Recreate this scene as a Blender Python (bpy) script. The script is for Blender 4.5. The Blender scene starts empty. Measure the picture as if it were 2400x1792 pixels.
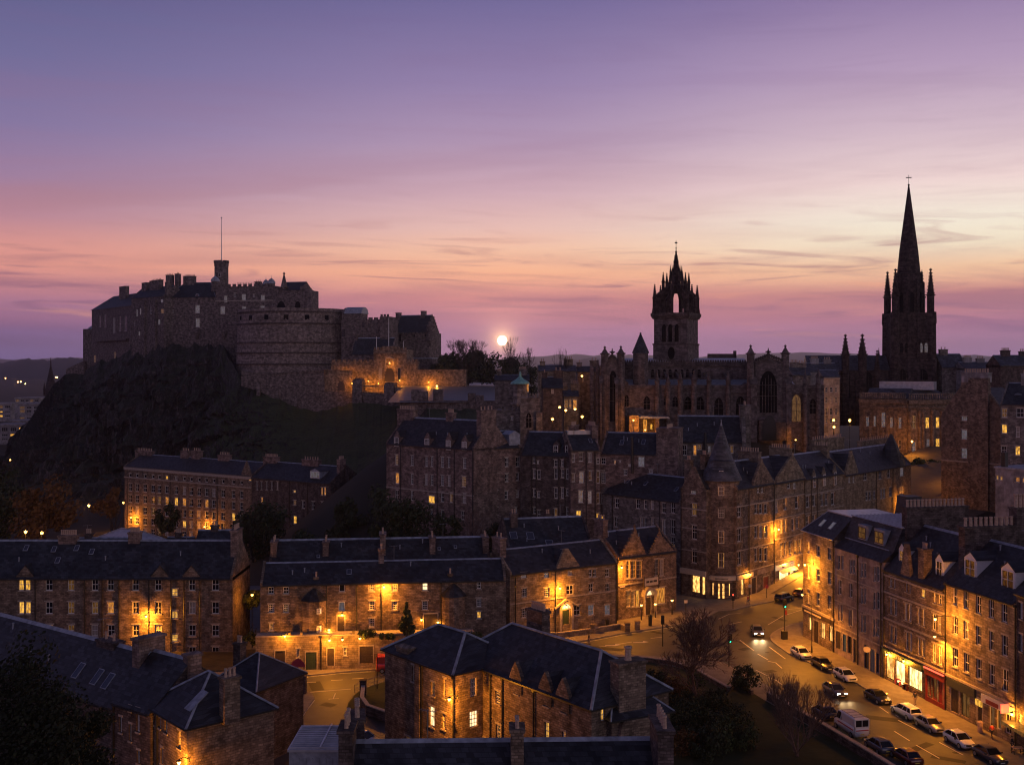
import bpy, math, random
from mathutils import Vector, Matrix, noise
R = math.radians
sc = bpy.context.scene
COL = sc.collection
S = 2573.0            # focal length in photo pixels (photo is 2400 wide)
EYE = 43.0            # height of the viewpoint above the streets
# ------------------------------------------------------------------ camera
cam = bpy.data.cameras.new('camera')
cam.sensor_width = 36.0
cam.lens = 36.0 * S / 2400.0
cam.shift_y = -(896 - 860) / 2400.0
cam.clip_start = 0.5
cam.clip_end = 60000
camo = bpy.data.objects.new('camera', cam)
COL.objects.link(camo)
camo.location = (0, 0, EYE)
camo.rotation_euler = (R(90), 0, 0)
sc.camera = camo
# ------------------------------------------------------------------ view / sampling
sc.view_settings.view_transform = 'Standard'
sc.view_settings.look = 'None'
sc.view_settings.exposure = 0.0
sc.view_settings.gamma = 1.0
sc.render.engine = 'CYCLES'
sc.cycles.use_denoising = True
sc.cycles.use_adaptive_sampling = False
sc.cycles.filter_width = 1.15
sc.cycles.max_bounces = 5
sc.cycles.diffuse_bounces = 2
sc.cycles.glossy_bounces = 2
sc.cycles.transmission_bounces = 2
sc.cycles.sample_clamp_indirect = 2.0
sc.cycles.use_light_tree = True
sc.cycles.caustics_reflective = False
sc.cycles.caustics_refractive = False
def lin(c):
 return tuple(((v / 255.0) / 12.92 if v / 255.0 <= 0.04045 else ((v / 255.0 + 0.055) / 1.055) ** 2.4) for v in c) + (1.0,)
# ------------------------------------------------------------------ sky: dusk gradient after sunset, streaks of cloud
SUN_AZ = R(-0.51)     # the setting sun stands just right of the castle
SUN_EL = R(1.38)
w = bpy.data.worlds.new('World')
sc.world = w
w.use_nodes = True
nt = w.node_tree
nt.nodes.clear()
def N(tree, t, **kw):
 n = tree.nodes.new(t)
 for k, v in kw.items():
  setattr(n, k, v)
 return n
def math_node(tree, op, a, b=None, clamp=False):
 n = tree.nodes.new('ShaderNodeMath')
 n.operation = op
 n.use_clamp = clamp
 for i, v in ((0, a), (1, b)):
  if v is None:
   continue
  if isinstance(v, (int, float)):
   n.inputs[i].default_value = v
  else:
   tree.links.new(v, n.inputs[i])
 return n.outputs[0]
def map_range(tree, v, a, b, c, d, smooth=True):
 n = tree.nodes.new('ShaderNodeMapRange')
 n.interpolation_type = 'SMOOTHSTEP' if smooth else 'LINEAR'
 tree.links.new(v, n.inputs[0])
 for i, x in zip((1, 2, 3, 4), (a, b, c, d)):
  n.inputs[i].default_value = x
 return n.outputs[0]
def ramp(tree, fac, stops, interp='LINEAR'):
 n = tree.nodes.new('ShaderNodeValToRGB')
 cr = n.color_ramp
 cr.interpolation = interp
 while len(cr.elements) < len(stops):
  cr.elements.new(0.5)
 for e, (p, c) in zip(cr.elements, stops):
  e.position = p
  e.color = c if len(c) == 4 else tuple(c) + (1,)
 tree.links.new(fac, n.inputs[0])
 return n.outputs[0]
def mixc(tree, fac, a, b, mode='MIX'):
 n = tree.nodes.new('ShaderNodeMix')
 n.data_type = 'RGBA'
 n.blend_type = mode
 n.clamp_factor = True
 for sock, v in ((n.inputs[0], fac), (n.inputs[6], a), (n.inputs[7], b)):
  if isinstance(v, (int, float)):
   sock.default_value = v
  elif isinstance(v, tuple):
   sock.default_value = v if len(v) == 4 else v + (1,)
  else:
   tree.links.new(v, sock)
 return n.outputs[2]
tc = N(nt, 'ShaderNodeTexCoord')
sx = N(nt, 'ShaderNodeSeparateXYZ')
nt.links.new(tc.outputs['Generated'], sx.inputs[0])
X_, Y_, Z_ = sx.outputs
hyp = math_node(nt, 'SQRT', math_node(nt, 'ADD', math_node(nt, 'MULTIPLY', X_, X_), math_node(nt, 'MULTIPLY', Y_, Y_)))
az = math_node(nt, 'DIVIDE', X_, math_node(nt, 'MAXIMUM', hyp, 0.001))
zc = math_node(nt, 'MAXIMUM', Z_, 0.0)
def stops(rows):
 return [(p, lin(c)) for p, c in rows]
left = ramp(nt, zc, stops([(0, (116, 106, 152)), (.008, (122, 108, 152)), (.022, (130, 108, 150)), (.042, (144, 108, 144)), (.062, (190, 126, 134)),
       (.085, (234, 156, 136)), (.104, (224, 152, 144)), (.125, (192, 138, 154)), (.157, (160, 128, 162)), (.20, (132, 118, 162)),
       (.25, (112, 108, 154)), (.317, (90, 92, 138)), (.55, (54, 58, 98)), (1, (38, 44, 74))]))
cent = ramp(nt, zc, stops([(0, (146, 122, 164)), (.010, (158, 122, 162)), (.026, (162, 118, 154)), (.042, (178, 120, 142)), (.062, (216, 140, 132)),
       (.085, (250, 182, 142)), (.104, (250, 198, 166)), (.125, (236, 194, 186)), (.157, (210, 174, 188)), (.20, (176, 150, 182)),
       (.25, (146, 128, 172)), (.317, (112, 104, 154)), (.55, (58, 60, 100)), (1, (40, 46, 76))]))
right = ramp(nt, zc, stops([(0, (162, 128, 164)), (.010, (172, 130, 160)), (.026, (178, 126, 150)), (.042, (194, 128, 140)), (.062, (230, 156, 128)),
        (.085, (254, 206, 160)), (.104, (255, 238, 206)), (.125, (255, 244, 224)), (.157, (248, 222, 218)), (.20, (214, 188, 202)),
        (.25, (182, 156, 188)), (.317, (136, 116, 162)), (.55, (64, 64, 104)), (1, (42, 46, 76))]))
fL = map_range(nt, az, -0.46, 0.02, 0, 1)
fR = map_range(nt, az, -0.02, 0.36, 0, 1)
sky = mixc(nt, fR, mixc(nt, fL, left, cent), right)
# low streaks of cloud: noise stretched along the horizon
cv = N(nt, 'ShaderNodeCombineXYZ')
nt.links.new(math_node(nt, 'MULTIPLY', az, 3.2), cv.inputs[0])
nt.links.new(math_node(nt, 'ADD', math_node(nt, 'MULTIPLY', zc, 46.0), math_node(nt, 'MULTIPLY', az, 1.6)), cv.inputs[1])
nz = N(nt, 'ShaderNodeTexNoise')
nz.inputs['Scale'].default_value = 1.0
nz.inputs['Detail'].default_value = 7.0
nz.inputs['Roughness'].default_value = 0.55
nz.inputs['Distortion'].default_value = 0.6
nt.links.new(cv.outputs[0], nz.inputs['Vector'])
cv2 = N(nt, 'ShaderNodeCombineXYZ')
nt.links.new(math_node(nt, 'MULTIPLY', az, 1.6), cv2.inputs[0])
nt.links.new(math_node(nt, 'ADD', math_node(nt, 'MULTIPLY', zc, 24.0), math_node(nt, 'MULTIPLY', az, -2.2)), cv2.inputs[1])
cv2.inputs[2].default_value = 4.3
nz2 = N(nt, 'ShaderNodeTexNoise')
nz2.inputs['Scale'].default_value = 1.0
nz2.inputs['Detail'].default_value = 6.0
nt.links.new(cv2.outputs[0], nz2.inputs['Vector'])
band = math_node(nt, 'MULTIPLY', map_range(nt, zc, 0.0, 0.035, 0.35, 1), map_range(nt, zc, 0.065, 0.115, 1, 0.2))
cl = math_node(nt, 'MULTIPLY', map_range(nt, nz.outputs[0], 0.46, 0.68, 0, 1), band)
cl2 = math_node(nt, 'MULTIPLY', map_range(nt, nz2.outputs[0], 0.53, 0.74, 0, 0.6), map_range(nt, zc, 0.10, 0.34, 1, 0.15))
ccol = ramp(nt, zc, stops([(0, (104, 86, 126)), (.04, (128, 92, 124)), (.07, (150, 100, 118)), (.12, (186, 128, 128)), (.18, (160, 118, 146)), (.3, (112, 92, 142)), (1, (34, 32, 70))]))
sky = mixc(nt, math_node(nt, 'MULTIPLY', cl, 0.62), sky, ccol)
sky = mixc(nt, math_node(nt, 'MULTIPLY', cl2, 0.62), sky, ccol)
cv3 = N(nt, 'ShaderNodeCombineXYZ')
nt.links.new(math_node(nt, 'MULTIPLY', az, 6.5), cv3.inputs[0])
nt.links.new(math_node(nt, 'ADD', math_node(nt, 'MULTIPLY', zc, 70.0), math_node(nt, 'MULTIPLY', az, 2.0)), cv3.inputs[1])
cv3.inputs[2].default_value = 9.1
nz3 = N(nt, 'ShaderNodeTexNoise')
nz3.inputs['Scale'].default_value = 1.0
nz3.inputs['Detail'].default_value = 5.0
nz3.inputs['Distortion'].default_value = 1.6
nt.links.new(cv3.outputs[0], nz3.inputs['Vector'])
cl3 = math_node(nt, 'MULTIPLY', map_range(nt, nz3.outputs[0], 0.50, 0.72, 0, 0.7), math_node(nt, 'MULTIPLY', map_range(nt, zc, 0.02, 0.05, 0.2, 1), map_range(nt, zc, 0.075, 0.16, 1, 0.12)))
sky = mixc(nt, cl3, sky, ccol)
# a mauve bank lying low over the middle and right
bank = math_node(nt, 'MULTIPLY', math_node(nt, 'MULTIPLY', map_range(nt, zc, 0.028, 0.045, 0, 1), map_range(nt, zc, 0.060, 0.078, 1, 0)), map_range(nt, math_node(nt, 'ADD', nz2.outputs[0], math_node(nt, 'MULTIPLY', az, 0.25)), 0.42, 0.56, 0, 0.55))
sky = mixc(nt, bank, sky, lin((176, 114, 126)))
# thin bright seams between the streaks
seam = math_node(nt, 'MULTIPLY', map_range(nt, nz.outputs[0], 0.43, 0.33, 0, 0.5), map_range(nt, zc, 0.13, 0.05, 0, 1))
sky = mixc(nt, math_node(nt, 'MULTIPLY', seam, map_range(nt, zc, 0.01, 0.05, 0, 1)), sky, lin((250, 172, 128)))
# the sky behind the viewpoint is raised to brighten walls facing it
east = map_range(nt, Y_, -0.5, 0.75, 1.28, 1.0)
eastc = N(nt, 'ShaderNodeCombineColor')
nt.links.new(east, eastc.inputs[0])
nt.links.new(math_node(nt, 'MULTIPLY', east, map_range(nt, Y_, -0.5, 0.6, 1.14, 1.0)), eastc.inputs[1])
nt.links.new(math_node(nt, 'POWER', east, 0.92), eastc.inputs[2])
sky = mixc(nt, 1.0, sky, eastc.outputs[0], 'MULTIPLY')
# the sky is a little brighter and bluer right down at the horizon, behind the haze
hzn = N(nt, 'ShaderNodeCombineColor')
for i, k in enumerate((1.16, 1.16, 1.42)):
 nt.links.new(map_range(nt, zc, 0.0, 0.13, k, 1.0), hzn.inputs[i])
sky = mixc(nt, 1.0, sky, hzn.outputs[0], 'MULTIPLY')
# the sun's own disc and the warm aureole round it
sdir = N(nt, 'ShaderNodeVectorMath', operation='DOT_PRODUCT')
nt.links.new(tc.outputs['Generated'], sdir.inputs[0])
sdir.inputs[1].default_value = (math.sin(SUN_AZ) * math.cos(SUN_EL), math.cos(SUN_AZ) * math.cos(SUN_EL), math.sin(SUN_EL))
ang = math_node(nt, 'ARCCOSINE', math_node(nt, 'MINIMUM', sdir.outputs['Value'], 1.0))
aur = N(nt, 'ShaderNodeCombineColor')
for i, (c1_, c2_, c3_) in enumerate(((1.0, .34, 30.0), (.58, .15, 22.0), (.22, .05, 12.0))):
 e1 = math_node(nt, 'MULTIPLY', math_node(nt, 'EXPONENT', math_node(nt, 'MULTIPLY', ang, -1 / R(.30))), c1_ * 3.6)
 e2 = math_node(nt, 'MULTIPLY', math_node(nt, 'EXPONENT', math_node(nt, 'MULTIPLY', ang, -1 / R(1.5))), c2_)
 dsc = math_node(nt, 'MULTIPLY', map_range(nt, ang, R(.12), R(.29), 1, 0), c3_)
 nt.links.new(math_node(nt, 'ADD', math_node(nt, 'ADD', e1, e2), dsc), aur.inputs[i])
sky = mixc(nt, 1.0, sky, aur.outputs[0], 'ADD')
# below the horizon: dim ground colour
sky = mixc(nt, map_range(nt, Z_, -0.03, 0.0, 1, 0), sky, (0.02, 0.016, 0.028, 1))
# physical sky after sunset adds its faint blue
sk = N(nt, 'ShaderNodeTexSky', sky_type='NISHITA')
sk.sun_disc = False
sk.sun_elevation = SUN_EL
sk.sun_rotation = SUN_AZ
sk.altitude = 100
skm = mixc(nt, 1.0, sk.outputs[0], (0.004, 0.004, 0.004, 1), 'MULTIPLY')
sky = mixc(nt, 1.0, sky, skm, 'ADD')
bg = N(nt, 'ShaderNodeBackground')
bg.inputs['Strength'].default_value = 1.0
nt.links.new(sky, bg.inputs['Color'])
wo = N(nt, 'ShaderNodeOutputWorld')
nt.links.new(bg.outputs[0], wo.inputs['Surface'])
w.cycles.sampling_method = 'MANUAL'
w.cycles.sample_map_resolution = 512
# ------------------------------------------------------------------ the last of the sun, at the horizon on the right
sun = bpy.data.lights.new('sun', 'SUN')
sun.energy = 0.16
sun.color = (1.0, 0.55, 0.36)
sun.angle = R(0.6)
suno = bpy.data.objects.new('sun', sun)
COL.objects.link(suno)
sd = Vector((math.sin(SUN_AZ) * math.cos(SUN_EL), math.cos(SUN_AZ) * math.cos(SUN_EL), math.sin(SUN_EL)))
suno.rotation_euler = sd.to_track_quat('Z', 'Y').to_euler()
# ------------------------------------------------------------------ pixel views of the photograph -> points in the world
VIEWS = {'A': (0, 1220, 3.672), 'B': (550, 1220, 3.672), 'C': (1100, 1220, 3.672), 'D': (1380, 980, 3.672), 'E': (1900, 850, 3.672),
   'F': (880, 920, 3.688), 'G': (280, 1020, 3.688), 'H': (0, 800, 3.672), 'I': (150, 480, 3.672), 'J': (550, 600, 3.672),
   'K': (1100, 540, 3.592), 'M': (1600, 1250, 4.406), 'N': (1850, 1150, 3.933), 'O': (1850, 1480, 4.024), 'P': (0, 1450, 3.254),
   'Q': (580, 1450, 3.688), 'R': (1100, 1430, 3.688), 'T': (1250, 780, 5.5075), 'U': (1600, 780, 4.918), 'X': (880, 820, 4.7085),
   'Z': (1480, 540, 5.163), 'HB': (2000, 400, 3.004), 'p': (0, 0, 1.0)}
def px(v, x, y):
 a, b, s = VIEWS[v]
 return (a + x / s, b + y / s)
def W(v, x, y, Y):
 X, y_ = px(v, x, y)
 return Vector(((X - 1200) * Y / S, Y, EYE - (y_ - 860) * Y / S))
def G(v, x, y, z=0.0):
 X, y_ = px(v, x, y)
 Y = (EYE - z) * S / (y_ - 860)
 return Vector(((X - 1200) * Y / S, Y, z))
# ------------------------------------------------------------------ mesh helpers
class MB:
 def __init__(s):
  s.v = []
  s.f = []
 def poly(s, pts):
  n = len(s.v)
  s.v += [tuple(p) for p in pts]
  s.f.append(tuple(range(n, n + len(pts))))
 def box(s, x0, x1, y0, y1, z0, z1):
  n = len(s.v)
  s.v += [(x0, y0, z0), (x1, y0, z0), (x1, y1, z0), (x0, y1, z0), (x0, y0, z1), (x1, y0, z1), (x1, y1, z1), (x0, y1, z1)]
  for q in ((0, 3, 2, 1), (4, 5, 6, 7), (0, 1, 5, 4), (1, 2, 6, 5), (2, 3, 7, 6), (3, 0, 4, 7)):
   s.f.append(tuple(n + i for i in q))
 def loft(s, rings, cap=True):
  """rings: lists of equally many points, joined by quads"""
  n = len(s.v)
  k = len(rings[0])
  for r in rings:
   s.v += [tuple(p) for p in r]
  for i in range(len(rings) - 1):
   for j in range(k):
    a = n + i * k + j
    b = n + i * k + (j + 1) % k
    s.f.append((a, b, b + k, a + k))
  if cap:
   s.f.append(tuple(n + j for j in reversed(range(k))))
   m = n + (len(rings) - 1) * k
   s.f.append(tuple(m + j for j in range(k)))
 def prism_xz(s, pts, y0, y1):
  s.loft([[(x, y0, z) for x, z in pts], [(x, y1, z) for x, z in pts]])
 def prism_yz(s, pts, x0, x1):
  s.loft([[(x0, y, z) for y, z in pts], [(x1, y, z) for y, z in pts]])
 def prism_xy(s, pts, z0, z1):
  s.loft([[(x, y, z0) for x, y in pts], [(x, y, z1) for x, y in pts]])
 def cyl(s, cx, cy, z0, z1, r0, r1=None, n=10, rot=0.0):
  r1 = r0 if r1 is None else r1
  s.loft([[(cx + r * math.cos(rot + 2 * math.pi * i / n), cy + r * math.sin(rot + 2 * math.pi * i / n), z) for i in range(n)]
    for r, z in ((r0, z0), (max(r1, 0.002), z1))])
 def lathe(s, cx, cy, prof, n=12, rot=0.0):
  s.loft([[(cx + max(r, .002) * math.cos(rot + 2 * math.pi * i / n), cy + max(r, .002) * math.sin(rot + 2 * math.pi * i / n), z) for i in range(n)]
    for r, z in prof])
 def tube(s, pts, r, n=5, r1=None):
  pts = [Vector(p) for p in pts]
  rings = []
  for i, p in enumerate(pts):
   d = (pts[min(i + 1, len(pts) - 1)] - pts[max(i - 1, 0)])
   if d.length < 1e-6:
    d = Vector((0, 0, 1))
   d.normalize()
   a = d.cross(Vector((0, 0, 1)) if abs(d.z) < .95 else Vector((1, 0, 0))).normalized()
   b = d.cross(a)
   rr = r if r1 is None else r + (r1 - r) * i / (len(pts) - 1)
   rings.append([p + a * rr * math.cos(2 * math.pi * k / n) + b * rr * math.sin(2 * math.pi * k / n) for k in range(n)])
  s.loft(rings)
 def sphere(s, c, r, n=10, m=6, sz=1.0):
  s.lathe(c[0], c[1], [(r * math.sin(math.pi * i / m), c[2] - r * sz * math.cos(math.pi * i / m)) for i in range(m + 1)], n)
 def mesh(s, name, mat, smooth=False):
  me = bpy.data.meshes.new(name)
  me.from_pydata(s.v, [], s.f)
  me.materials.append(mat)
  if smooth:
   me.polygons.foreach_set('use_smooth', [True] * len(me.polygons))
  me.update()
  return me
 def build(s, name, mat, parent=None, smooth=False, loc=None, rot=None, fix=True):
  me = s.mesh(name, mat, smooth)
  if fix:
   import bmesh
   bm = bmesh.new()
   bm.from_mesh(me)
   bmesh.ops.recalc_face_normals(bm, faces=bm.faces)
   bm.to_mesh(me)
   bm.free()
  return link(name, me, parent, loc, rot)
def link(name, data, parent=None, loc=None, rot=None):
 o = bpy.data.objects.new(name, data)
 COL.objects.link(o)
 if parent is not None:
  o.parent = parent
 if loc is not None:
  o.location = loc
 if rot is not None:
  o.rotation_euler = (0, 0, rot) if isinstance(rot, (int, float)) else rot
 return o
def empty(name, label, cat, loc=(0, 0, 0), rot=0.0, group=None):
 o = link(name, None, None, loc, rot)
 o.empty_display_size = 0.5
 return tag(o, label, cat, group)
def tag(o, label, cat, group=None, kind=None):
 o['label'] = label
 o['category'] = cat
 if group:
  o['group'] = group
 if kind:
  o['kind'] = kind
 return o
def structure(o):
 o['kind'] = 'structure'
 return o
def kids(o):
 return [c for c in o.children]
def dup(o, parent=None):
 c = o.copy()
 COL.objects.link(c)
 if parent is not None:
  c.parent = parent
 for ch in o.children:
  dup(ch, c)
 return c
# ------------------------------------------------------------------ materials
MATS = {}
def newmat(name):
 m = bpy.data.materials.new(name)
 m.use_nodes = True
 t = m.node_tree
 b = t.nodes['Principled BSDF']
 MATS[name] = m
 return m, t, b
def plain(name, col, rough=0.6, metal=0.0, var=0.15, scale=3.0, spec=0.5, coat=0.0):
 m, t, b = newmat(name)
 c = N(t, 'ShaderNodeTexCoord')
 n = N(t, 'ShaderNodeTexNoise')
 n.inputs['Scale'].default_value = scale
 n.inputs['Detail'].default_value = 4
 t.links.new(c.outputs['Object'], n.inputs['Vector'])
 lo = tuple(x * (1 - var) for x in col)
 hi = tuple(min(1, x * (1 + var)) for x in col)
 t.links.new(ramp(t, n.outputs[0], [(.3, lo), (.7, hi)]), b.inputs['Base Color'])
 b.inputs['Roughness'].default_value = rough
 b.inputs['Metallic'].default_value = metal
 b.inputs['Specular IOR Level'].default_value = spec
 b.inputs['Coat Weight'].default_value = coat
 return m
def stone(name, c1, c2, bw=0.5, bh=0.23, soot=0.52, mortar=0.5, rough=0.9, con=.85):
 m, t, b = newmat(name)
 c = N(t, 'ShaderNodeTexCoord')
 s = N(t, 'ShaderNodeSeparateXYZ')
 t.links.new(c.outputs['Object'], s.inputs[0])
 v = N(t, 'ShaderNodeCombineXYZ')
 t.links.new(math_node(t, 'ADD', s.outputs[0], s.outputs[1]), v.inputs[0])
 t.links.new(s.outputs[2], v.inputs[1])
 wob = N(t, 'ShaderNodeTexNoise')
 wob.inputs['Scale'].default_value = 1.3
 t.links.new(v.outputs[0], wob.inputs['Vector'])
 va = N(t, 'ShaderNodeVectorMath', operation='MULTIPLY_ADD')
 t.links.new(wob.outputs['Color'], va.inputs[0])
 va.inputs[1].default_value = (.30, .16, 0)
 t.links.new(v.outputs[0], va.inputs[2])
 br = N(t, 'ShaderNodeTexBrick')
 br.inputs['Scale'].default_value = 1.0
 br.inputs['Brick Width'].default_value = bw
 br.inputs['Row Height'].default_value = bh
 br.inputs['Mortar Size'].default_value = 0.035
 br.inputs['Mortar Smooth'].default_value = 0.6
 br.inputs['Bias'].default_value = 0.0
 br.inputs['Color1'].default_value = tuple(x * (1 + .22 * con) for x in c1) + (1,)
 br.inputs['Color2'].default_value = tuple(x * (1 - .34 * con) for x in c2) + (1,)
 br.inputs['Mortar'].default_value = tuple(x * mortar for x in c1) + (1,)
 t.links.new(va.outputs[0], br.inputs['Vector'])
 n1 = N(t, 'ShaderNodeTexNoise')
 n1.inputs['Scale'].default_value = 0.8
 n1.inputs['Detail'].default_value = 7
 n1.inputs['Roughness'].default_value = 0.68
 t.links.new(c.outputs['Object'], n1.inputs['Vector'])
 # rain streaks: stretched down the wall
 sv = N(t, 'ShaderNodeCombineXYZ')
 t.links.new(math_node(t, 'ADD', s.outputs[0], s.outputs[1]), sv.inputs[0])
 t.links.new(math_node(t, 'MULTIPLY', s.outputs[2], 0.12), sv.inputs[1])
 n2 = N(t, 'ShaderNodeTexNoise')
 n2.inputs['Scale'].default_value = 1.1
 n2.inputs['Detail'].default_value = 5
 t.links.new(sv.outputs[0], n2.inputs['Vector'])
 g1 = map_range(t, n1.outputs[0], 0.36, 0.64, 1 - soot, 1.12)
 g2 = map_range(t, n2.outputs[0], 0.36, 0.6, 1 - soot * .28, 1.04)
 g = math_node(t, 'MULTIPLY', g1, g2)
 cc = N(t, 'ShaderNodeCombineColor')
 for i in range(3):
  t.links.new(g, cc.inputs[i])
 t.links.new(mixc(t, 1.0, br.outputs['Color'], cc.outputs[0], 'MULTIPLY'), b.inputs['Base Color'])
 b.inputs['Roughness'].default_value = rough
 b.inputs['Specular IOR Level'].default_value = 0.2
 bp = N(t, 'ShaderNodeBump')
 bp.inputs['Strength'].default_value = 0.5
 bp.inputs['Distance'].default_value = 0.05
 t.links.new(math_node(t, 'ADD', br.outputs['Fac'], math_node(t, 'MULTIPLY', n1.outputs[0], -1.2)), bp.inputs['Height'])
 bp.invert = True
 t.links.new(bp.outputs[0], b.inputs['Normal'])
 return m
def slate(name, col, rough=0.55):
 m, t, b = newmat(name)
 c = N(t, 'ShaderNodeTexCoord')
 s = N(t, 'ShaderNodeSeparateXYZ')
 t.links.new(c.outputs['Object'], s.inputs[0])
 v = N(t, 'ShaderNodeCombineXYZ')
 t.links.new(math_node(t, 'ADD', s.outputs[0], math_node(t, 'MULTIPLY', s.outputs[1], .35)), v.inputs[0])
 t.links.new(math_node(t, 'MULTIPLY', s.outputs[2], 1.0), v.inputs[1])
 br = N(t, 'ShaderNodeTexBrick')
 br.inputs['Scale'].default_value = 1.0
 br.inputs['Brick Width'].default_value = 0.55
 br.inputs['Row Height'].default_value = 0.26
 br.inputs['Mortar Size'].default_value = 0.012
 br.inputs['Color1'].default_value = tuple(x * .5 for x in col) + (1,)
 br.inputs['Color2'].default_value = tuple(x * 1.6 for x in col) + (1,)
 br.inputs['Mortar'].default_value = tuple(x * .4 for x in col) + (1,)
 t.links.new(v.outputs[0], br.inputs['Vector'])
 n1 = N(t, 'ShaderNodeTexNoise')
 n1.inputs['Scale'].default_value = 0.5
 n1.inputs['Detail'].default_value = 7
 n1.inputs['Roughness'].default_value = 0.65
 t.links.new(c.outputs['Object'], n1.inputs['Vector'])
 g = map_range(t, n1.outputs[0], 0.34, 0.66, 0.55, 1.4)
 cc = N(t, 'ShaderNodeCombineColor')
 for i in range(3):
  t.links.new(g, cc.inputs[i])
 t.links.new(mixc(t, 1.0, br.outputs['Color'], cc.outputs[0], 'MULTIPLY'), b.inputs['Base Color'])
 t.links.new(map_range(t, n1.outputs[0], 0.3, 0.7, rough - .1, rough + .15), b.inputs['Roughness'])
 b.inputs['Specular IOR Level'].default_value = 0.35
 bp = N(t, 'ShaderNodeBump')
 bp.inputs['Strength'].default_value = 0.35
 bp.inputs['Distance'].default_value = 0.03
 t.links.new(br.outputs['Fac'], bp.inputs['Height'])
 bp.invert = True
 t.links.new(bp.outputs[0], b.inputs['Normal'])
 return m
def emit(name, col, strength, sample=False, var=0.0, scale=1.5):
 m, t, b = newmat(name)
 b.inputs['Base Color'].default_value = (0.02, 0.02, 0.02, 1)
 b.inputs['Roughness'].default_value = 0.25
 b.inputs['Emission Strength'].default_value = strength
 if var:
  c = N(t, 'ShaderNodeTexCoord')
  oi = N(t, 'ShaderNodeObjectInfo')
  va = N(t, 'ShaderNodeVectorMath', operation='MULTIPLY_ADD')
  t.links.new(oi.outputs['Random'], va.inputs[0])
  va.inputs[1].default_value = (37, 91, 53)
  vm = N(t, 'ShaderNodeVectorMath', operation='MULTIPLY')
  vm.inputs[1].default_value = (2.2, 1, .9)
  t.links.new(c.outputs['Object'], vm.inputs[0])
  t.links.new(vm.outputs[0], va.inputs[2])
  n = N(t, 'ShaderNodeTexNoise')
  n.inputs['Scale'].default_value = scale
  n.inputs['Detail'].default_value = 3
  t.links.new(va.outputs[0], n.inputs['Vector'])
  lo = tuple(x * (1 - var) for x in (col[0], col[1] * .85, col[2] * .6))
  t.links.new(ramp(t, n.outputs[0], [(.38, lo), (.62, col)]), b.inputs['Emission Color'])
 else:
  b.inputs['Emission Color'].default_value = col + (1,)
 m.cycles.emission_sampling = 'FRONT_BACK' if sample else 'NONE'
 return m
def glass(name, col, rough=0.12):
 m, t, b = newmat(name)
 b.inputs['Base Color'].default_value = col + (1,)
 b.inputs['Roughness'].default_value = rough
 b.inputs['Specular IOR Level'].default_value = 0.35
 return m
def foliage(name, c1, c2):
 m, t, b = newmat(name)
 oi = N(t, 'ShaderNodeTexCoord')
 n = N(t, 'ShaderNodeTexNoise')
 n.inputs['Scale'].default_value = 0.9
 n.inputs['Detail'].default_value = 5
 t.links.new(oi.outputs['Object'], n.inputs['Vector'])
 t.links.new(ramp(t, n.outputs[0], [(.32, c1), (.68, c2)]), b.inputs['Base Color'])
 b.inputs['Roughness'].default_value = 0.75
 b.inputs['Specular IOR Level'].default_value = 0.2
 return m
def ground_mat(name, cols, scale, rough=0.9, detail=8, bump=0.3, spec=0.3):
 m, t, b = newmat(name)
 c = N(t, 'ShaderNodeTexCoord')
 n = N(t, 'ShaderNodeTexNoise')
 n.inputs['Scale'].default_value = scale
 n.inputs['Detail'].default_value = detail
 n.inputs['Roughness'].default_value = 0.65
 t.links.new(c.outputs['Object'], n.inputs['Vector'])
 k = len(cols)
 t.links.new(ramp(t, n.outputs[0], [(.3 + .4 * i / (k - 1), cc) for i, cc in enumerate(cols)]), b.inputs['Base Color'])
 b.inputs['Roughness'].default_value = rough
 b.inputs['Specular IOR Level'].default_value = spec
 n2 = N(t, 'ShaderNodeTexNoise')
 n2.inputs['Scale'].default_value = scale * 6
 n2.inputs['Detail'].default_value = 6
 t.links.new(c.outputs['Object'], n2.inputs['Vector'])
 bp = N(t, 'ShaderNodeBump')
 bp.inputs['Strength'].default_value = bump
 bp.inputs['Distance'].default_value = 0.15
 t.links.new(n2.outputs[0], bp.inputs['Height'])
 t.links.new(bp.outputs[0], b.inputs['Normal'])
 return m
M_ = MATS
stone('stone_brown', (.27, .20, .155), (.20, .145, .115))
stone('stone_pink', (.28, .20, .175), (.215, .15, .135), bw=.65, bh=.28, soot=.5)
stone('stone_tan', (.33, .255, .18), (.25, .19, .135), bw=.8, bh=.3, soot=.45, con=.55)
stone('stone_grey', (.25, .215, .20), (.19, .16, .15), bw=.7, bh=.3, soot=.5, con=.8)
stone('stone_dark', (.145, .11, .105), (.10, .078, .075), bw=.5, bh=.22, soot=.55)
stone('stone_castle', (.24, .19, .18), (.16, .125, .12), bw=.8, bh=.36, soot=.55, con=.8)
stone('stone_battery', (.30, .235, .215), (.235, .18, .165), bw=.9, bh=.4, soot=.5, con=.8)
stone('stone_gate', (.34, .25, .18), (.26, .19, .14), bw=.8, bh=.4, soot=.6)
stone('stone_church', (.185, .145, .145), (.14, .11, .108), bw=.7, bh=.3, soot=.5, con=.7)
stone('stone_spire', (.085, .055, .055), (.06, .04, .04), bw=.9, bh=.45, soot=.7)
stone('render_grey', (.30, .28, .29), (.285, .265, .275), bw=4, bh=3, soot=.35, mortar=.95)
stone('render_pale', (.40, .34, .28), (.37, .31, .26), bw=3, bh=2, soot=.35, mortar=.9)
stone('render_pink', (.30, .235, .215), (.28, .215, .20), bw=2, bh=1, soot=.35, mortar=.92)
slate('slate', (.026, .028, .036))
slate('slate_warm', (.030, .028, .034))
slate('slate_light', (.055, .057, .072), rough=.5)
plain('lead', (.25, .27, .32), .5, .0, .4, 1.5)
plain('zinc', (.42, .42, .46), .38, .3, .2, 1.2)
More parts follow.
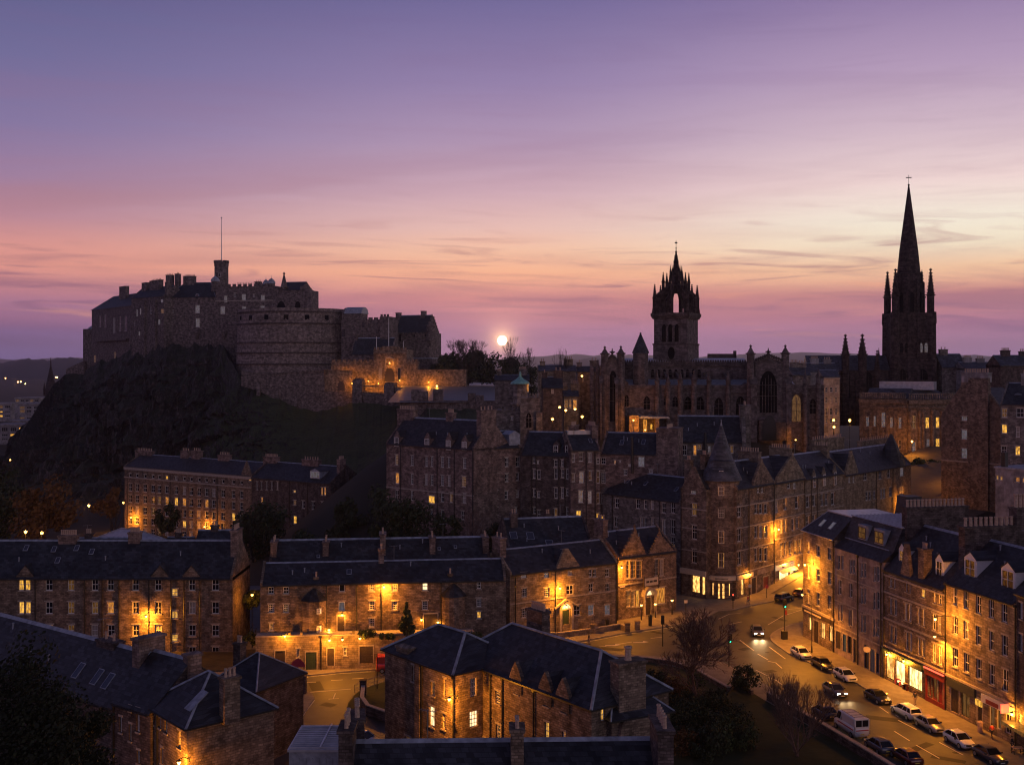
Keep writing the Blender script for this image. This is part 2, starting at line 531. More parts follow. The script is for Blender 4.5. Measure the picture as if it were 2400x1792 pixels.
plain('white_paint', (.72, .70, .68), .5, 0, .06)
plain('cream_paint', (.60, .52, .42), .55, 0, .08)
plain('black_iron', (.018, .018, .020), .45, .2, .2)
plain('grey_metal', (.20, .20, .21), .4, .6, .1)
plain('clay', (.42, .29, .22), .8, 0, .3, 6)
plain('sill_stone', (.33, .28, .24), .85, 0, .25)
plain('wood_dark', (.045, .032, .026), .6, 0, .25)
plain('wood_green', (.03, .055, .035), .5, 0, .2)
plain('wood_blue', (.03, .09, .24), .45, 0, .12)
plain('wood_red', (.22, .02, .022), .45, 0, .15)
plain('wood_white', (.62, .58, .55), .5, 0, .08)
plain('sign_dark', (.03, .035, .04), .5, 0, .1)
plain('sign_cream', (.62, .52, .38), .5, 0, .1)
plain('copper', (.16, .36, .32), .6, 0, .3, 2)
plain('tyre', (.015, .015, .016), .8, 0, .1)
plain('alloy', (.45, .45, .46), .35, .8, .05)
plain('plate_white', (.7, .7, .66), .5, 0, .02)
plain('plate_yellow', (.65, .5, .08), .5, 0, .02)
plain('skin', (.5, .32, .25), .6, 0, .05)
plain('hair', (.03, .02, .015), .7, 0, .1)
plain('cloth_dark', (.03, .03, .04), .9, 0, .2)
plain('cloth_tan', (.36, .28, .2), .9, 0, .1)
plain('cloth_red', (.4, .05, .06), .9, 0, .1)
plain('cloth_blue', (.06, .09, .18), .9, 0, .1)
plain('red_plastic', (.55, .05, .07), .5, 0, .1)
plain('bark', (.13, .075, .06), .9, 0, .35, 4)
plain('bark_dark', (.035, .028, .026), .9, 0, .35, 4)
for nm, cc, mt in (('paint_white', (.75, .73, .72), 0), ('paint_black', (.012, .012, .014), 0), ('paint_silver', (.36, .36, .38), .55), ('paint_grey', (.12, .12, .14), .4),
     ('paint_navy', (.02, .025, .06), .2), ('paint_maroon', (.10, .012, .015), .2), ('paint_red', (.5, .04, .04), 0)):
 plain(nm, cc, .28, mt, .03, coat=.8)
glass('glass_dark', (.012, .013, .018), .22)
plain('curtain', (.30, .26, .23), .9, 0, .25, 2)
plain('void', (.005, .005, .006), .95, 0, .1, spec=.05)
glass('glass_sky', (.05, .055, .08), .08)
glass('car_glass', (.01, .011, .013), .06)
emit('lit_yellow', (1.0, .50, .07), 1.25, var=.72)
emit('lit_orange', (1.0, .38, .06), .75, var=.7)
emit('lit_dim', (.75, .36, .10), .16, var=.6)
emit('lit_white', (1.0, .74, .42), 1.9, var=.35)
emit('sky_reflect_glow', (.55, .5, .62), .17, var=.35)  # faint bluish glow painted onto panes in place of a reflection
emit('shop_warm', (1.0, .50, .13), 2.4, sample=True, var=.75, scale=1.3)
emit('shop_white', (1.0, .72, .30), 2.8, sample=True, var=.6, scale=1.1)
emit('shop_sign', (1.0, .60, .32), .5)
emit('sodium_glow', (1.0, .50, .10), 9.0)
emit('far_glow', (1.0, .46, .10), 55.0)
emit('bulb_warm', (1.0, .72, .35), 9.0)
emit('green_signal', (.03, 1.0, .45), 3.0)
emit('red_signal', (1.0, .08, .04), 3.0)
emit('headlamp_lit', (1.0, .85, .6), 30.0)
emit('tail_lit', (1.0, .04, .02), 2.0)
plain('lamp_clear', (.55, .55, .56), .15, .2, .03)
plain('tail_red', (.22, .01, .01), .25, 0, .05)
foliage('leaf_dark', (.018, .026, .014), (.05, .062, .03))
foliage('leaf_black', (.009, .012, .007), (.024, .03, .015))
foliage('leaf_green', (.03, .045, .018), (.075, .09, .035))
foliage('leaf_autumn', (.07, .035, .014), (.15, .075, .028))
foliage('leaf_ivy', (.02, .035, .014), (.05, .07, .03))
ground_mat('asphalt', [(.034, .032, .031), (.055, .052, .05), (.082, .077, .073)], .22, .6, bump=.12, spec=.45)
ground_mat('forecourt_paving', [(.16, .15, .155), (.2, .19, .195), (.24, .225, .23)], .3, .5, bump=.05, spec=.6)
ground_mat('asphalt_old', [(.06, .055, .052), (.085, .075, .07), (.11, .1, .09)], .5, .75, bump=.15)
ground_mat('road_patch', [(.016, .015, .015), (.026, .024, .023)], 2, .7, bump=.2)
ground_mat('paving', [(.14, .12, .10), (.19, .165, .14), (.25, .215, .18)], .8, .8, bump=.15)
ground_mat('kerb', [(.2, .18, .16), (.27, .24, .21)], 1.5, .85, bump=.15)
ground_mat('road_paint', [(.5, .47, .4), (.62, .58, .5)], 3, .7, bump=.1)
ground_mat('grass', [(.012, .020, .007), (.026, .036, .012), (.042, .048, .018)], .12, .95, bump=.5)
ground_mat('earth', [(.02, .016, .012), (.04, .032, .022), (.06, .05, .03)], .4, .95, bump=.5)
ground_mat('terrain', [(.014, .016, .012), (.024, .024, .018), (.036, .034, .026)], .03, .95, bump=.4)
ground_mat('rock', [(.014, .012, .013), (.032, .027, .026), (.026, .026, .018), (.075, .062, .058)], .11, .95, detail=10, bump=.9)
ground_mat('hill', [(.022, .027, .03), (.045, .052, .058)], .004, .95, bump=.2)
# ================================================================== ground
def sm(a, b, x):
 t = max(0.0, min(1.0, (x - a) / (b - a)))
 return t * t * (3 - 2 * t)
def street_t(X, Y):
 return (X - 41.5) * .66 + (Y - 203) * .751
def th(X, Y):
 ridge = 25 * sm(222, 285, Y) if X > -20 else 25 * sm(222, 285, Y) * sm(-75, -20, X) + (-6) * sm(190, 260, Y) * (1 - sm(-75, -20, X))
 t = street_t(X, Y)
 n = (X - 41.5) * (-.751) + (Y - 203) * .66
 zs = 0 if t < 10 else min(25, (t - 10) * .138)
 ridge = ridge + (min(zs, 13.5) - ridge) * sm(84, 98, X) if X > 84 else ridge
 z = zs + (ridge - zs) * sm(6, 40, n) if (X > 20 and Y > 195) else ridge
 if Y > 420:
  z = z + (6 - z) * sm(420, 800, Y)
 if Y > 900:
  z += 3 * sm(900, 3200, Y)
 return z
def axis(lo, hi, ilo, ihi, step, grow=1.35):
 a = [ilo + step * i for i in range(int((ihi - ilo) / step) + 1)]
 s = step
 while a[-1] < hi:
  s *= grow
  a.append(a[-1] + s)
 s = step
 while a[0] > lo:
  s *= grow
  a.insert(0, a[0] - s)
 return a
def grid_mesh(xs, ys, f, name, mat, smooth=True):
 m = MB()
 for y in ys:
  for x in xs:
   m.v.append((x, y, f(x, y)))
 k = len(xs)
 for j in range(len(ys) - 1):
  for i in range(k - 1):
   m.f.append((j * k + i, j * k + i + 1, j * k + k + i + 1, j * k + k + i))
 return m.build(name, mat, smooth=smooth, fix=False)
structure(grid_mesh(axis(-9000, 9000, -260, 180, 6), axis(-800, 12000, 60, 420, 6), lambda x, y: th(x, y) - .12, 'ground', M_['terrain']))
def sheet(name, pts, mat, z=None, thick=0.0):
 """flat or gently sloping polygon; thick > 0 gives it a kerb-high edge"""
 m = MB()
 P3 = [Vector(p) if z is None else Vector((p[0], p[1], z)) for p in pts]
 if thick:
  m.loft([[(p.x, p.y, p.z - thick) for p in P3], [tuple(p) for p in P3]])
 else:
  m.poly(P3)
 return structure(m.build(name, mat))
def g(v, pts, z=0.0):
 return [G(v, x, y, z) for x, y in pts]
# one carriageway sheet for the street that bends round the corner and the lane off it
sheet('road', [(-75, 96), (75, 96), (75, 216), (-75, 216)], M_['asphalt'], 0.0)
# street climbing away to the right, between the corner block and the tall gable
up = []
for t, n0_, wd in ((8, 2.5, 14), (25, 2.5, 13), (45, 2.5, 13), (65, 2.5, 13), (82, 2.5, 16), (92, -6, 24), (105, -16, 34), (130, -22, 38), (150, -22, 38)):
 c = Vector((41.5 + .66 * t, 203 + .751 * t))
 nrm = Vector((.751, -.66))
 up.append((c + nrm * n0_, c + nrm * (n0_ + wd), max(0, (t - 10) * .138)))
m = MB()
for a, b in zip(up, up[1:]):
 m.poly([(a[0].x, a[0].y, a[2] + .05), (a[1].x, a[1].y, a[2] + .05), (b[1].x, b[1].y, b[2] + .05), (b[0].x, b[0].y, b[2] + .05)])
structure(m.build('uphill_road', M_['asphalt_old']))
m = MB()
for a, b in zip(up[:5], up[1:5]):
 o1, o2 = a[0] - Vector((.751, -.66)) * 2.6, b[0] - Vector((.751, -.66)) * 2.6
 m.loft([[(a[0].x, a[0].y, a[2] - .1), (o1.x, o1.y, a[2] - .1), (o1.x, o1.y, a[2] + .14), (a[0].x, a[0].y, a[2] + .14)],
   [(b[0].x, b[0].y, b[2] - .1), (o2.x, o2.y, b[2] - .1), (o2.x, o2.y, b[2] + .14), (b[0].x, b[0].y, b[2] + .14)]])
structure(m.build('uphill_pavement', M_['paving']))
# pavements (0.13 m above the carriageway)
KZ = .13
far_kerb = g('B', [(-700, 1440), (160, 1372), (400, 1356), (900, 1302), (1210, 1282)]) + g('C', [(500, 1110), (880, 1052), (1300, 972), (1760, 900), (2000, 850)]) + g('M', [(360, 800), (520, 790), (700, 745), (930, 700)]) + g('D', [(1590, 1567)])
back = [Vector((62, 224, 0)), Vector((40, 214, 0)), Vector((10, 206, 0)), Vector((-20, 200, 0)), Vector((-48, 175, 0)), Vector((-75, 168, 0))]
sheet('pavement', [(p.x, p.y) for p in far_kerb] + [(p.x, p.y) for p in back], M_['paving'], KZ, .16)
# pavement in front of the right-hand row
kr = g('M', [(1300, 885), (1245, 918), (1120, 945), (1000, 990), (935, 1030), (908, 1065), (925, 1110), (980, 1155), (1100, 1240)]) + g('O', [(650, 492), (1250, 850), (2000, 1230), (2400, 1430)])
sheet('pavement_right', [(p.x, p.y) for p in kr] + [(62, 100), (66, 150), (56, 178), (49, 181)], M_['paving'], KZ, .16)
# garden and its footway inside the bend
gard = g('R', [(400, 300), (900, 330), (1190, 385), (1540, 398), (1900, 440)]) + g('M', [(240, 1255), (480, 1375), (770, 1530), (1000, 1645)]) + g('O', [(300, 880), (720, 1135), (1180, 1420)])
sheet('footway', [(p.x, p.y) for p in gard] + [(20, 96), (-2, 96)], M_['paving'], KZ, .16)
gin = g('R', [(1150, 430), (1560, 450), (1900, 520), (2210, 660)]) + g('M', [(490, 1530), (700, 1640)]) + g('O', [(60, 830), (300, 960), (560, 1110), (880, 1290)])
sheet('garden_lawn', [(p.x, p.y) for p in gin] + [(16, 98), (-4, 98)], M_['grass'], KZ + .012)
# lane corner islands in the lower left
sheet('lane_verge', [(p.x, p.y) for p in g('Q', [(-600, 690), (80, 612), (460, 592), (560, 650), (580, 690), (500, 800), (465, 860), (510, 940), (300, 1000), (-700, 900)])], M_['paving'], KZ, .16)
sheet('back_court', [(-75, 152), (-38.2, 155), (-37.2, 166.5), (-75, 164.6)], M_['earth'], KZ + .15)
sheet('lane_bank', [(p.x, p.y) for p in g('Q', [(1010, 600), (1250, 530), (1600, 500), (1600, 900), (1240, 900), (1000, 830), (860, 770), (870, 730), (930, 660)])], M_['grass'], KZ, .16)
# road markings, one sheet 4 mm above the asphalt
def strip(pts, wd, z=.004):
 m = MB()
 for a, b in zip(pts, pts[1:]):
  d = (b - a)
  d.z = 0
  d.normalize()
  n_ = Vector((-d.y, d.x, 0)) * wd / 2
  m.poly([(a + n_).to_tuple()[:2] + (z,), (b + n_).to_tuple()[:2] + (z,), (b - n_).to_tuple()[:2] + (z,), (a - n_).to_tuple()[:2] + (z,)])
 return m
def add(m, o):
 n = len(m.v)
 m.v += o.v
 m.f += [tuple(n + i for i in q) for q in o.f]
mk = MB()
for v, a, b, wd in (('B', (490, 1395), (700, 1385), .15), ('B', (830, 1372), (930, 1366), .15), ('B', (1010, 1358), (1110, 1352), .15), ('B', (250, 1425), (420, 1415), .15),
     ('B', (620, 1475), (1000, 1445), .18), ('C', (1120, 1082), (1180, 1078), .15), ('C', (1280, 1060), (1400, 1040), .15), ('C', (1560, 1010), (1660, 998), .15),
     ('M', (480, 935), (610, 908), .15), ('M', (590, 1098), (735, 1205), .16), ('M', (775, 1240), (880, 1300), .16), ('M', (755, 1405), (875, 1465), .16),
     ('M', (880, 1315), (960, 1330), .16), ('M', (960, 1330), (1025, 1388), .16), ('M', (880, 1480), (960, 1510), .16), ('M', (960, 1510), (1040, 1565), .16),
     ('M', (890, 1165), (1060, 1290), .14), ('M', (880, 940), (1040, 845), .14), ('M', (1060, 840), (1230, 785), .14), ('M', (1090, 780), (1230, 765), .14),
     ('O', (990, 935), (1135, 1025), .15), ('O', (1195, 1065), (1415, 1190), .15), ('O', (850, 705), (935, 765), .13), ('O', (1025, 830), (1200, 920), .13),
     ('O', (1415, 1040), (1640, 1160), .13), ('O', (1000, 780), (1030, 800), .13), ('Q', (700, 690), (790, 685), .14), ('Q', (760, 640), (740, 690), .14)):
 add(mk, strip([G(v, *a), G(v, *b)], wd))
for ln in (g('C', [(900, 1062), (1300, 985), (1760, 912)]), g('M', [(370, 880), (480, 830), (600, 818)]), g('B', [(160, 1382), (400, 1367), (900, 1313), (1210, 1294)]),
   g('Q', [(580, 700), (500, 800), (468, 860)])):
 add(mk, strip(ln, .13))
# white arrows on the approach lane
for v, c in (('C', (1240, 1065)), ('C', (1480, 1040))):
 p = G(v, *c)
 mk.poly([(p.x - 1.3, p.y - .25, .004), (p.x + .3, p.y - .08, .004), (p.x + .3, p.y + .6, .004), (p.x + 1.2, p.y, .004), (p.x + .3, p.y - .6, .004), (p.x - 1.3, p.y - .6, .004)])
pt = MB()
rp = random.Random(4)
for v, x, y in (('M', 640, 1190), ('M', 900, 1420), ('O', 900, 820), ('O', 1250, 1080), ('O', 700, 420), ('C', 1200, 1100), ('C', 1620, 960), ('B', 700, 1420), ('Q', 700, 740), ('M', 1000, 880), ('O', 420, 300), ('O', 1500, 1200)):
 c = G(v, x, y)
 a = rp.uniform(0, 3)
 lx, ly = rp.uniform(.8, 2.6), rp.uniform(.4, .9)
 pt.poly([(c.x + dx * lx * math.cos(a) - dy * ly * math.sin(a), c.y + dx * lx * math.sin(a) + dy * ly * math.cos(a), .003) for dx, dy in ((-1, -1), (1, -1), (1, 1), (-1, 1))])
 pt.poly([(c.x + 3 + .36 * math.cos(k * .785), c.y - 2 + .36 * math.sin(k * .785), .0035) for k in range(8)])
structure(pt.build('road_patch', M_['road_patch']))
structure(mk.build('road_markings', M_['road_paint']))
# kerb stones along the main edges
kb = MB()
for ln in (far_kerb, kr, gard):
 for a, b in zip(ln, ln[1:]):
  d = (b - a)
  d.normalize()
  n_ = Vector((-d.y, d.x, 0)) * .16
  kb.loft([[(a.x + n_.x, a.y + n_.y, -.05), (a.x - n_.x, a.y - n_.y, -.05), (a.x - n_.x, a.y - n_.y, KZ + .008), (a.x + n_.x, a.y + n_.y, KZ + .008)],
     [(b.x + n_.x, b.y + n_.y, -.05), (b.x - n_.x, b.y - n_.y, -.05), (b.x - n_.x, b.y - n_.y, KZ + .008), (b.x + n_.x, b.y + n_.y, KZ + .008)]])
structure(kb.build('kerb', M_['kerb']))
# ------------------------------------------------------------------ far hills
def hill(name, prof, Yd, depth, seed, rough):
 m = MB()
 xs = []
 (x0, _), (x1, _) = prof[0], prof[-1]
 k = 160
 rows = 7
 for j in range(rows):
  f = j / (rows - 1)
  for i in range(k + 1):
   xp = x0 + (x1 - x0) * i / k
   for (a, ya), (b, yb) in zip(prof, prof[1:]):
    if a <= xp <= b:
     yp = ya + (yb - ya) * sm(a, b, xp)
     break
   Yc = Yd + depth * (f - .5)
   top = EYE - (yp - 860) * Yd / S
   h = -20 + (top + 20) * math.sin(math.pi * min(1, f * 1.0 + .0)) ** .8
   h += rough * noise.fractal(Vector((xp * .05, f * 3, seed)), .8, 2.2, 6) * math.sin(math.pi * f)
   m.v.append(((xp - 1200) * Yc / S, Yc, h))
 for j in range(rows - 1):
  for i in range(k):
   a = j * (k + 1) + i
   m.f.append((a, a + 1, a + k + 2, a + k + 1))
 return structure(m.build(name, M_['hill'], smooth=True, fix=False))
hill('wooded_hill', [(-400, 852), (-100, 850), (30, 849), (60, 842), (110, 843), (160, 838), (260, 836), (420, 850), (560, 862)], 3600, 1200, 1.0, 7)
hill('far_ridge', [(-500, 840), (0, 842), (300, 838), (700, 846), (1150, 842), (1260, 833), (1340, 830), (1480, 833), (1650, 836), (1780, 828), (1850, 824), (1960, 828), (2100, 835), (2200, 832), (2400, 834), (2900, 840)], 10500, 2500, 5.0, 16)
hill('near_hill', [(1180, 866), (1300, 852), (1350, 843), (1392, 836), (1425, 843), (1500, 855), (1640, 866)], 6500, 1500, 9.0, 6)
# ================================================================== building kit
WIN_CACHE = {}
CURT = random.Random(11)
POT = {}
PANE = {0: 'glass_dark', 's': 'glass_sky', 'y': 'lit_yellow', 'o': 'lit_orange', 'd': 'lit_dim', 'w': 'lit_white', 'b': 'sky_reflect_glow',
  'S': 'shop_warm', 'T': 'shop_white'}
def win_meshes(w_, h_, kind, frame):
 key = (round(w_, 1), round(h_, 1), kind, frame)
 if key in WIN_CACHE:
  return WIN_CACHE[key]
 w_, h_ = max(.3, key[0]), max(.3, key[1])
 m = MB()
 f = .085 if kind != 'thin' else .06
 for x0, x1, z0, z1 in ((-w_ / 2, -w_ / 2 + f, 0, h_), (w_ / 2 - f, w_ / 2, 0, h_), (-w_ / 2 + f, w_ / 2 - f, 0, f * 1.3), (-w_ / 2 + f, w_ / 2 - f, h_ - f, h_)):
  m.box(x0, x1, 0, .07, z0, z1)
 if kind in ('sash', 'thin', 'pair', 'grid'):
  m.box(-w_ / 2 + f, w_ / 2 - f, -.015, .06, h_ * .5 - .035, h_ * .5 + .035)
 nv = {'sash': 1, 'thin': 1, 'pair': 1, 'grid': 2, 'shop': max(1, int(w_ / 1.4)), 'one': 0}[kind]
 bw = .10 if kind == 'pair' else .038
 for i in range(nv):
  x = -w_ / 2 + w_ * (i + 1) / (nv + 1)
  m.box(x - bw / 2, x + bw / 2, .012, .055, f, h_ - f)
 if kind == 'grid':
  for q in (.25, .75):
   m.box(-w_ / 2 + f, w_ / 2 - f, .012, .055, h_ * q - .02, h_ * q + .02)
 fm = m.mesh('window', M_[frame])
 p = MB()
 p.box(-w_ / 2 + .02, w_ / 2 - .02, .075, .095, .02, h_ - .02)
 pm = p.mesh('pane', M_['glass_dark'])
 WIN_CACHE[key] = (fm, pm, {})
 return WIN_CACHE[key]
def put_window(parent, w_, h_, loc, rot, lit, kind='sash', frame='white_paint', label=None):
 fm, pm, alt = win_meshes(w_, h_, kind, frame)
 o = link('window', fm, parent, loc, rot)
 mt = PANE[lit]
 if lit == 0 and kind != 'shop' and CURT.random() < .17:
  mt = 'curtain'
 if mt not in alt:
  me = pm.copy()
  me.materials.clear()
  me.materials.append(M_[mt])
  alt[mt] = me
 link('pane', alt[mt], o)
 if lit in ('y', 'o', 'w', 'S', 'T') and kind != 'shop':
  o['label'] = 'lit window'
 return o
def pot_mesh(mat='clay', h=.75, r=.15):
 k = (mat, h, r)
 if k not in POT:
  m = MB()
  m.lathe(0, 0, [(r * 1.05, 0), (r * .9, h * .3), (r * .82, h * .8), (r * 1.12, h * .86), (r * 1.05, h), (r * .6, h), (r * .55, h * .7)], 7)
  POT[k] = m.mesh('chimney_pot', M_[mat])
 return POT[k]
class Plane:
 """vertical plane through a and b (world xy); u to the right, v away from the viewer"""
 def __init__(s, a, b, z0=0.0):
  s.a, s.b = Vector(a[:2]), Vector(b[:2])
  s.L = (s.b - s.a).length
  s.u = (s.b - s.a) / s.L
  s.v = Vector((-s.u.y, s.u.x))
  s.z0 = z0
  s.rot = math.atan2(s.u.y, s.u.x)
 def hit(s, o, d2, v, x, y):
  X, yy = px(v, x, y)
  dx = (X - 1200) / S
  # t*(dx,1) = o + w*d2
  det = -dx * d2.y + d2.x
  t = (-o.x * d2.y + d2.x * o.y) / det
  w_ = (dx * o.y - o.x) / det
  return w_, EYE - t * (yy - 860) / S - s.z0
 def uz(s, v, x, y, off=0.0):
  return s.hit(s.a + s.v * off, s.u, v, x, y)
 def loc(s, v, x, y, off=0.0):
  u, z = s.uz(v, x, y, off)
  return (u, off, z)
 def world(s, u, y, z):
  p = s.a + s.u * u + s.v * y
  return Vector((p.x, p.y, z + s.z0))
class Bld(Plane):
 def __init__(s, name, label, cat, a, b, D, z0, ze, view, wall='stone_brown', roof='slate', group=None, kindtag=None):
  Plane.__init__(s, a, b, z0)
  s.D, s.H, s.view = D, ze - z0, view
  s.root = empty(name, label, cat, (a[0], a[1], z0), s.rot, group)
  s.wallm, s.roofm = M_[wall], M_[roof]
  s.open = {'F': [], 'R': [], 'L': []}
  s.extra = MB()          # more stone joined to the walls
  s.trim = MB()           # sills, bands, cornices
 def R_uz(s, v, x, y):
  return s.hit(s.b, s.v, v, x, y)
 # ---- openings
 def opening(s, u, w_, z, h, lit=0, face='F', kind='sash', frame='white_paint', sill=True):
  lim = s.L if face == 'F' else s.D
  if u - w_ / 2 < .05 or u + w_ / 2 > lim - .05 or z < .05 or z + h > s.H - .02:
   # keep it on the wall
   u = min(max(u, w_ / 2 + .06), lim - w_ / 2 - .06)
   z = max(z, .06)
   if z + h > s.H - .05:
    h = s.H - .06 - z
  if h < .25:
   return None
  s.open[face].append((u - w_ / 2, u + w_ / 2, z, z + h))
  rec = .16
  if face == 'F':
   loc, rot = (u, rec, z), 0.0
   if sill:
    s.trim.box(u - w_ / 2 - .12, u + w_ / 2 + .12, -.10, .04, z - .14, z)
    s.trim.box(u - w_ / 2 - .16, u + w_ / 2 + .16, -.025, .02, z + h, z + h + .22)
  elif face == 'R':
   loc, rot = (s.L - rec, u, z), R(90)
  else:
   loc, rot = (rec, s.D - u, z), R(-90)
  return put_window(s.root, w_, h, loc, rot, lit, kind, frame)
 def win(s, x0, x1, y0, y1, lit=0, face='F', kind='sash', frame='white_paint', v=None, sill=True):
  v = v or s.view
  f = s.uz if face == 'F' else s.R_uz
  xm = (x0 + x1) / 2
  ym = (y0 + y1) / 2
  u0, _ = f(v, x0, ym)
  u1, _ = f(v, x1, ym)
  u, zt = f(v, xm, y0)
  _, zb = f(v, xm, y1)
  return s.opening(u, abs(u1 - u0), zb, zt - zb, lit, face, kind, frame, sill)
 def row(s, y0, y1, xs, w_=None, slope=0.0, **kw):
  """xs: list of (x0,x1) or (x0,x1,lit); y measured at x=0 of the view, plus slope*x"""
  for q in xs:
   a, b = q[0], q[1]
   lit = q[2] if len(q) > 2 else 0
   dy = slope * (a + b) / 2
   s.win(a, b, y0 + dy, y1 + dy, lit, **kw)
 def door(s, x0, x1, y0, y1, mat='wood_dark', v=None, name='door', frame='sill_stone'):
  v = v or s.view
  xm = (x0 + x1) / 2
  u0, zt = s.uz(v, xm, y0)
  ua, _ = s.uz(v, x0, (y0 + y1) / 2)
  ub, _ = s.uz(v, x1, (y0 + y1) / 2)
  _, zb = s.uz(v, xm, y1)
  zb = max(zb, .07)
  w_ = ub - ua
  s.open['F'].append((u0 - w_ / 2, u0 + w_ / 2, zb, zt))
  m = MB()
  m.box(-w_ / 2, w_ / 2, .12, .18, 0, zt - zb)
  k = max(2, int(w_ / .45))
  for i in range(k):
   x = -w_ / 2 + w_ * (i + .5) / k
   m.box(x - w_ / k * .36, x + w_ / k * .36, .09, .12, .15, (zt - zb) * .45)
   m.box(x - w_ / k * .36, x + w_ / k * .36, .09, .12, (zt - zb) * .52, (zt - zb) * .93)
  o = m.build(name, M_[mat], s.root, loc=(u0, 0, zb))
  hm = MB()
  hm.sphere((w_ / 2 - .15, .07, (zt - zb) * .45), .05, 6, 4)
  hm.build('handle', M_['grey_metal'], o)
  s.trim.box(u0 - w_ / 2 - .14, u0 - w_ / 2, -.05, .05, zb, zt)
  s.trim.box(u0 + w_ / 2, u0 + w_ / 2 + .14, -.05, .05, zb, zt)
  s.trim.box(u0 - w_ / 2 - .14, u0 + w_ / 2 + .14, -.06, .05, zt, zt + .2)
  return o
 # ---- roofs
 def gable(s, zr, frac=.5, ov=.28, x0=None, x1=None, skew=True, ridge=True, ends=True, name='roof'):
  """zr: world height of the ridge"""
  r = zr - s.z0
  x0 = 0 if x0 is None else x0
  x1 = s.L if x1 is None else x1
  yr = s.D * frac
  H = s.H
  m = MB()
  i0, i1 = (.35 if skew else -.15), (.35 if skew else -.15)
  k1 = (r - H) / yr
  k2 = (r - H) / (s.D - yr)
  t = .14
  m.prism_yz([(-ov, H - ov * k1), (yr, r), (s.D + ov, H - ov * k2), (s.D + ov, H - ov * k2 + t), (yr, r + t), (-ov, H - ov * k1 + t)], x0 + i0, x1 - i1)
  o = m.build(name, s.roofm, s.root)
  s.last_roof = o
  s.roof_eq = lambda y: H + (y * k1 if y <= yr else (s.D - y) * k2) + t
  s.r, s.yr, s.k1, s.k2 = r, yr, k1, k2
  if ridge:
   m = MB()
   m.prism_yz([(yr - .28, r + t - .28 * k1 + .05), (yr, r + t + .08), (yr + .28, r + t - .28 * k2 + .05), (yr, r + t - .02)], x0 + i0 + .02, x1 - i1 - .02)
   m.build('ridge', M_['lead'], o)
  if ends:
   up_ = .30 if skew else 0
   for a, b in ((x0, x0 + .35), (x1 - .35, x1)):
    s.extra.prism_yz([(-.05, H - .5), (s.D + .05, H - .5), (s.D + .05, H + up_), (yr, r + up_ + t), (-.05, H + up_)], a, b)
  L_ = x1 - x0
  if L_ > 11 and s.a.y < 260:
   rr = random.Random(int(s.L * 100))
   for i in range(3):
    u_, f_ = x0 + L_ * rr.uniform(.1, .9), rr.uniform(.35, .85)
    y_ = yr * f_
    m = MB()
    m.cyl(0, 0, -.2, .55, .09, n=6)
    m.cyl(0, 0, .5, .62, .13, n=6)
    m.build('roof_vent', M_['lead'], o, loc=(u_, y_, H + y_ * k1 + t))
   m = MB()
   u_ = x0 + L_ * rr.uniform(.2, .8)
   m.tube([(0, 0, -.3), (0, 0, 2.2)], .035, 4)
   m.tube([(-.7, 0, 2.1), (.7, 0, 2.1)], .025, 4)
   for i in range(5):
    m.tube([(-.6 + i * .3, -.3, 2.1), (-.6 + i * .3, .3, 2.1)], .018, 4)
   m.build('aerial', M_['grey_metal'], o, loc=(u_, yr, r + t), rot=rr.uniform(0, 3))
  gt = MB()
  gt.box(x0 + .02, x1 - .02, -ov - .10, -ov + .02, H - ov * k1 - .10, H - ov * k1 + .02)
  gt.build('gutter', M_['black_iron'], s.root)
  return o
 def hip(s, zr, run, ov=.3, frac=.5, flash=.16, name='roof'):
  r = zr - s.z0
  H, L, D = s.H, s.L, s.D
  yr = D * frac
  m = MB()
  c = [(-ov, -ov, H), (L + ov, -ov, H), (L + ov, D + ov, H), (-ov, D + ov, H)]
  a, b = (run, yr, r), (L - run, yr, r)
  m.poly([c[0], c[1], b, a])
  m.poly([c[1], c[2], b])
  m.poly([c[2], c[3], a, b])
  m.poly([c[3], c[0], a])
  m.poly(c[::-1])
  o = m.build(name, s.roofm, s.root)
  s.last_roof = o
  if flash:
   m = MB()
   for p, q in ((c[0], a), (c[1], b), (c[2], b), (c[3], a), (a, b)):
    m.tube([Vector(p) + Vector((0, 0, .02)), Vector(q) + Vector((0, 0, .02))], flash, 4)
   m.build('flashing', M_['lead'], o)
  gt = MB()
  gt.box(-ov - .1, L + ov + .1, -ov - .12, -ov, H - .12, H + .02)
  gt.box(L + ov, L + ov + .12, -ov, D + ov, H - .12, H + .02)
  gt.build('gutter', M_['black_iron'], s.root)
  return o
 # ---- details
 def chimney(s, u, y, wu, wy, z0, z1, pots, wall=None, pot='clay', pot_h=.75, pr=.15, taper=0):
  m = MB()
  m.box(u - wu / 2, u + wu / 2, y - wy / 2, y + wy / 2, z0, z1 - .25)
  m.box(u - wu / 2 - .12, u + wu / 2 + .12, y - wy / 2 - .12, y + wy / 2 + .12, z1 - .25, z1)
  o = m.build('chimney', M_[wall] if wall else s.wallm, s.root)
  me = pot_mesh(pot, pot_h, pr)
  for i in range(pots):
   f = (i + .5) / pots - .5
   l = (u + (wu - .3) * f, y, z1) if wu >= wy else (u, y + (wy - .3) * f, z1)
   link('chimney_pot', me, o, l)
  return o
 def chim_px(s, x0, x1, yt, off, wy, pots, yb=None, v=None, **kw):
  """stack seen between x0 and x1 of the view with its top at yt, standing off metres behind the facade"""
  v = v or s.view
  u0, z1 = s.uz(v, x0, yt, off - wy / 2)
  u1, _ = s.uz(v, x1, yt, off - wy / 2)
  zb = s.H - .3 if yb is None else s.uz(v, x0, yb, off)[1]
  return s.chimney((u0 + u1) / 2, off, u1 - u0, wy, zb, z1, pots, **kw)
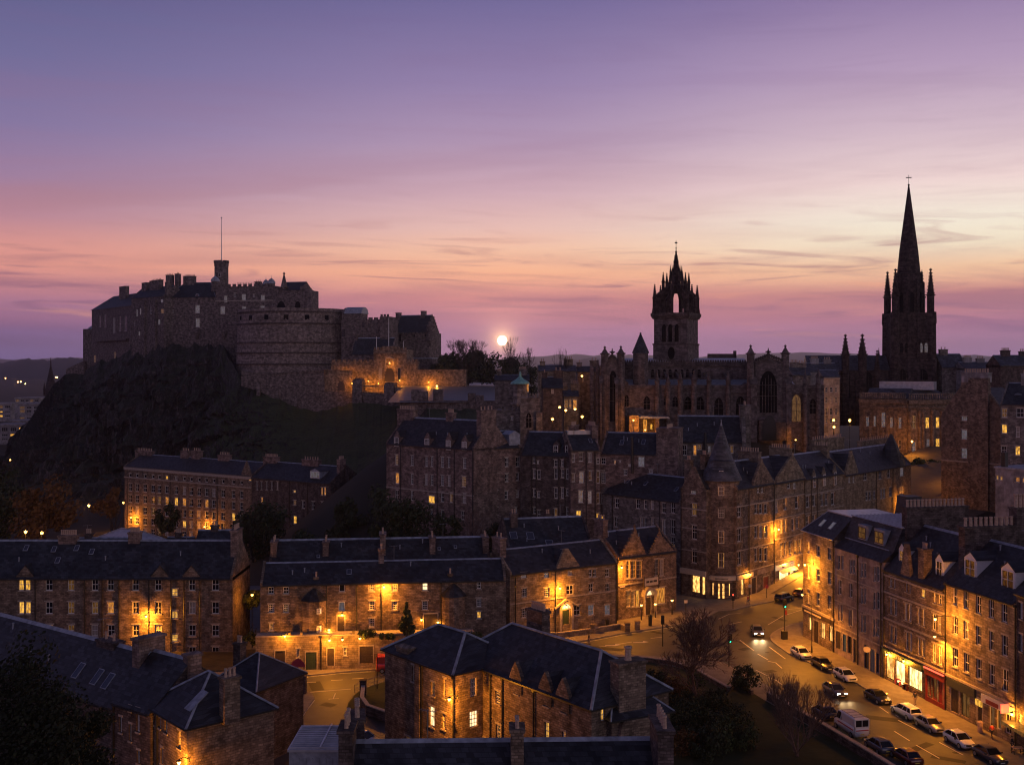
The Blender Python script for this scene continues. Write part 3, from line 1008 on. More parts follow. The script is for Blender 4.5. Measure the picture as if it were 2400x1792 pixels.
 def pipe(s, x, y0=None, y1=None, v=None):
  u, _ = s.uz(v or s.view, x, 500)
  m = MB()
  z0, z1 = .1, s.H - .1
  if y0 is not None:
   z1 = s.uz(v or s.view, x, y0)[1]
  if y1 is not None:
   z0 = s.uz(v or s.view, x, y1)[1]
  m.tube([(u, -.12, max(z0, .05)), (u, -.12, z1)], .085, 6)
  m.box(u - .16, u + .16, -.26, 0, z1 - .3, z1)
  z = z0 + 1.5
  while z < z1:
   m.box(u - .13, u + .13, -.2, 0, z, z + .08)
   z += 2.4
  m.build('drainpipe', M_['black_iron'], s.root)
 def band(s, z, h=.22, out=.10, x0=0, x1=None, name=None):
  s.trim.box(x0, s.L if x1 is None else x1, -out, .03, z, z + h)
 def dormer(s, u, w_, z0, zt, zp, y0, y1, lit=0, roofm='slate', style='stone', kind='sash'):
  """dormer standing at y0: window z0..zt, peak zp, running back to y1"""
  m = MB()
  mat = s.wallm if style == 'stone' else M_['white_paint'] if style == 'white' else M_['lead']
  hw = w_ / 2 + .22
  m.prism_xz([(-hw, z0 - .25), (hw, z0 - .25), (hw, zt + .12), (0, zp), (-hw, zt + .12)], y0, y0 + .3)
  m.prism_yz([(y0 + .3, z0 - .25), (y0 + .3, zt + .1), (y1, zt + .1)], -hw, -hw + .12)
  m.prism_yz([(y0 + .3, z0 - .25), (y0 + .3, zt + .1), (y1, zt + .1)], hw - .12, hw)
  d = m.build('dormer', mat, s.root, loc=(u, 0, 0))
  r = MB()
  for sg in (-1, 1):
   r.loft([[(sg * (hw + .12), y, zt + .02), (0, y, zp + .06), (0, y, zp + .16), (sg * (hw + .12), y, zt + .14)] for y in (y0 + (.32 if style == 'stone' else -.1), y1 + .8)])
  r.build('dormer_roof', M_[roofm], d)
  put_window(d, w_, zt - z0, (0, y0 - .085, z0), 0.0, lit, kind)
  return d
 def dormer_px(s, xc, w_, yp, y0, y1, off=0.0, back=2.5, lit=0, v=None, **kw):
  v = v or s.view
  u, zp = s.uz(v, xc, yp, off)
  zt = s.uz(v, xc, y0, off)[1]
  zb = s.uz(v, xc, y1, off)[1]
  return s.dormer(u, w_, zb, zt, zp, off - .05, off + back, lit, **kw)
 def skylight(s, u, y, w_=.7, l=1.1, lit='s'):
  """roof window on the front slope, at distance y behind the facade"""
  z = s.roof_eq(y)
  ang = math.atan(s.k1)
  m = MB()
  m.box(-w_ / 2, w_ / 2, -l / 2, l / 2, -.05, .07)
  o = m.build('skylight', M_['lead'], s.last_roof, loc=(u, y, z), rot=(ang, 0, 0))
  p = MB()
  p.box(-w_ / 2 + .08, w_ / 2 - .08, -l / 2 + .08, l / 2 - .08, .07, .085)
  p.build('pane', M_[PANE[lit]], o)
  return o
 def sky_px(s, x, y, v=None, **kw):
  # solve for the point of the front slope seen at this pixel
  v = v or s.view
  lo, hi = .1, s.yr - .1
  for _ in range(30):
   mid = (lo + hi) / 2
   u, z = s.uz(v, x, y, mid)
   if z > s.roof_eq(mid):
    lo = mid
   else:
    hi = mid
  u, z = s.uz(v, x, y, mid)
  if 1 < u < s.L - 1:
   return s.skylight(u, mid, **kw)
 def face_grid(s, m, face):
  lim = s.L if face in 'F' else s.D
  ops = [(max(0, a), min(lim, b), max(0, c), min(s.H, d)) for a, b, c, d in s.open.get(face, [])]
  xs = sorted({0.0, lim} | {q[0] for q in ops} | {q[1] for q in ops})
  zs = sorted({0.0, s.H} | {q[2] for q in ops} | {q[3] for q in ops})
  def P(u, z, d=0.0):
   if face == 'F':
    return (u, d, z)
   if face == 'R':
    return (s.L - d, u, z)
   return (d, s.D - u, z)
  for i in range(len(xs) - 1):
   # merge cells going up a column
   run = None
   for j in range(len(zs) - 1):
    cx, cz = (xs[i] + xs[i + 1]) / 2, (zs[j] + zs[j + 1]) / 2
    hole = any(a < cx < b and c < cz < d for a, b, c, d in ops)
    if not hole and run is None:
     run = zs[j]
    if run is not None and (hole or j == len(zs) - 2):
     z1 = zs[j] if hole else zs[j + 1]
     m.poly([P(xs[i], run), P(xs[i + 1], run), P(xs[i + 1], z1), P(xs[i], z1)])
     run = None
  rd = .26
  for a, b, c, d in ops:
   m.poly([P(a, c), P(a, c, rd), P(a, d, rd), P(a, d)])
   m.poly([P(b, c), P(b, d), P(b, d, rd), P(b, c, rd)])
   m.poly([P(a, c), P(b, c), P(b, c, rd), P(a, c, rd)])
   m.poly([P(a, d), P(a, d, rd), P(b, d, rd), P(b, d)])
 def finish(s, name='wall', trim='sill_stone'):
  m = MB()
  for f in 'FRL':
   s.face_grid(m, f)
  m.poly([(0, s.D, 0), (0, s.D, s.H), (s.L, s.D, s.H), (s.L, s.D, 0)])
  m.poly([(0, 0, s.H - .01), (s.L, 0, s.H - .01), (s.L, s.D, s.H - .01), (0, s.D, s.H - .01)])
  add(m, s.extra)
  m.build(name, s.wallm, s.root, fix=False)
  if s.trim.v:
   s.trim.build('stone_trim', M_[trim], s.root)
  return s
 def lamp(s, x, y, power, label, out=1.0, v=None, pole=False, group='lanterns fixed to house walls', drop=None):
  out = out * 1.3 if power > 250 else out
  u, z = s.uz(v or s.view, x, y, -out)
  p = s.world(u, -out, z)
  return wall_lamp(p, s.rot, out, power, label, group)
# ------------------------------------------------------------------ lamps
SODIUM = (1.0, .325, .022)
LAMP_GAIN = 5.6
def point(parent, power, loc, r=.14, col=SODIUM, spot=None):
 l = bpy.data.lights.new('lamp_light', 'SPOT' if spot else 'POINT')
 l.energy = power * (2.0 if spot else LAMP_GAIN)
 l.color = col
 l.shadow_soft_size = r
 if spot:
  l.spot_size = R(spot)
  l.spot_blend = .6
 return link('lamp_light', l, parent, loc)
def wall_lamp(p, rot, out, power, label, group):
 root = empty('wall_lamp', label, 'wall lamp', p, rot, group)
 m = MB()
 m.tube([(0, out, .05), (0, out * .5, .32), (0, .05, .26), (0, 0, .2)], .035, 5)
 m.box(-.12, .12, out - .04, out + .02, -.15, .25)
 m.build('bracket', M_['black_iron'], root)
 m = MB()
 m.lathe(0, 0, [(.02, .26), (.2, .14), (.24, .10), (.2, .10)], 8)
 m.build('lamp_hood', M_['black_iron'], root)
 m = MB()
 m.sphere((0, 0, .0), .17, 8, 6)
 m.build('lantern', M_['sodium_glow'], root, smooth=True)
 if 'castle gate' in group:
  power *= .42
 point(root, power, (0, -.02, -.24))
 if power >= 300 and 'street' not in group and out < 2:
  sp_ = point(root, power * 3.0, (0, -.05, -.3), .12, SODIUM, 150)
  sp_.rotation_euler = (R(-22), 0, 0)
 return root
def street_lamp(p, h, power, label, arm=1.2, rot=0.0, glow='sodium_glow', group='tall street lamps', head=.16, spot=150, col=SODIUM, pr=.09):
 root = empty('street_lamp', label, 'street lamp', p, rot, group)
 m = MB()
 m.lathe(0, 0, [(pr * 1.8, 0), (pr * 1.7, .9), (pr, 1.1), (pr * .6, h)], 8)
 if arm:
  m.tube([(0, 0, h - .05), (arm * .3, 0, h + .3), (arm, 0, h + .38)], .05, 6)
 m.build('pole', M_['black_iron'], root)
 m = MB()
 z = h + .38 if arm else h + .2
 m.lathe(arm, 0, [(.03, z + .14), (head * 1.5, z + .04), (head * 1.6, z), (head, z)], 8)
 m.build('lamp_hood', M_['black_iron'], root)
 m = MB()
 m.sphere((arm, 0, z - head * .5), head, 8, 6)
 m.build('lantern', M_[glow], root, smooth=True)
 if power:
  point(root, power if spot else power * .4, (arm, 0, z - head * 1.8), .12, col, spot)
 return root
# ================================================================== houses, front to back
def at(p, Y):
 """world xy at photo column p and distance Y"""
 return ((p - 1200) * Y / S, Y)
def pw(pts, w_):
 return [(x - w_ / 2, x + w_ / 2) + tuple(r) for x, *r in pts]
# --- four-storey tenement at the left edge
B = Bld('tenement', 'four storey brown tenement with a plain dark roof, at the left edge', 'tenement', (-81, 165), (-42, 165), 11, -4, 11.4, 'A', 'stone_brown', 'slate', 'tenement blocks')
B.row(495, 600, [(160, 203, 'y'), (217, 260, 'y'), (390, 452), (583, 640, 'd'), (787, 845), (922, 980), (1138, 1195), (1332, 1388), (1622, 1680), (1822, 1885)])
B.row(697, 800, [(160, 208, 'y'), (217, 263, 'y'), (390, 452), (583, 640, 'd'), (787, 845, 'd'), (922, 982, 'o'), (1138, 1195), (1332, 1388), (1622, 1682), (1822, 1885)])
B.row(893, 993, [(160, 208, 'y'), (217, 265, 'y'), (395, 457, 'y'), (583, 638, 'd'), (785, 842), (925, 988), (1138, 1198), (1332, 1392), (1622, 1685), (1822, 1885)])
B.row(1082, 1182, [(160, 208), (395, 455), (785, 840), (925, 985), (1138, 1190), (1332, 1390), (1622, 1685), (1822, 1885)])
for y0, y1 in ((587, 648), (775, 840), (978, 1042)):
 B.win(1476, 1530, y0, y1, 'y', kind='grid')
B.gable(16.05)
for x in (305, 730, 880, 1025, 1282, 1720, 1472, 1585):
 B.pipe(x)
for xc in (215, 1375, 1645):
 u, z = B.uz('A', xc, 470)
 B.extra.prism_xz([(u - 1.3, B.H - .4), (u + 1.3, B.H - .4), (u + 1.3, B.H + .15), (u, B.H + 1.75), (u - 1.3, B.H + .15)], -.06, .25)
 d = MB()
 for sg in (-1, 1):
  d.loft([[(u + sg * 1.45, y, B.H + .12), (u, y, B.H + 1.85), (u, y, B.H + 1.95), (u + sg * 1.45, y, B.H + .22)] for y in (.05, 2.6)])
 d.build('dormer_roof', B.roofm, B.root)
B.chim_px(500, 655, 125, 5.5, 1.3, 8, wall='stone_pink')
B.chim_px(1102, 1200, 100, 5.5, 1.2, 6, wall='stone_pink')
B.chimney(B.L - .55, 4.6, 1.0, 3.4, B.H - .5, B.r + 2.0, 4, wall='stone_pink')
for x, y in ((225, 235), (660, 235), (790, 265), (497, 340), (465, 245)):
 B.sky_px(x, y)
B.band(4.1, .2, .06)
B.lamp(1258, 818, 420, 'bright orange lamp on the left edge tenement, between its second and third floor windows', .8)
B.finish()
# --- low retaining wall with store doors, under the raised terrace
B = Bld('retaining_wall', 'long rubble retaining wall with dark store doors along the lower left road', 'wall', at(599, 155), at(1110, 157.6), 1.9, -.2, 5.0, 'B', 'stone_tan', 'slate')
B.door(348, 433, 1118, 1300, 'wood_dark')
B.door(612, 705, 1128, 1282, 'wood_green')
B.door(797, 855, 1098, 1246, 'wood_dark')
B.door(1075, 1190, 1078, 1225, 'wood_dark')
B.win(532, 562, 1100, 1175, kind='one')
B.win(935, 965, 1090, 1160, 'd')
B.trim.box(0, B.L, -.08, B.D, B.H - .12, B.H + .06)
for u in (4.5, 6.2, 13.5):
 B.extra.box(u, u + .35, 0, .5, B.H, B.H + .45)
B.pipe(745)
B.finish()
# --- long low row on the terrace, with a stair tower at each end
ROW = B = Bld('terraced_row', 'long low stone row with twin dark roofs on the terrace above the retaining wall', 'terraced houses', at(610, 157), at(1186, 161), 8, 0, 11.9, 'B', 'stone_brown', 'slate')
B.row(567, 630, [(290, 338), (418, 466)])
B.row(545, 605, [(1152, 1202), (1352, 1402)], kind='grid')
B.win(898, 948, 545, 612, kind='one')
B.win(1615, 1662, 530, 600, 'w')
B.row(718, 790, [(290, 340), (418, 466, 'd')], kind='grid')
B.row(690, 765, [(1155, 1205), (1352, 1400), (1615, 1663)], kind='grid')
B.win(893, 950, 695, 775, 'b', kind='one')
B.win(295, 335, 880, 945, kind='grid')
B.win(1155, 1203, 840, 915, kind='grid')
B.win(2085, 2120, 525, 585)
B.win(2082, 2122, 668, 740, kind='grid')
B.win(2085, 2122, 782, 840, 'y')
B.win(1945, 1985, 800, 870, 'o')
B.door(885, 945, 820, 965)
B.door(1630, 1745, 800, 920, 'wood_dark', name='arched_door')
for x in (790, 1050, 1262, 1775):
 B.pipe(x)
B.gable(14.2)
B.chimney(B.uz('B', 1262, 340, 4)[0], 4, .8, 1.2, B.H, B.r + 1.9, 2, wall='stone_pink')
B.sky_px(985, 440)
for xa, xb, ytop, ybot, kind in ((572, 790, 575, 700, 'oct'), (1782, 1992, 540, 660, 'round')):
 ua, _ = B.uz('B', xa, 800, -1.4)
 ub, _ = B.uz('B', xb, 800, -1.4)
 uc, rr = (ua + ub) / 2, (ub - ua) / 2
 ze = B.uz('B', (xa + xb) / 2, ybot, -1.5)[1]
 m = MB()
 nn = 8 if kind == 'oct' else 16
 m.cyl(uc, .4, 0, ze, rr * 1.02, n=nn, rot=math.pi / 8)
 t = m.build('stair_tower', B.wallm, B.root)
 m = MB()
 m.cyl(uc, .4, ze, ze + 2.0, rr * 1.16, .15, n=nn, rot=math.pi / 8)
 m.build('tower_roof', B.roofm, t)
 for wx, wy0, wy1 in (((728, 757, 803), (728, 905, 960)) if kind == 'oct' else ((1848, 730, 768),)):
  pass
 for wy0, wy1 in ((755, 805), (905, 960)) if kind == 'oct' else ((728, 772),):
  z1 = B.uz('B', 728, wy0, -1.5)[1]
  z0 = B.uz('B', 728, wy1, -1.5)[1]
  put_window(t, .72, z1 - z0, (uc + rr * (.42 if kind == 'oct' else -.3), .4 - rr * .93, z0), R(22 if kind == 'oct' else -18), 'w', 'grid')
B.chimney(B.uz('B', 700, 560, .6)[0], .8, .6, .6, B.H - 1.5, B.H + .8, 1)
B.chimney(B.uz('B', 1855, 540, .6)[0], .8, .6, .6, B.H - 1.5, B.H + .9, 1)
B.lamp(1285, 566, 380, 'orange lamp under the eaves of the long low row', .75)
B.lamp(925, 808, 60, 'small lamp over the arched doorway of the long low row', .5, group='small door lamps')
B.lamp(812, 935, 70, 'small greenish yellow lamp at the foot of the octagonal stair tower', .6, group='small door lamps')
B.lamp(1608, 850, 25, 'small lamp left of the wide arched door on the terrace', .4, group='small door lamps')
B.lamp(1750, 870, 25, 'small lamp right of the wide arched door on the terrace', .4, group='small door lamps')
B.finish()
B = Bld('rear_row', 'rear row roof with five stone stacks behind the long low terrace', 'terraced houses', at(629, 171.5), at(1150, 175.5), 9, 0, 11.2, 'B', 'stone_dark', 'slate')
B.gable(15.2)
for x, yt in ((315, 160), (790, 160), (1275, 95), (1697, 125), (2185, 120)):
 u, z = B.uz('B', x, yt, 4.5)
 B.chimney(min(max(u, .6), B.L - .6), 3.6, .9, 3.6, B.H - .5, z, 2, wall='stone_pink')
for x, y in ((720, 305), (1760, 240), (1900, 225)):
 B.sky_px(x, y, w_=.5, l=.6)
B.finish()
# --- house with the central gable and lit arched doorway
B = Bld('stone_house', 'three storey tan house with a central gable and lit arched doorway, bathed in orange light', 'house', at(1195, 172), at(1446, 183), 9, 0, 10.55, 'C', 'stone_tan', 'slate')
B.row(432, 500, [(445, 495, 'b'), (642, 685, 'b'), (1028, 1058), (1064, 1096), (1170, 1208)], slope=-.015)
B.win(845, 890, 400, 470, kind='grid')
B.row(585, 662, [(450, 495), (642, 690)], kind='grid', slope=-.012)
B.win(837, 900, 553, 635, kind='pair')
B.row(552, 625, [(1030, 1067), (1172, 1208)], slope=-.012)
B.row(760, 840, [(450, 495), (645, 690)], kind='grid', slope=-.012)
B.row(735, 825, [(902, 957), (1025, 1075, 'b'), (1165, 1215, 'b')], slope=-.012)
B.door(800, 860, 765, 890, 'wood_green')
u, z = B.uz('C', 830, 765)
m = MB()
m.prism_xz([(u + .9 * math.cos(math.pi * i / 8), z + .15 + .8 * math.sin(math.pi * i / 8)) for i in range(9)], -.05, .03)
m.build('fanlight', M_['lit_white'], B.root)
m = MB()
for i in range(8):
 a0, a1 = math.pi * i / 8, math.pi * (i + 1) / 8
 m.prism_xz([(u + .95 * math.cos(a0), z + .15 + .85 * math.sin(a0)), (u + 1.35 * math.cos(a0), z + .15 + 1.25 * math.sin(a0)),
    (u + 1.35 * math.cos(a1), z + .15 + 1.25 * math.sin(a1)), (u + .95 * math.cos(a1), z + .15 + .85 * math.sin(a1))], -.3, .05)
for sg in (-1, 1):
 m.box(u + sg * 1.15 - .2, u + sg * 1.15 + .2, -.3, .05, .2, z + .2)
 m.prism_xz([(u + sg * 2.3, z + .3), (u + sg * 2.3, z + .6), (u, z + 1.9), (u, z + 1.6)], -.35, .05)
m.build('door_surround', M_['sill_stone'], B.root)
B.gable(13.6)
u0, z0_ = B.uz('C', 750, 410)
u1, _ = B.uz('C', 945, 400)
uc, zp = B.uz('C', 832, 240)
B.extra.prism_xz([(u0, B.H - .5), (u1, B.H - .5), (u1, B.H + .2), (uc + .5, zp - .2), (uc + .5, zp), (uc - .5, zp), (uc - .5, zp - .2), (u0, B.H + .2)], -.12, .35)
m = MB()
for sg, ux in ((-1, u0), (1, u1)):
 m.loft([[(ux, y, B.H - .1), (uc, y, zp - .45), (uc, y, zp - .3), (ux, y, B.H + .05)] for y in (.36, 4.4)])
m.build('gable_roof', B.roofm, B.root)
B.band(B.uz('C', 800, 665)[1], .22, .09)
B.chimney(.55, 4.2, 1.1, 2.6, B.H - 1, B.r + 2.2, 2, wall='stone_pink')
for x in (395, 738, 1262):
 B.pipe(x)
B.lamp(780, 577, 330, 'orange lamp in the middle of the tan gabled house front', .8)
B.lamp(835, 735, 45, 'bright lamp in the arched doorway of the tan gabled house', .7, group='small door lamps')
B.finish()
# --- slate roof with roof lights behind it
B = Bld('low_hall', 'low hall with skylights in its slate roof behind the tan gabled house', 'hall', at(1195, 192), at(1392, 196), 12, 0, 10.0, 'C', 'stone_dark', 'slate')
B.gable(15.6)
for x, y in ((525, 130), (690, 195), (380, 125)):
 B.sky_px(x, y, w_=1.3, l=1.6)
B.chimney(2, 5, 1.2, 1.2, B.H, B.r + 1.2, 2)
B.chimney(9, 7, 1.0, 1.0, B.H, B.r + .6, 2)
B.finish()
# --- twin gabled house with the lanterned porch
TW = B = Bld('gabled_house', 'reddish stone house with twin crow-stepped gables and a lantern-lit porch', 'house', at(1447, 186), at(1585, 194), 10, 0, 10.6, 'C', 'stone_brown', 'slate')
B.row(345, 495, [(1352, 1385), (1395, 1435), (1445, 1486)], kind='grid', frame='cream_paint')
B.row(330, 475, [(1595, 1632), (1640, 1678)], kind='grid', frame='cream_paint')
B.row(600, 738, [(1352, 1390, 'd'), (1396, 1430, 'd'), (1436, 1466, 'y')], kind='grid', frame='cream_paint')
B.win(1592, 1690, 575, 715, 'o', kind='shop', frame='cream_paint')
B.door(1503, 1560, 660, 850, 'wood_dark')
for xa, xp, xb, yp in ((1290, 1425, 1520, 80), (1540, 1640, 1765, 115)):
 ua, ub, (up_, zp) = B.uz('C', xa, 290)[0], B.uz('C', xb, 290)[0], B.uz('C', xp, yp)
 ua, ub = max(.05, ua), min(B.L - .05, ub)
 pts = [(ua, B.H - .4), (ub, B.H - .4)]
 k = 7
 for i in range(k):
  f = i / k
  x = ub + (up_ + .35 - ub) * f
  zz = B.H + (zp - .3 - B.H) * (f + .5 / k)
  pts += [(x, zz), (ub + (up_ + .35 - ub) * (f + 1 / k), zz)]
 pts += [(up_ + .35, zp), (up_ - .35, zp)]
 for i in reversed(range(k)):
  f = i / k
  zz = B.H + (zp - .3 - B.H) * (f + .5 / k)
  pts += [(ua + (up_ - .35 - ua) * (f + 1 / k), zz), (ua + (up_ - .35 - ua) * f, zz)]
 B.extra.prism_xz(pts, -.10, .4)
 m = MB()
 for ux in (ua, ub):
  m.loft([[(ux, y, B.H - .1), (up_, y, zp - .8), (up_, y, zp - .65), (ux, y, B.H + .05)] for y in (.42, 5.5)])
 m.build('gable_roof', B.roofm, B.root)
 m = MB()
 m.lathe(up_, .1, [(.22, zp), (.28, zp + .2), (.12, zp + .5), (.2, zp + .7), (.02, zp + 1.1)], 7)
 m.build('finial', B.wallm, B.root)
B.gable(14.3, ends=True)
B.chimney(.6, 5, 1.0, 2.4, B.H, B.r + 2.4, 3, wall='stone_pink')
B.band(B.uz('C', 1500, 530)[1], .25, .1)
ux, uz_ = B.uz('C', 1530, 640)
m = MB()
for sg in (-1, 1):
 m.cyl(ux + sg * 1.25, -.75, 0, uz_, .2, n=10)
for i in range(8):
 a0, a1 = math.pi * i / 8, math.pi * (i + 1) / 8
 m.prism_xz([(ux + 1.05 * math.cos(a0), uz_ + 1.05 * math.sin(a0)), (ux + 1.5 * math.cos(a0), uz_ + 1.5 * math.sin(a0)),
    (ux + 1.5 * math.cos(a1), uz_ + 1.5 * math.sin(a1)), (ux + 1.05 * math.cos(a1), uz_ + 1.05 * math.sin(a1))], -1.0, .05)
m.build('porch_arch', M_['sill_stone'], B.root)
m = MB()
m.prism_xz([(ux + 1.0 * math.cos(math.pi * i / 8), uz_ + 1.0 * math.sin(math.pi * i / 8)) for i in range(9)], -.12, -.08)
m.build('fanlight', M_['lit_white'], B.root)
# hanging board above the porch: illegible painted lines, as in the photograph
m = MB()
m.box(ux - 1.6, ux + 1.6, -1.1, -1.0, uz_ + 1.9, uz_ + 3.2)
sgn = m.build('sign_board', M_['sign_cream'], B.root)
m = MB()
m.box(ux - 1.75, ux - 1.6, -1.15, -.95, uz_ + 1.3, uz_ + 3.6)
m.box(ux + 1.6, ux + 1.75, -1.15, -.95, uz_ + 1.3, uz_ + 3.6)
for i, (a, b) in enumerate(((-1.2, -.5), (-.35, .3), (.45, 1.25))):
 m.box(ux + a, ux + b, -1.115, -1.1, uz_ + 2.4, uz_ + 2.75)
m.build('sign_frame', M_['wood_dark'], sgn)
m = MB()
u2, z2 = B.uz('C', 1317, 558)
m.box(u2 - .55, u2 + .55, -.08, 0, z2 - .25, z2 + .25)
m.build('name_plate', M_['sign_cream'], B.root)
B.pipe(1275)
B.lamp(1312, 400, 420, 'bright orange lamp at the upper left corner of the twin gabled house', .8)
B.finish()
for x, yl, yb, lab, pwr in ((1481, 712, 850, 'short globe lamp post left of the lit porch', 110), (1601, 703, 805, 'short globe lamp post right of the lit porch', 110), (1745, 672, 800, 'short globe lamp post at the far corner of the twin gabled house', 60)):
 p = B.world(B.uz('C', x, yl, -2.2)[0], -2.2, 0)
 h = B.uz('C', x, yl, -2.2)[1]
 street_lamp((p.x, p.y, KZ), h - KZ - .3, pwr, lab, arm=0, group='short globe lamps by the porch', head=.22, spot=None, glow='sodium_glow', pr=.06)
# --- plain long-roofed tenement left of the turret
B = Bld('plain_tenement', 'plain grey tenement with a long dark roof, left of the round turret', 'tenement', at(1412.7, 226), at(1595, 210), 11, 0, 17.2, 'D', 'stone_grey', 'slate', 'tenement blocks')
B.row(680, 760, [(222, 258), (403, 437), (473, 502), (531, 560)], slope=.04)
B.row(718, 808, [(624, 660), (706, 740)], slope=.01)
B.row(835, 925, [(216, 250), (440, 468), (470, 495), (535, 560)], slope=.04)
B.row(862, 985, [(627, 662), (707, 740)], slope=.015)
B.row(1010, 1100, [(627, 662), (707, 740)], slope=.015)
B.win(716, 736, 1088, 1118, 'y')
B.gable(21.2)
for x in (205, 612):
 B.pipe(x)
for x, y in ((335, 540), (490, 560), (755, 610)):
 B.sky_px(x, y)
B.finish()
# --- narrow gabled bay left of the turret
B = Bld('narrow_house', 'narrow gabled house front squeezed between the round turret and the plain tenement', 'house', at(1595, 207.5), at(1655, 203), 9, 0, 20.3, 'D', 'stone_brown', 'slate')
for y0, y1, l in ((570, 650, 'b'), (733, 838, 'd'), (920, 1040, 0), (1125, 1245, 0)):
 B.win(876 + (10 if y0 > 700 else 0), 920 + (8 if y0 > 700 else 0), y0, y1, l)
u0, zp = B.uz('D', 905, 425)
B.extra.prism_xz([(.1, B.H - .4), (B.L - .1, B.H - .4), (B.L - .6, B.H + .4), (B.L / 2 + .5, zp - .3), (B.L / 2 + .35, zp + .2), (B.L / 2 - .35, zp + .2), (B.L / 2 - .5, zp - .3), (.6, B.H + .4)], -.05, .4)
m = MB()
for ux in (0, B.L):
 m.loft([[(ux, y, B.H - .1), (B.L / 2, y, zp - .6), (B.L / 2, y, zp - .45), (ux, y, B.H + .05)] for y in (.42, 9)])
m.build('roof', B.roofm, B.root)
B.chimney(.7, 1.6, 1.2, 1.2, B.H - 1, B.H + 5.2, 2)
B.chimney(2.9, 3.5, 1.1, 1.1, B.H, B.H + 6.2, 3)
B.pipe(797)
for z in (4.4, 8.6, 12.7, 16.4):
 B.band(z, .2, .08)
# its share of the shop front
B.win(886, 955, 1352, 1500, 'S', kind='shop', frame='wood_dark', sill=False)
B.win(972, 1000, 1362, 1520, 'S', kind='shop', frame='wood_dark', sill=False)
m = MB()
m.box(.1, B.L, -.35, .02, B.uz('D', 900, 1345)[1], B.uz('D', 900, 1298)[1])
m.build('shop_fascia', M_['sign_cream'], B.root)
B.finish()
# --- corner building with the conical turret
WING = Plane((41.5, 203), (41.5 + .66 * 82, 203 + .751 * 82))
def wing(v, x):
 u = WING.uz(v, x, 900)[0]
 p = WING.a + WING.u * u
 return (p.x, p.y)
def facade_gable(B, xa, xp, xb, ye, yp, stepped=False, depth=5.0):
 ua, ub = B.uz(B.view, xa, ye)[0], B.uz(B.view, xb, ye)[0]
 ua, ub = max(.05, ua), min(B.L - .05, ub)
 up_, zp = B.uz(B.view, xp, yp)
 B.extra.prism_xz([(ua, B.H - .5), (ub, B.H - .5), (ub, B.H + .3), (ub - .5, B.H + 1.2), (up_ + .45, zp - .5), (up_ + .3, zp + .15), (up_ - .3, zp + .15), (up_ - .45, zp - .5), (ua + .5, B.H + 1.2), (ua, B.H + .3)], -.12, .4)
 m = MB()
 for ux in (ua, ub):
  m.loft([[(ux, y, B.H - .1), (up_, y, zp - .8), (up_, y, zp - .65), (ux, y, B.H + .05)] for y in (.42, depth)])
 m.build('gable_roof', B.roofm, B.root)
 return ua, ub, up_, zp
B = Bld('corner_building', 'five storey corner building with a tall conical slate turret over a lit shop', 'tenement', (41.5, 203), wing('D', 1595), 10, -.2, 20.5, 'D', 'stone_brown', 'slate', 'buildings up the curving street')
c = (39.3 - 41.5, 206.2 - 203)
cl = Vector((c[0] * B.u.x + c[1] * B.u.y, c[0] * B.v.x + c[1] * B.v.y))      # turret centre in local xy
TR = 3.35
m = MB()
m.cyl(cl.x, cl.y, 0, 22.2, TR, n=24)
for z in (4.7, 8.9, 13.0, 17.0):
 m.cyl(cl.x, cl.y, z, z + .22, TR + .12, n=24)
m.cyl(cl.x, cl.y, 21.8, 22.25, TR + .05, TR + .3, n=24)
tw_ = m.build('turret', B.wallm, B.root, smooth=False)
m = MB()
m.lathe(cl.x, cl.y, [(TR + .55, 22.1), (TR + .35, 22.6), (2.75, 24.6), (2.45, 25.6), (2.5, 25.7), (2.2, 26.0), (.14, 32.4), (.05, 33.0)], 24)
m.build('turret_roof', M_['slate_light'], tw_, smooth=False)
m = MB()
m.cyl(cl.x, cl.y, 32.2, 33.2, .22, .03, n=8)
m.sphere((cl.x, cl.y, 33.2), .14, 8, 6)
m.build('finial', M_['lead'], tw_)
ang0 = math.atan2(-(206.2), -(39.3)) - B.rot           # towards the viewer, local
fx = Vector((-39.3, -206.2)).normalized()
dirl = Vector((fx.x * B.u.x + fx.y * B.u.y, fx.x * B.v.x + fx.y * B.v.y))
for y0, y1, l, k in ((585, 665, 'o', 'sash'), (770, 855, 'd', 'grid'), (968, 1075, 'o', 'sash'), (1155, 1285, 'y', 'sash')):
 z1 = W('D', 1130, y0, 203).z + .2
 z0 = W('D', 1130, y1, 203).z + .2
 rot = math.atan2(dirl.y, dirl.x) + math.pi / 2
 put_window(tw_, 1.15, z1 - z0, (cl.x + dirl.x * (TR + .02), cl.y + dirl.y * (TR + .02), z0), rot, l, k, 'cream_paint')
 for sg in (-1, 1):
  a = math.atan2(dirl.y, dirl.x) + sg * .98
  put_window(tw_, .8, z1 - z0, (cl.x + math.cos(a) * (TR + .02), cl.y + math.sin(a) * (TR + .02), z0), a + math.pi / 2, 0, k, 'cream_paint')
a = math.atan2(dirl.y, dirl.x)
put_window(tw_, .8, .8, (cl.x + math.cos(a) * 3.05, cl.y + math.sin(a) * 3.05, 23.2), a + math.pi / 2, 'b', 'grid')
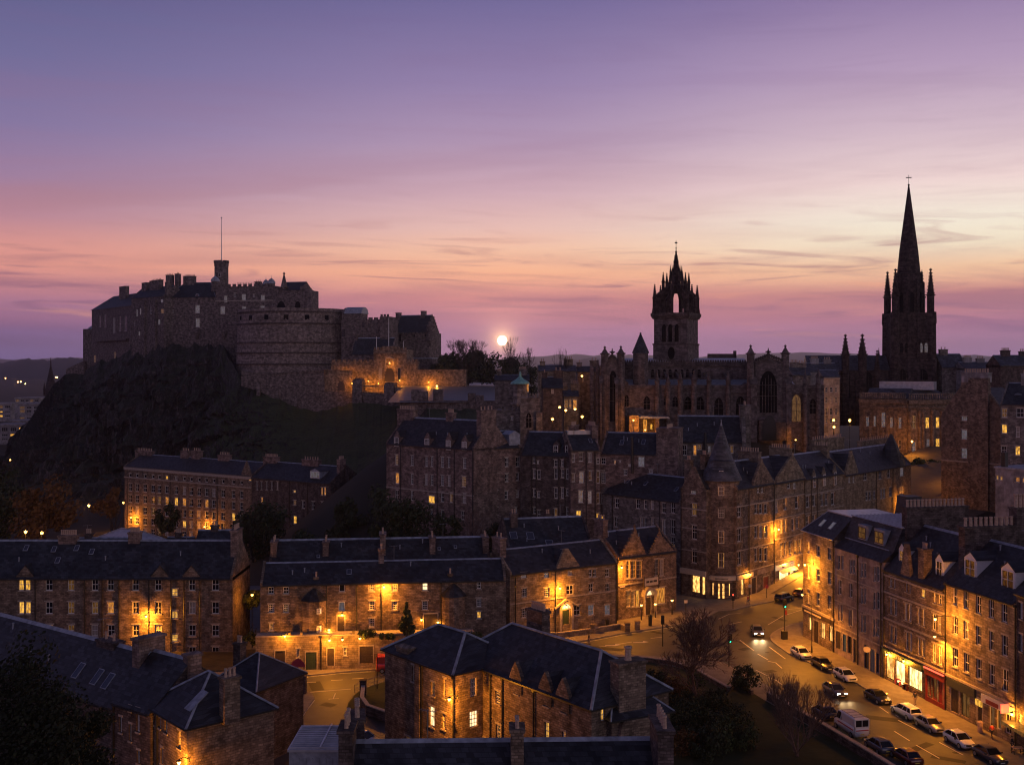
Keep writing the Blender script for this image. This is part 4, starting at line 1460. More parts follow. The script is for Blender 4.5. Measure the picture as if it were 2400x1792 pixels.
# windows along the wing
for y0, y1 in ((760, 850), (945, 1060), (1140, 1262)):
 B.win(1280, 1312, y0, y1)
for y0, y1 in ((735, 830), (925, 1040), (1115, 1240)):
 for x0, x1 in ((1426, 1452), (1466, 1494), (1508, 1536)):
  B.win(x0, x1, y0, y1 - 10, 'd' if y0 == 925 and x0 == 1508 else 0)
for x0, x1 in ((1448, 1470), (1482, 1505)):
 B.win(x0, x1, 552, 640)
B.gable(24.8, frac=.5)
facade_gable(B, 1412, 1485, 1580, 590, 355)
for z in (4.8, 9.0, 13.2, 17.2):
 B.band(z, .2, .09)
for x in (1375, 1592):
 B.pipe(x)
# shop front under the turret
m = MB()
m.lathe(cl.x, cl.y, [(TR + .1, 3.75), (TR + .42, 3.8), (TR + .42, 4.55), (TR + .1, 4.62)], 24)
fa = m.build('shop_fascia', M_['sign_cream'], B.root)
m = MB()
for i in range(11):       # small dark lettering on the corner fascia, too blurred in the photograph to read
 aa = a + (i - 5) * .058
 m.box(-.06, .06, -.02, 0, 0, .26)
 n_ = len(m.v) - 8
 for k in range(n_, len(m.v)):
  x, y, z = m.v[k]
  m.v[k] = (cl.x + math.cos(aa) * (TR + .44) + math.cos(aa + math.pi / 2) * x, cl.y + math.sin(aa) * (TR + .44) + math.sin(aa + math.pi / 2) * x, 4.02 + z)
m.build('sign_lettering', M_['sign_dark'], fa)
put_window(tw_, 1.3, 2.9, (cl.x + math.cos(a) * (TR + .05), cl.y + math.sin(a) * (TR + .05), .4), a + math.pi / 2, 'S', 'grid', 'wood_dark')
for sg, ww in ((-.62, 1.5), (.62, 1.5), (-1.12, 1.2), (1.1, 1.2)):
 put_window(tw_, ww, 2.4, (cl.x + math.cos(a + sg) * (TR + .03), cl.y + math.sin(a + sg) * (TR + .03), .9), a + sg + math.pi / 2, 'S', 'shop', 'wood_dark')
B.win(1310, 1340, 1362, 1520, 'S', kind='shop', frame='wood_dark', sill=False)
B.door(1400, 1440, 1370, 1530)
B.door(1500, 1548, 1360, 1500, 'wood_red')
m = MB()
m.box(.2, B.uz('D', 1405, 1300)[0], -.35, .02, 3.8, 4.6)
m.build('shop_fascia', M_['sign_cream'], B.root)
m = MB()
m.box(B.uz('D', 1450, 1300)[0], B.L - .2, -.12, .02, 3.7, 4.6)
m.build('shop_fascia', M_['render_pink'], B.root)
B.lamp(1390, 1340, 120, 'pale wall lantern on the shop corner right of the turret', .9)
B.chimney(5.5, 8.5, 3.6, 1.2, B.H, B.r + 1.0, 8)
B.chimney(B.L - .6, 5, 1.1, 4.5, B.H, B.r + 1.6, 8)
B.finish()
B = Bld('gabled_tenement', 'tenement with one broad stone gable and a bright shop, right of the turret building', 'tenement', wing('D', 1597), wing('D', 1856), 10, -.2, 20.4, 'D', 'stone_tan', 'slate', 'buildings up the curving street')
for x0, x1 in ((1708, 1735), (1757, 1784)):
 B.win(x0, x1, 520, 605)
for x0, x1, y0 in ((1605, 1630, 705), (1675, 1703, 680), (1775, 1806, 668)):
 B.win(x0, x1, y0, y0 + 108)
for x0, x1, y0, y1 in ((1645, 1668, 875, 990), (1680, 1702, 868, 982), (1745, 1770, 860, 965), (1785, 1808, 850, 950)):
 B.win(x0, x1, y0, y1, 'd' if x0 < 1690 else 0)
for x0, x1, y0, y1 in ((1645, 1668, 1072, 1195), (1680, 1702, 1062, 1190), (1722, 1746, 1055, 1180), (1766, 1790, 1050, 1170), (1806, 1828, 1042, 1160)):
 B.win(x0, x1, y0, y1)
B.gable(24.8)
facade_gable(B, 1615, 1750, 1850, 650, 300)
for z in (5.2, 9.4, 13.4, 17.3):
 B.band(z, .2, .09)
B.win(1640, 1725, 1300, 1410, 'T', kind='shop', frame='wood_white', sill=False)
B.win(1732, 1768, 1290, 1400, 'T', kind='shop', frame='wood_white', sill=False)
B.win(1778, 1800, 1285, 1395, 'T', kind='shop', frame='wood_dark', sill=False)
m = MB()
ua, ub = B.uz('D', 1605, 1270)[0], B.uz('D', 1760, 1240)[0]
za, zb = B.uz('D', 1690, 1288)[1], B.uz('D', 1690, 1245)[1]
m.box(ua, ub, -.22, .02, za, zb)
fa = m.build('shop_sign', M_['shop_sign'], B.root)
m = MB()
for i in range(5):
 x = ua + (ub - ua) * (.45 + .075 * i)
 m.box(x, x + .22, -.24, -.22, za + .3, za + .6)
m.cyl(ua + (ub - ua) * .36, -.23, za + .28, za + .62, .2, n=8)
m.build('sign_lettering', M_['wood_red'], fa)
m = MB()
m.prism_yz([(-.9, za - .5), (0, za + .1), (0, za - .05), (-.9, za - .62)], ua + 1.2, ub + .3)
m.build('awning', M_['wood_white'], B.root)
B.pipe(1855)
B.lamp(1635, 952, 480, 'orange lamp halfway up the broad gabled tenement', .8)
B.lamp(1806, 1258, 700, 'bright lamp low on the broad gabled tenement beside the lit shop', 1.4)
B.chimney(B.L - .6, 5, 1.1, 4.5, B.H, B.r + 1.6, 9)
B.finish()
B = Bld('dormered_tenement', 'tenement with three arched dormers along its eaves, up the curving street', 'tenement', wing('D', 1858), wing('E', 285), 10, -.2, 20.2, 'D', 'stone_tan', 'slate', 'buildings up the curving street')
for xc, yp, y0, y1 in ((1940, 440, 500, 595), (2025, 420, 480, 580), (2118, 395, 462, 572)):
 B.dormer_px(xc, 1.1, yp, y0, y1, 0, 2.4)
for x0, x1, y0, y1 in ((1870, 1900, 670, 765), (1925, 1952, 660, 755), (1995, 2022, 648, 755), (2032, 2058, 645, 750), (2085, 2115, 638, 745)):
 B.win(x0, x1, y0, y1)
for x0, x1, y0, y1 in ((1872, 1900, 840, 940), (1925, 1952, 832, 930), (1995, 2022, 822, 920), (2032, 2058, 815, 915), (2085, 2115, 808, 905)):
 B.win(x0, x1, y0, y1)
B.gable(24.6)
for z in (13.2, 17.0):
 B.band(z, .2, .09)
for x in (1912, 1962):
 B.pipe(x)
B.chimney(B.L - .6, 5, 1.1, 3.5, B.H, B.r + 1.3, 6)
B.finish()
B = Bld('far_tenement', 'farthest tenement of the curving street, with a pointed end bay', 'tenement', wing('E', 290), wing('E', 862), 10, 1, 19.6, 'E', 'stone_tan', 'slate', 'buildings up the curving street')
for x0, x1 in ((325, 345), (362, 380)):
 B.win(x0, x1, 955, 1030)
for x0, x1, y0, y1 in ((455, 485, 945, 1010), (585, 612, 925, 1000), (660, 685, 915, 990), (472, 495, 1110, 1185), (500, 520, 1108, 1180), (540, 560, 1105, 1170), (600, 618, 1085, 1170), (624, 642, 1082, 1165), (675, 698, 1070, 1150), (762, 800, 1065, 1140)):
 B.win(x0, x1, y0, y1)
B.gable(24.2)
facade_gable(B, 300, 350, 405, 920, 760)
ua, ub, up_, zp = facade_gable(B, 755, 785, 815, 900, 800, depth=2)
m = MB()
uu, zz = B.uz('E', 770, 880)
m.lathe(uu, 2.2, [(3.0, B.H), (2.9, B.H + .3), (1.6, B.H + 4.5), (.2, B.H + 7.5)], 8, rot=.39)
m.build('spired_roof', B.roofm, B.root)
B.win(768, 802, 855, 975, 'b', kind='grid')
for x in (562, 705):
 B.pipe(x)
for x0, x1, yt in ((30, 290, 665), (440, 690, 675)):
 B.chim_px(x0, x1, yt, 9.0, 1.2, 14)
B.lamp(800, 1185, 260, 'orange lamp low at the far end of the curving street', .9)
B.finish()
# ------------------------------------------------------------------ tall tenement backs in the middle
B = Bld('gabled_block', 'big brown tenement with dormers and a stepped right gable below the castle lawn', 'tenement', at(905.8, 240), at(1110.5, 223), 11, 4, 26.4, 'F', 'stone_pink', 'slate_warm', 'tenement backs below the castle')
B.row(527, 615, [(168, 196, 'd'), (303, 330), (428, 452), (477, 499), (563, 592), (622, 645), (753, 785)], kind='grid', slope=.05)
B.row(685, 775, [(169, 203, 'o'), (303, 328), (427, 450), (475, 500), (563, 592), (622, 648), (742, 782, 'd')], kind='grid', slope=.05)
B.win(455, 510, 890, 957, 'y', kind='pair')
B.row(830, 915, [(170, 200), (303, 328), (563, 592), (640, 665, 'd'), (750, 785)], slope=.05)
B.row(985, 1060, [(303, 328), (475, 500), (563, 592), (740, 770)], slope=.05)
for xc, yp, y0, y1 in ((183, 330, 385, 465), (447, 345, 398, 448), (632, 345, 412, 495), (770, 370, 423, 500)):
 B.dormer_px(xc, 1.3, yp, y0, y1, 0, 3.5, kind='grid', roofm='slate_warm')
B.gable(31.8)
B.chim_px(187, 323, 140, 5.5, 1.4, 9, wall='stone_pink')
B.chim_px(607, 665, 170, 5.5, 1.2, 5, wall='stone_pink')
B.chimney(B.L - .7, 4.6, 1.3, 4.6, B.H - 1, B.r + 2.4, 4, wall='stone_pink')
for x in (220, 535, 683, 843):
 B.pipe(x)
B.band(B.uz('F', 500, 860)[1], .25, .12)
B.finish()
B = Bld('narrow_block', 'narrow dark tenement back with a blue metal roof box, right of the big dormered block', 'tenement', at(1113, 226), at(1219, 231), 10, 3, 26.2, 'F', 'stone_pink', 'slate', 'tenement backs below the castle')
for x0, x1, y0, y1, l in ((920, 950, 475, 640, 0), (1213, 1247, 555, 640, 0), (1216, 1240, 692, 760, 0), (1036, 1066, 697, 765, 0), (1033, 1063, 845, 917, 'o'), (1040, 1063, 990, 1055, 'y'), (1216, 1240, 845, 905, 0),
       (962, 990, 560, 640, 0), (965, 985, 700, 770, 0), (1120, 1150, 560, 640, 0), (1120, 1150, 700, 770, 0), (1118, 1148, 850, 920, 0), (930, 952, 960, 1030, 'd'), (1205, 1225, 990, 1040, 0)):
 B.win(x0, x1, y0, y1, l)
B.gable(29.3)
m = MB()
u0, z0_ = B.uz('F', 1155, 470, .5)
m.box(u0, u0 + 2.6, .4, 3.6, B.H - .2, B.H + 2.6)
m.prism_xz([(u0 - .1, B.H + 2.6), (u0 + 2.7, B.H + 2.6), (u0 + 1.3, B.H + 3.4)], .3, 3.8)
m.build('roof_box', M_['lead'], B.root)
for x in (912, 955, 1012, 1255):
 B.pipe(x)
B.finish()
B = Bld('dark_block', 'dark tenement back hung with drainpipes, middle of the tenement backs', 'tenement', at(1219.5, 229.5), at(1337, 226), 10, 3, 24.8, 'F', 'stone_dark', 'slate', 'tenement backs below the castle')
for x0, x1, y0, y1, l in ((1358, 1381, 545, 610, 0), (1395, 1412, 590, 614, 'b'), (1360, 1384, 660, 740, 0), (1397, 1426, 670, 747, 0), (1362, 1386, 830, 900, 0), (1396, 1421, 855, 907, 0), (1364, 1386, 990, 1045, 0), (1400, 1426, 1015, 1085, 0),
       (1543, 1575, 580, 640, 0), (1605, 1625, 580, 640, 0), (1545, 1575, 655, 745, 0), (1605, 1630, 660, 735, 0), (1648, 1676, 660, 745, 0), (1545, 1575, 820, 912, 0), (1604, 1626, 820, 912, 0), (1648, 1673, 832, 890, 0),
       (1545, 1573, 1000, 1110, 'd'), (1604, 1626, 1075, 1105, 'o'), (1648, 1672, 990, 1060, 0)):
 B.win(x0, x1, y0, y1, l)
B.gable(29.2)
for xc in (1560, 1660):
 B.dormer_px(xc, .9, 415, 455, 530, .6, 2.6, roofm='slate')
for x in (1352, 1390, 1580, 1640):
 B.pipe(x)
B.chimney(B.L - .7, 5, 1.2, 3.6, B.H, B.r + 1.6, 7, wall='stone_pink')
B.finish()
B = Bld('zinc_ridged_block', 'tenement back with a broad zinc ridge and skylight, second from right of the backs', 'tenement', at(1337.5, 224.6), at(1407, 226), 10, 3, 26.0, 'F', 'stone_pink', 'slate', 'tenement backs below the castle')
for x0, x1, y0, y1, l in ((1760, 1796, 515, 592, 0), (1838, 1869, 520, 602, 0), (1762, 1802, 685, 780, 'b'), (1845, 1873, 675, 757, 0), (1755, 1796, 845, 950, 'b'), (1838, 1871, 850, 955, 'b'), (1735, 1781, 1020, 1090, 'y'),
       (1910, 1940, 565, 615, 0), (1912, 1940, 675, 782, 0), (1913, 1940, 868, 960, 0), (1910, 1938, 1040, 1120, 'y'), (1700, 1725, 530, 600, 0), (1700, 1725, 700, 770, 0)):
 B.win(x0, x1, y0, y1, l)
B.gable(29.3)
m = MB()
m.box(.5, B.L - .5, 4.2, 6.2, B.r - .5, B.r + .45)
m.build('zinc_cap', M_['zinc'], B.root)
B.sky_px(1858, 415, w_=.7, l=1.4)
B.chimney(B.L - .2, 5.4, 1.3, 5.0, B.H, B.r + 1.5, 9, wall='stone_pink')
for x in (1820, 1897):
 B.pipe(x)
B.finish()
B = Bld('end_block', 'tenement back with a huge rubble end chimney, rightmost of the backs', 'tenement', at(1407.5, 227), at(1541, 223), 10, 2, 25.3, 'D', 'stone_pink', 'slate', 'tenement backs below the castle')
for x0, x1, y0, y1, l in ((64, 105, 340, 392, 0), (425, 478, 332, 415, 'b'), (110, 135, 450, 540, 0), (65, 105, 465, 556, 0), (65, 105, 640, 735, 0), (65, 97, 838, 895, 'y'), (216, 232, 360, 395, 'o'), (262, 275, 365, 378, 'y'), (338, 362, 395, 412, 'b'),
       (300, 330, 440, 490, 0), (520, 550, 440, 500, 0)):
 B.win(x0, x1, y0, y1, l)
B.gable(29.2)
for x, y in ((285, 208), (470, 205), (15, 190)):
 B.sky_px(x, y, w_=.8, l=1.5)
u0, z0_ = B.uz('D', 600, 80)
m = MB()
B.chimney(B.L + 1.9, 3.0, 4.4, 5.5, 0, B.uz('D', 670, 85)[1], 12, wall='stone_pink')
m.tube([(B.uz('D', 375, 200)[0], -.2, B.H - 4), (B.uz('D', 375, 200)[0], -.2, B.H + 3.4)], .28, 8)
m.build('flue_pipe', M_['black_iron'], B.root)
for x in (38, 55):
 B.pipe(x)
B.finish()
B = Bld('crow_gabled_house', 'house with a large dark roof and battered rubble gable, behind the conical turret', 'house', at(1588, 237), at(1742, 235), 11, 6, 27.0, 'D', 'stone_grey', 'slate')
for x0, x1, y0, y1, l in ((805, 842, 232, 318, 0), (900, 928, 232, 318, 'o'), (932, 972, 225, 270, 'd'), (1028, 1048, 240, 315, 'b'), (1218, 1246, 235, 300, 'd')):
 B.win(x0, x1, y0, y1, l)
B.gable(32.2)
B.chimney(B.L + .6, 4.4, 2.2, 4.6, 0, B.r + 2.6, 7)
m = MB()
m.prism_yz([(-3, B.H - 5), (12, B.H - 5), (9.5, B.H + 2), (6.6, B.r + .6), (2.6, B.r + .6), (-.5, B.H + 2)], B.L - .3, B.L + .55)
m.build('gable_wall', B.wallm, B.root)
m = MB()
m.tube([(B.uz('D', 1000, 350)[0], -.6, 5), (B.uz('D', 1000, 120)[0], -.6, B.uz('D', 1000, 120)[1])], .3, 8)
m.build('flue_pipe', M_['black_iron'], B.root)
B.finish()
# ------------------------------------------------------------------ long tenement in the valley below the rock
B = Bld('valley_tenement', 'long five storey tenement with many small windows in the valley under the rock', 'tenement', at(292, 330), at(590, 300), 12, -7, 13.3, 'G', 'stone_brown', 'slate_warm', 'tenements in the valley')
xs = [92, 152, 222, 290, 343, 408, 490, 560, 620, 688, 753, 815, 895, 985, 1055]
for k, (y0, y1) in enumerate(((408, 474), (505, 572), (605, 670), (700, 758), (790, 842))):
 for x in xs:
  l = {(1, 343): 'd', (1, 408): 'o', (1, 490): 'y', (1, 560): 'o', (1, 753): 'o', (2, 290): 'd', (2, 985): 'y', (3, 343): 'y', (3, 560): 'y', (4, 343): 'd'}.get((k, x), 0)
  B.win(x - 15, x + 15, y0 + .068 * x, y1 + .068 * x, l, kind='sash')
for x in xs:
 B.win(x - 11, x + 11, 322 + .068 * x, 352 + .068 * x, 'y' if x == 408 else 0, kind='one')
B.band(B.H - 1.0, .9, .35)
B.band(B.uz('G', 300, 385)[1], .3, .25)
B.gable(16.4)
for x0, x1, yt, n in ((135, 270, 128, 9), (525, 590, 130, 4), (622, 690, 130, 4), (848, 940, 165, 6)):
 B.chim_px(x0, x1, yt, 6, 1.4, n, wall='stone_pink')
B.pipe(440)
B.pipe(845)
B.pipe(75)
m = MB()
uu, zz = B.uz('G', 1125, 300)
B.extra.prism_xz([(B.L - 4, B.H - 1), (B.L - .2, B.H - 1), (B.L - .2, B.H + .4), (B.L - 2.1, B.H + 4), (B.L - 4, B.H + .4)], -.1, .4)
B.win(1118, 1140, 358, 392, 'y', kind='one')
B.lamp(100, 708, 520, 'orange lamp at the left end of the long valley tenement', 1.2)
B.lamp(735, 788, 620, 'brightest orange lamp at the foot of the long valley tenement', 1.6)
B.finish()
B = Bld('valley_tenement', 'shorter tenement with lit windows and a plain right gable, beside the long valley tenement', 'tenement', at(590.5, 299.6), at(775, 283), 12, -7, 13.0, 'G', 'stone_dark', 'slate', 'tenements in the valley')
for x in (1190, 1227, 1272, 1317, 1365):
 B.win(x - 8, x + 8, 400, 470, 0, kind='thin')
for x0, x1, y0, y1, l in ((1222, 1240, 535, 582, 'o'), (1360, 1380, 662, 706, 'y'), (1500, 1522, 475, 492, 'y'), (1502, 1528, 560, 600, 'd'), (1502, 1530, 698, 762, 'y'), (1575, 1602, 565, 630, 0), (1595, 1610, 736, 768, 'y'),
       (1742, 1758, 450, 516, 'o'), (1766, 1784, 448, 516, 'o'), (1742, 1757, 572, 650, 'd'), (1767, 1782, 572, 652, 'o'), (1680, 1697, 725, 770, 'd'), (1212, 1230, 670, 690, 'o'), (1660, 1690, 570, 640, 0)):
 B.win(x0, x1, y0, y1, l)
B.gable(16.8)
B.dormer_px(1690, 3.2, 285, 312, 365, .6, 4, lit='b', style='lead', kind='shop')
for x0, x1, yt, n in ((1240, 1355, 180, 9), (1575, 1712, 205, 6)):
 B.chim_px(x0, x1, yt, 6, 1.5, n, wall='stone_pink')
B.chimney(B.L - .6, 4.6, 1.2, 2.2, B.H, B.r + 2.2, 4, wall='stone_pink')
B.pipe(1472)
B.pipe(1625)
B.finish()
# low sheds and roofs between the left tenement and the valley
B = Bld('market_hall', 'low pale metal roofed hall beside the trees at lower left', 'hall', at(175, 226), at(300, 214), 14, -4, 6.0, 'H', 'stone_tan', 'zinc')
B.hip(9.6, 6)
B.win(860, 935, 1590, 1640, 'o', kind='shop')
B.finish()
for i, (xa, xb, Y_, ze_, zr_, lab) in enumerate(((118, 290, 186, 11.2, 13.4, 'low slate back roof peeping over the ridge of the left tenement'),
        (378, 440, 196, 10.0, 12.0, 'small flat back building behind the ridge of the left tenement'),
        (452, 545, 190, 10.6, 14.2, 'small steep slate roof left of the end chimney of the left tenement'))):
 B = Bld('back_building', lab, 'building', at(xa, Y_), at(xb, Y_), 8, -3, ze_, 'A', 'stone_dark', 'slate', 'back buildings behind the left tenement')
 B.gable(zr_, skew=False)
 B.chimney(B.L * .4, 4, 1.2, .8, B.H, B.r + .9, 3)
 B.finish()
# ------------------------------------------------------------------ right-hand row above the shops
def rw(v, x):
 P_ = Plane((46.4, 175), (46.4 + .21 * 63, 112))
 u = P_.uz(v, x, 900)[0]
 p = P_.a + P_.u * u
 return (p.x, p.y)
ROWG = 'tenements of the right-hand shopping street'
# 1: pale corner block, mansard
B = Bld('mansard_corner_block', 'tan end block with two small mansard skylights at the street corner', 'tenement', (46.4, 175), rw('M', 1570), 12, 0, 17.0, 'M', 'stone_tan', 'slate', ROWG)
for y0, dy in ((85, 115), (330, 130), (575, 140)):
 for x0, x1, k in ((1288, 1312, 0), (1382, 1418, 35), (1500, 1535, 65)):
  B.win(x0, x1, y0 + k, y0 + k + dy)
for z in (4.9,):
 B.band(z, .35, .25)
for x0, x1, y0, y1 in ((1296, 1332, 860, 1000), (1420, 1466, 920, 1085), (1508, 1545, 950, 1115)):
 B.win(x0, x1, y0, y1, 'S', kind='shop', frame='wood_dark', sill=False)
B.door(1352, 1405, 900, 1140, 'wood_dark')
m = MB()
m.box(.2, B.L - .2, -.22, .02, 4.2, 4.85)
m.build('shop_fascia', M_['wood_dark'], B.root)
m = MB()
m.box(.8, B.L * .62, -.25, -.2, 4.35, 4.6)
m.build('sign_board', M_['sign_cream'], B.root)
H, L, D = B.H, B.L, B.D
m = MB()
c0 = [(-.2, -.3, H), (L, -.3, H), (L, D, H), (-.2, D, H)]
c1 = [(2.6, 3.0, H + 3.3), (L, 3.0, H + 3.3), (L, D - 1, H + 3.3), (2.6, D - 1, H + 3.3)]
m.loft([c0, c1])
mr = m.build('roof', B.roofm, B.root)
m = MB()
m.box(2.5, L, 2.9, D - .9, H + 3.3, H + 3.45)
m.build('flat_roof', M_['zinc'], mr)
m = MB()
m.tube([c1[0], c1[1]], .1, 4)
m.tube([c0[0], c1[0]], .1, 4)
m.tube([c0[0], c0[1]], .1, 4)
m.build('flashing', M_['lead'], mr)
for f in (.38, .68):
 m = MB()
 m.box(-.5, .5, -.7, .7, -.05, .08)
 o = m.build('skylight', M_['lead'], mr, loc=(L * f, 1.35, H + 1.66), rot=(math.atan(3.3 / 3.3), 0, 0))
 m = MB()
 m.box(-.42, .42, -.6, .6, .08, .1)
 m.build('pane', M_['sky_reflect_glow'], o)
m = MB()
m.lathe(L * .35, D + 4.5, [(3.6, H - 3), (3.2, H + 1.0), (2.2, H + 2.6), (1.9, H + 5.2), (1.95, H + 5.5)], 4, rot=R(45))
m.build('ogee_roof', M_['slate_warm'], B.root)
B.pipe(1562)
B.lamp(1262, 318, 620, 'bright orange lamp on the left edge of the tan mansard block', 1.1)
B.finish()
# 2: rendered pale block with attic windows
B = Bld('pale_rendered_block', 'pale rendered block with paired windows and a ribbed zinc flat roof', 'tenement', rw('M', 1572), rw('N', 868), 12, 0, 16.0, 'M', 'render_pink', 'slate', ROWG)
for (xs_, y0s, dy) in (([(1600, 1626), (1636, 1660)], 225, 145), ([(1722, 1748), (1754, 1780)], 270, 140), ([(1836, 1862), (1868, 1894)], 305, 145), ([(1966, 1996), (2004, 2034)], 340, 155),
      ([(1604, 1640)], 480, 150), ([(1718, 1755)], 515, 145), ([(1836, 1862), (1868, 1892)], 560, 160), ([(1962, 1992), (2002, 2036)], 602, 180),
      ([(1606, 1628), (1634, 1656)], 735, 165), ([(1712, 1732), (1738, 1757)], 785, 165), ([(1838, 1862), (1868, 1892)], 840, 175), ([(1962, 1988), (1996, 2030)], 880, 180)):
 for x0, x1 in xs_:
  B.win(x0, x1, y0s, y0s + dy, 'o' if (x0, y0s) == (1738, 785) else 0, kind='thin')
for z in (4.3, 8.0, 11.9):
 B.band(z, .18, .08)
B.door(1585, 1635, 1010, 1190, 'wood_dark')
B.door(1655, 1690, 1040, 1220, 'wood_blue')
B.door(1765, 1800, 1090, 1330, 'wood_dark')
B.win(1702, 1745, 1060, 1240, 0, kind='shop', frame='wood_dark', sill=False)
B.win(1868, 1925, 1150, 1400, 0, kind='shop', frame='wood_blue', sill=False)
B.door(1930, 1985, 1190, 1450, 'wood_blue')
B.win(1990, 2030, 1230, 1440, 0, kind='shop', frame='wood_blue', sill=False)
H, L, D = B.H, B.L, B.D
m = MB()
m.loft([[(0, -.3, H), (L, -.3, H), (L, 1.6, H + 1.4), (0, 1.6, H + 1.4)], [(0, D, H), (L, D, H), (L, D, H + 1.4), (0, D, H + 1.4)]])
mr = m.build('roof', B.roofm, B.root)
m = MB()
m.loft([[(0, 1.5, H + 1.35), (L, 1.5, H + 1.35), (L, 2.9, H + 4.6), (0, 2.9, H + 4.6)], [(0, D, H + 1.35), (L, D, H + 1.35), (L, D, H + 4.6), (0, D, H + 4.6)]])
m.build('attic_storey', M_['slate'], mr)
m = MB()
m.box(0, L, 2.7, D, H + 4.6, H + 4.75)
for i in range(14):
 y = 3.2 + i * .62
 m.box(.2, L - .2, y, y + .1, H + 4.75, H + 4.84)
m.build('zinc_roof', M_['zinc'], mr)
m = MB()
m.tube([(.5, 1.45, H + 1.45), (L - 1, 1.45, H + 1.45)], .09, 4)
m.tube([(0, 2.7, H + 4.7), (L, 2.7, H + 4.7)], .1, 4)
m.build('flashing', M_['lead'], mr)
for u, ww, l in ((L * .38, 2.0, 'd'), (L * .72, 2.3, 'd')):
 m = MB()
 m.box(-ww / 2 - .15, ww / 2 + .15, 0, 1.8, -.15, 2.0)
 dm = m.build('dormer', M_['lead'], mr, loc=(u, 1.55, H + 2.0))
 put_window(dm, ww, 1.7, (0, -.08, 0), 0, l, 'pair', 'wood_dark')
m = MB()
m.box(-.1, .9, -.35, -.2, 0, 1.0)
m.cyl(.4, -.3, .0, 1.0, .7, n=12)
u2, z2 = B.uz('M', 1962, 1190)
m = MB()
m.prism_xz([(.5 * math.cos(2 * math.pi * i / 14), .42 * math.sin(2 * math.pi * i / 14)) for i in range(14)], -.06, .06)
m.build('hanging_sign', M_['sign_cream'], B.root, loc=(u2, -.9, z2), rot=R(60))
B.chimney(B.L - .1, 8.0, 1.3, 9.5, H - 1, H + 7.6, 16, wall='stone_dark', pot_h=1.0, pr=.2)
B.pipe(1812, v='M')
B.pipe(2052, v='M')
B.finish()
# 3: ornate block over the bright grocers
B = Bld('ornate_block', 'ornate sandstone block over the brightly lit grocer and the red shop', 'tenement', rw('N', 870), rw('N', 1442), 12, 0, 15.2, 'N', 'stone_brown', 'slate', ROWG)
for x0, x1, y0, y1 in ((922, 944, 780, 885), (958, 976, 790, 895), (1068, 1088, 835, 930), (1100, 1118, 850, 945), (1325, 1350, 915, 1035), (1372, 1405, 935, 1050), (1215, 1250, 905, 985)):
 B.win(x0, x1, y0, y1, 'y' if x0 == 1215 else 0, kind='thin')
for x0, x1, y0, y1 in ((922, 945, 985, 1135), (960, 990, 1000, 1150), (1055, 1085, 1035, 1190), (1095, 1125, 1045, 1205), (1175, 1200, 1080, 1225), (1222, 1248, 1090, 1245), (1315, 1352, 1130, 1285), (1365, 1400, 1150, 1310),
      (925, 950, 1240, 1390), (960, 988, 1255, 1410), (1068, 1095, 1300, 1460), (1102, 1130, 1312, 1475), (1175, 1205, 1345, 1510), (1215, 1245, 1365, 1525), (1318, 1350, 1405, 1580), (1372, 1408, 1430, 1605)):
 B.win(x0, x1, y0, y1, 0, kind='sash')
B.gable(21.0, frac=.5, ends=False)
for z in (4.6, 8.4, 12.0, 14.3):
 B.band(z, .24, .14)
B.dormer_px(1043, 1.2, 480, 545, 670, 1.4, 5, lit='d', style='white', roofm='slate')
B.dormer_px(1388, 1.3, 575, 645, 790, 1.2, 5, lit=0, style='white', roofm='slate')
uu, zz = B.uz('N', 1075, 800)
B.extra.prism_xz([(uu - 1.3, B.H - .2), (uu + 1.3, B.H - .2), (uu + .8, B.H + 1.6), (uu + .5, B.H + 3.4), (uu + .2, B.H + 4.3), (uu - .2, B.H + 4.3), (uu - .5, B.H + 3.4), (uu - .8, B.H + 1.6)], -.1, .4)
uu, zz = B.uz('N', 1205, 520)
B.chimney(uu, .7, 1.3, 1.2, B.H - .2, B.uz('N', 1205, 515, .7)[1], 3, wall='stone_brown')
B.chimney(B.L - .1, 6.8, 1.3, 9.0, B.H - 1, B.r + 2.0, 12, wall='stone_dark', pot_h=1.1, pr=.22)
B.chimney(B.L - .3, 11.0, 1.5, 2.6, B.H - 1, B.r + 4.2, 4, wall='stone_dark', pot_h=1.7, pr=.26)
B.pipe(875, v='N')
# shops (view O)
B.win(905, 985, 240, 445, 'S', kind='shop', frame='wood_dark', v='O', sill=False)
B.win(995, 1090, 265, 500, 'T', kind='shop', frame='wood_dark', v='O', sill=False)
B.win(1118, 1250, 305, 540, 'T', kind='shop', frame='wood_green', v='O', sill=False)
B.win(1345, 1400, 405, 640, 'd', kind='shop', frame='wood_red', v='O', sill=False)
B.door(1405, 1450, 440, 690, 'wood_red', v='O')
B.win(1315, 1338, 400, 600, 'd', kind='shop', frame='wood_red', v='O', sill=False)
for xa, xb, mt, yy in ((890, 1265, 'wood_green', 230), (1290, 1478, 'wood_red', 340)):
 ua, ub = B.uz('O', xa, yy)[0], B.uz('O', xb, yy)[0]
 m = MB()
 m.box(ua, ub, -.3, .02, 3.55, 4.35)
 fa = m.build('shop_fascia', M_[mt], B.root)
 if mt == 'wood_green':
  m = MB()
  for i in range(9):
   m.box(ua + .8 + i * .55, ua + 1.15 + i * .55, -.32, -.3, 3.75, 4.1)
  m.build('sign_lettering', M_['sign_cream'], fa)
 else:
  m = MB()
  m.box(ua, ua + .3, -.18, 0, .1, 3.55)
  m.box(ub - .3, ub, -.18, 0, .1, 3.55)
  m.box(ua + .3, ub - .3, -.14, 0, .1, .7)
  m.build('shop_panelling', M_['wood_red'], fa)
  m = MB()
  m.box(ua, ub, -.42, -.28, 4.35, 4.5)
  m.build('neon_strip', M_['red_signal'], fa)
B.finish()
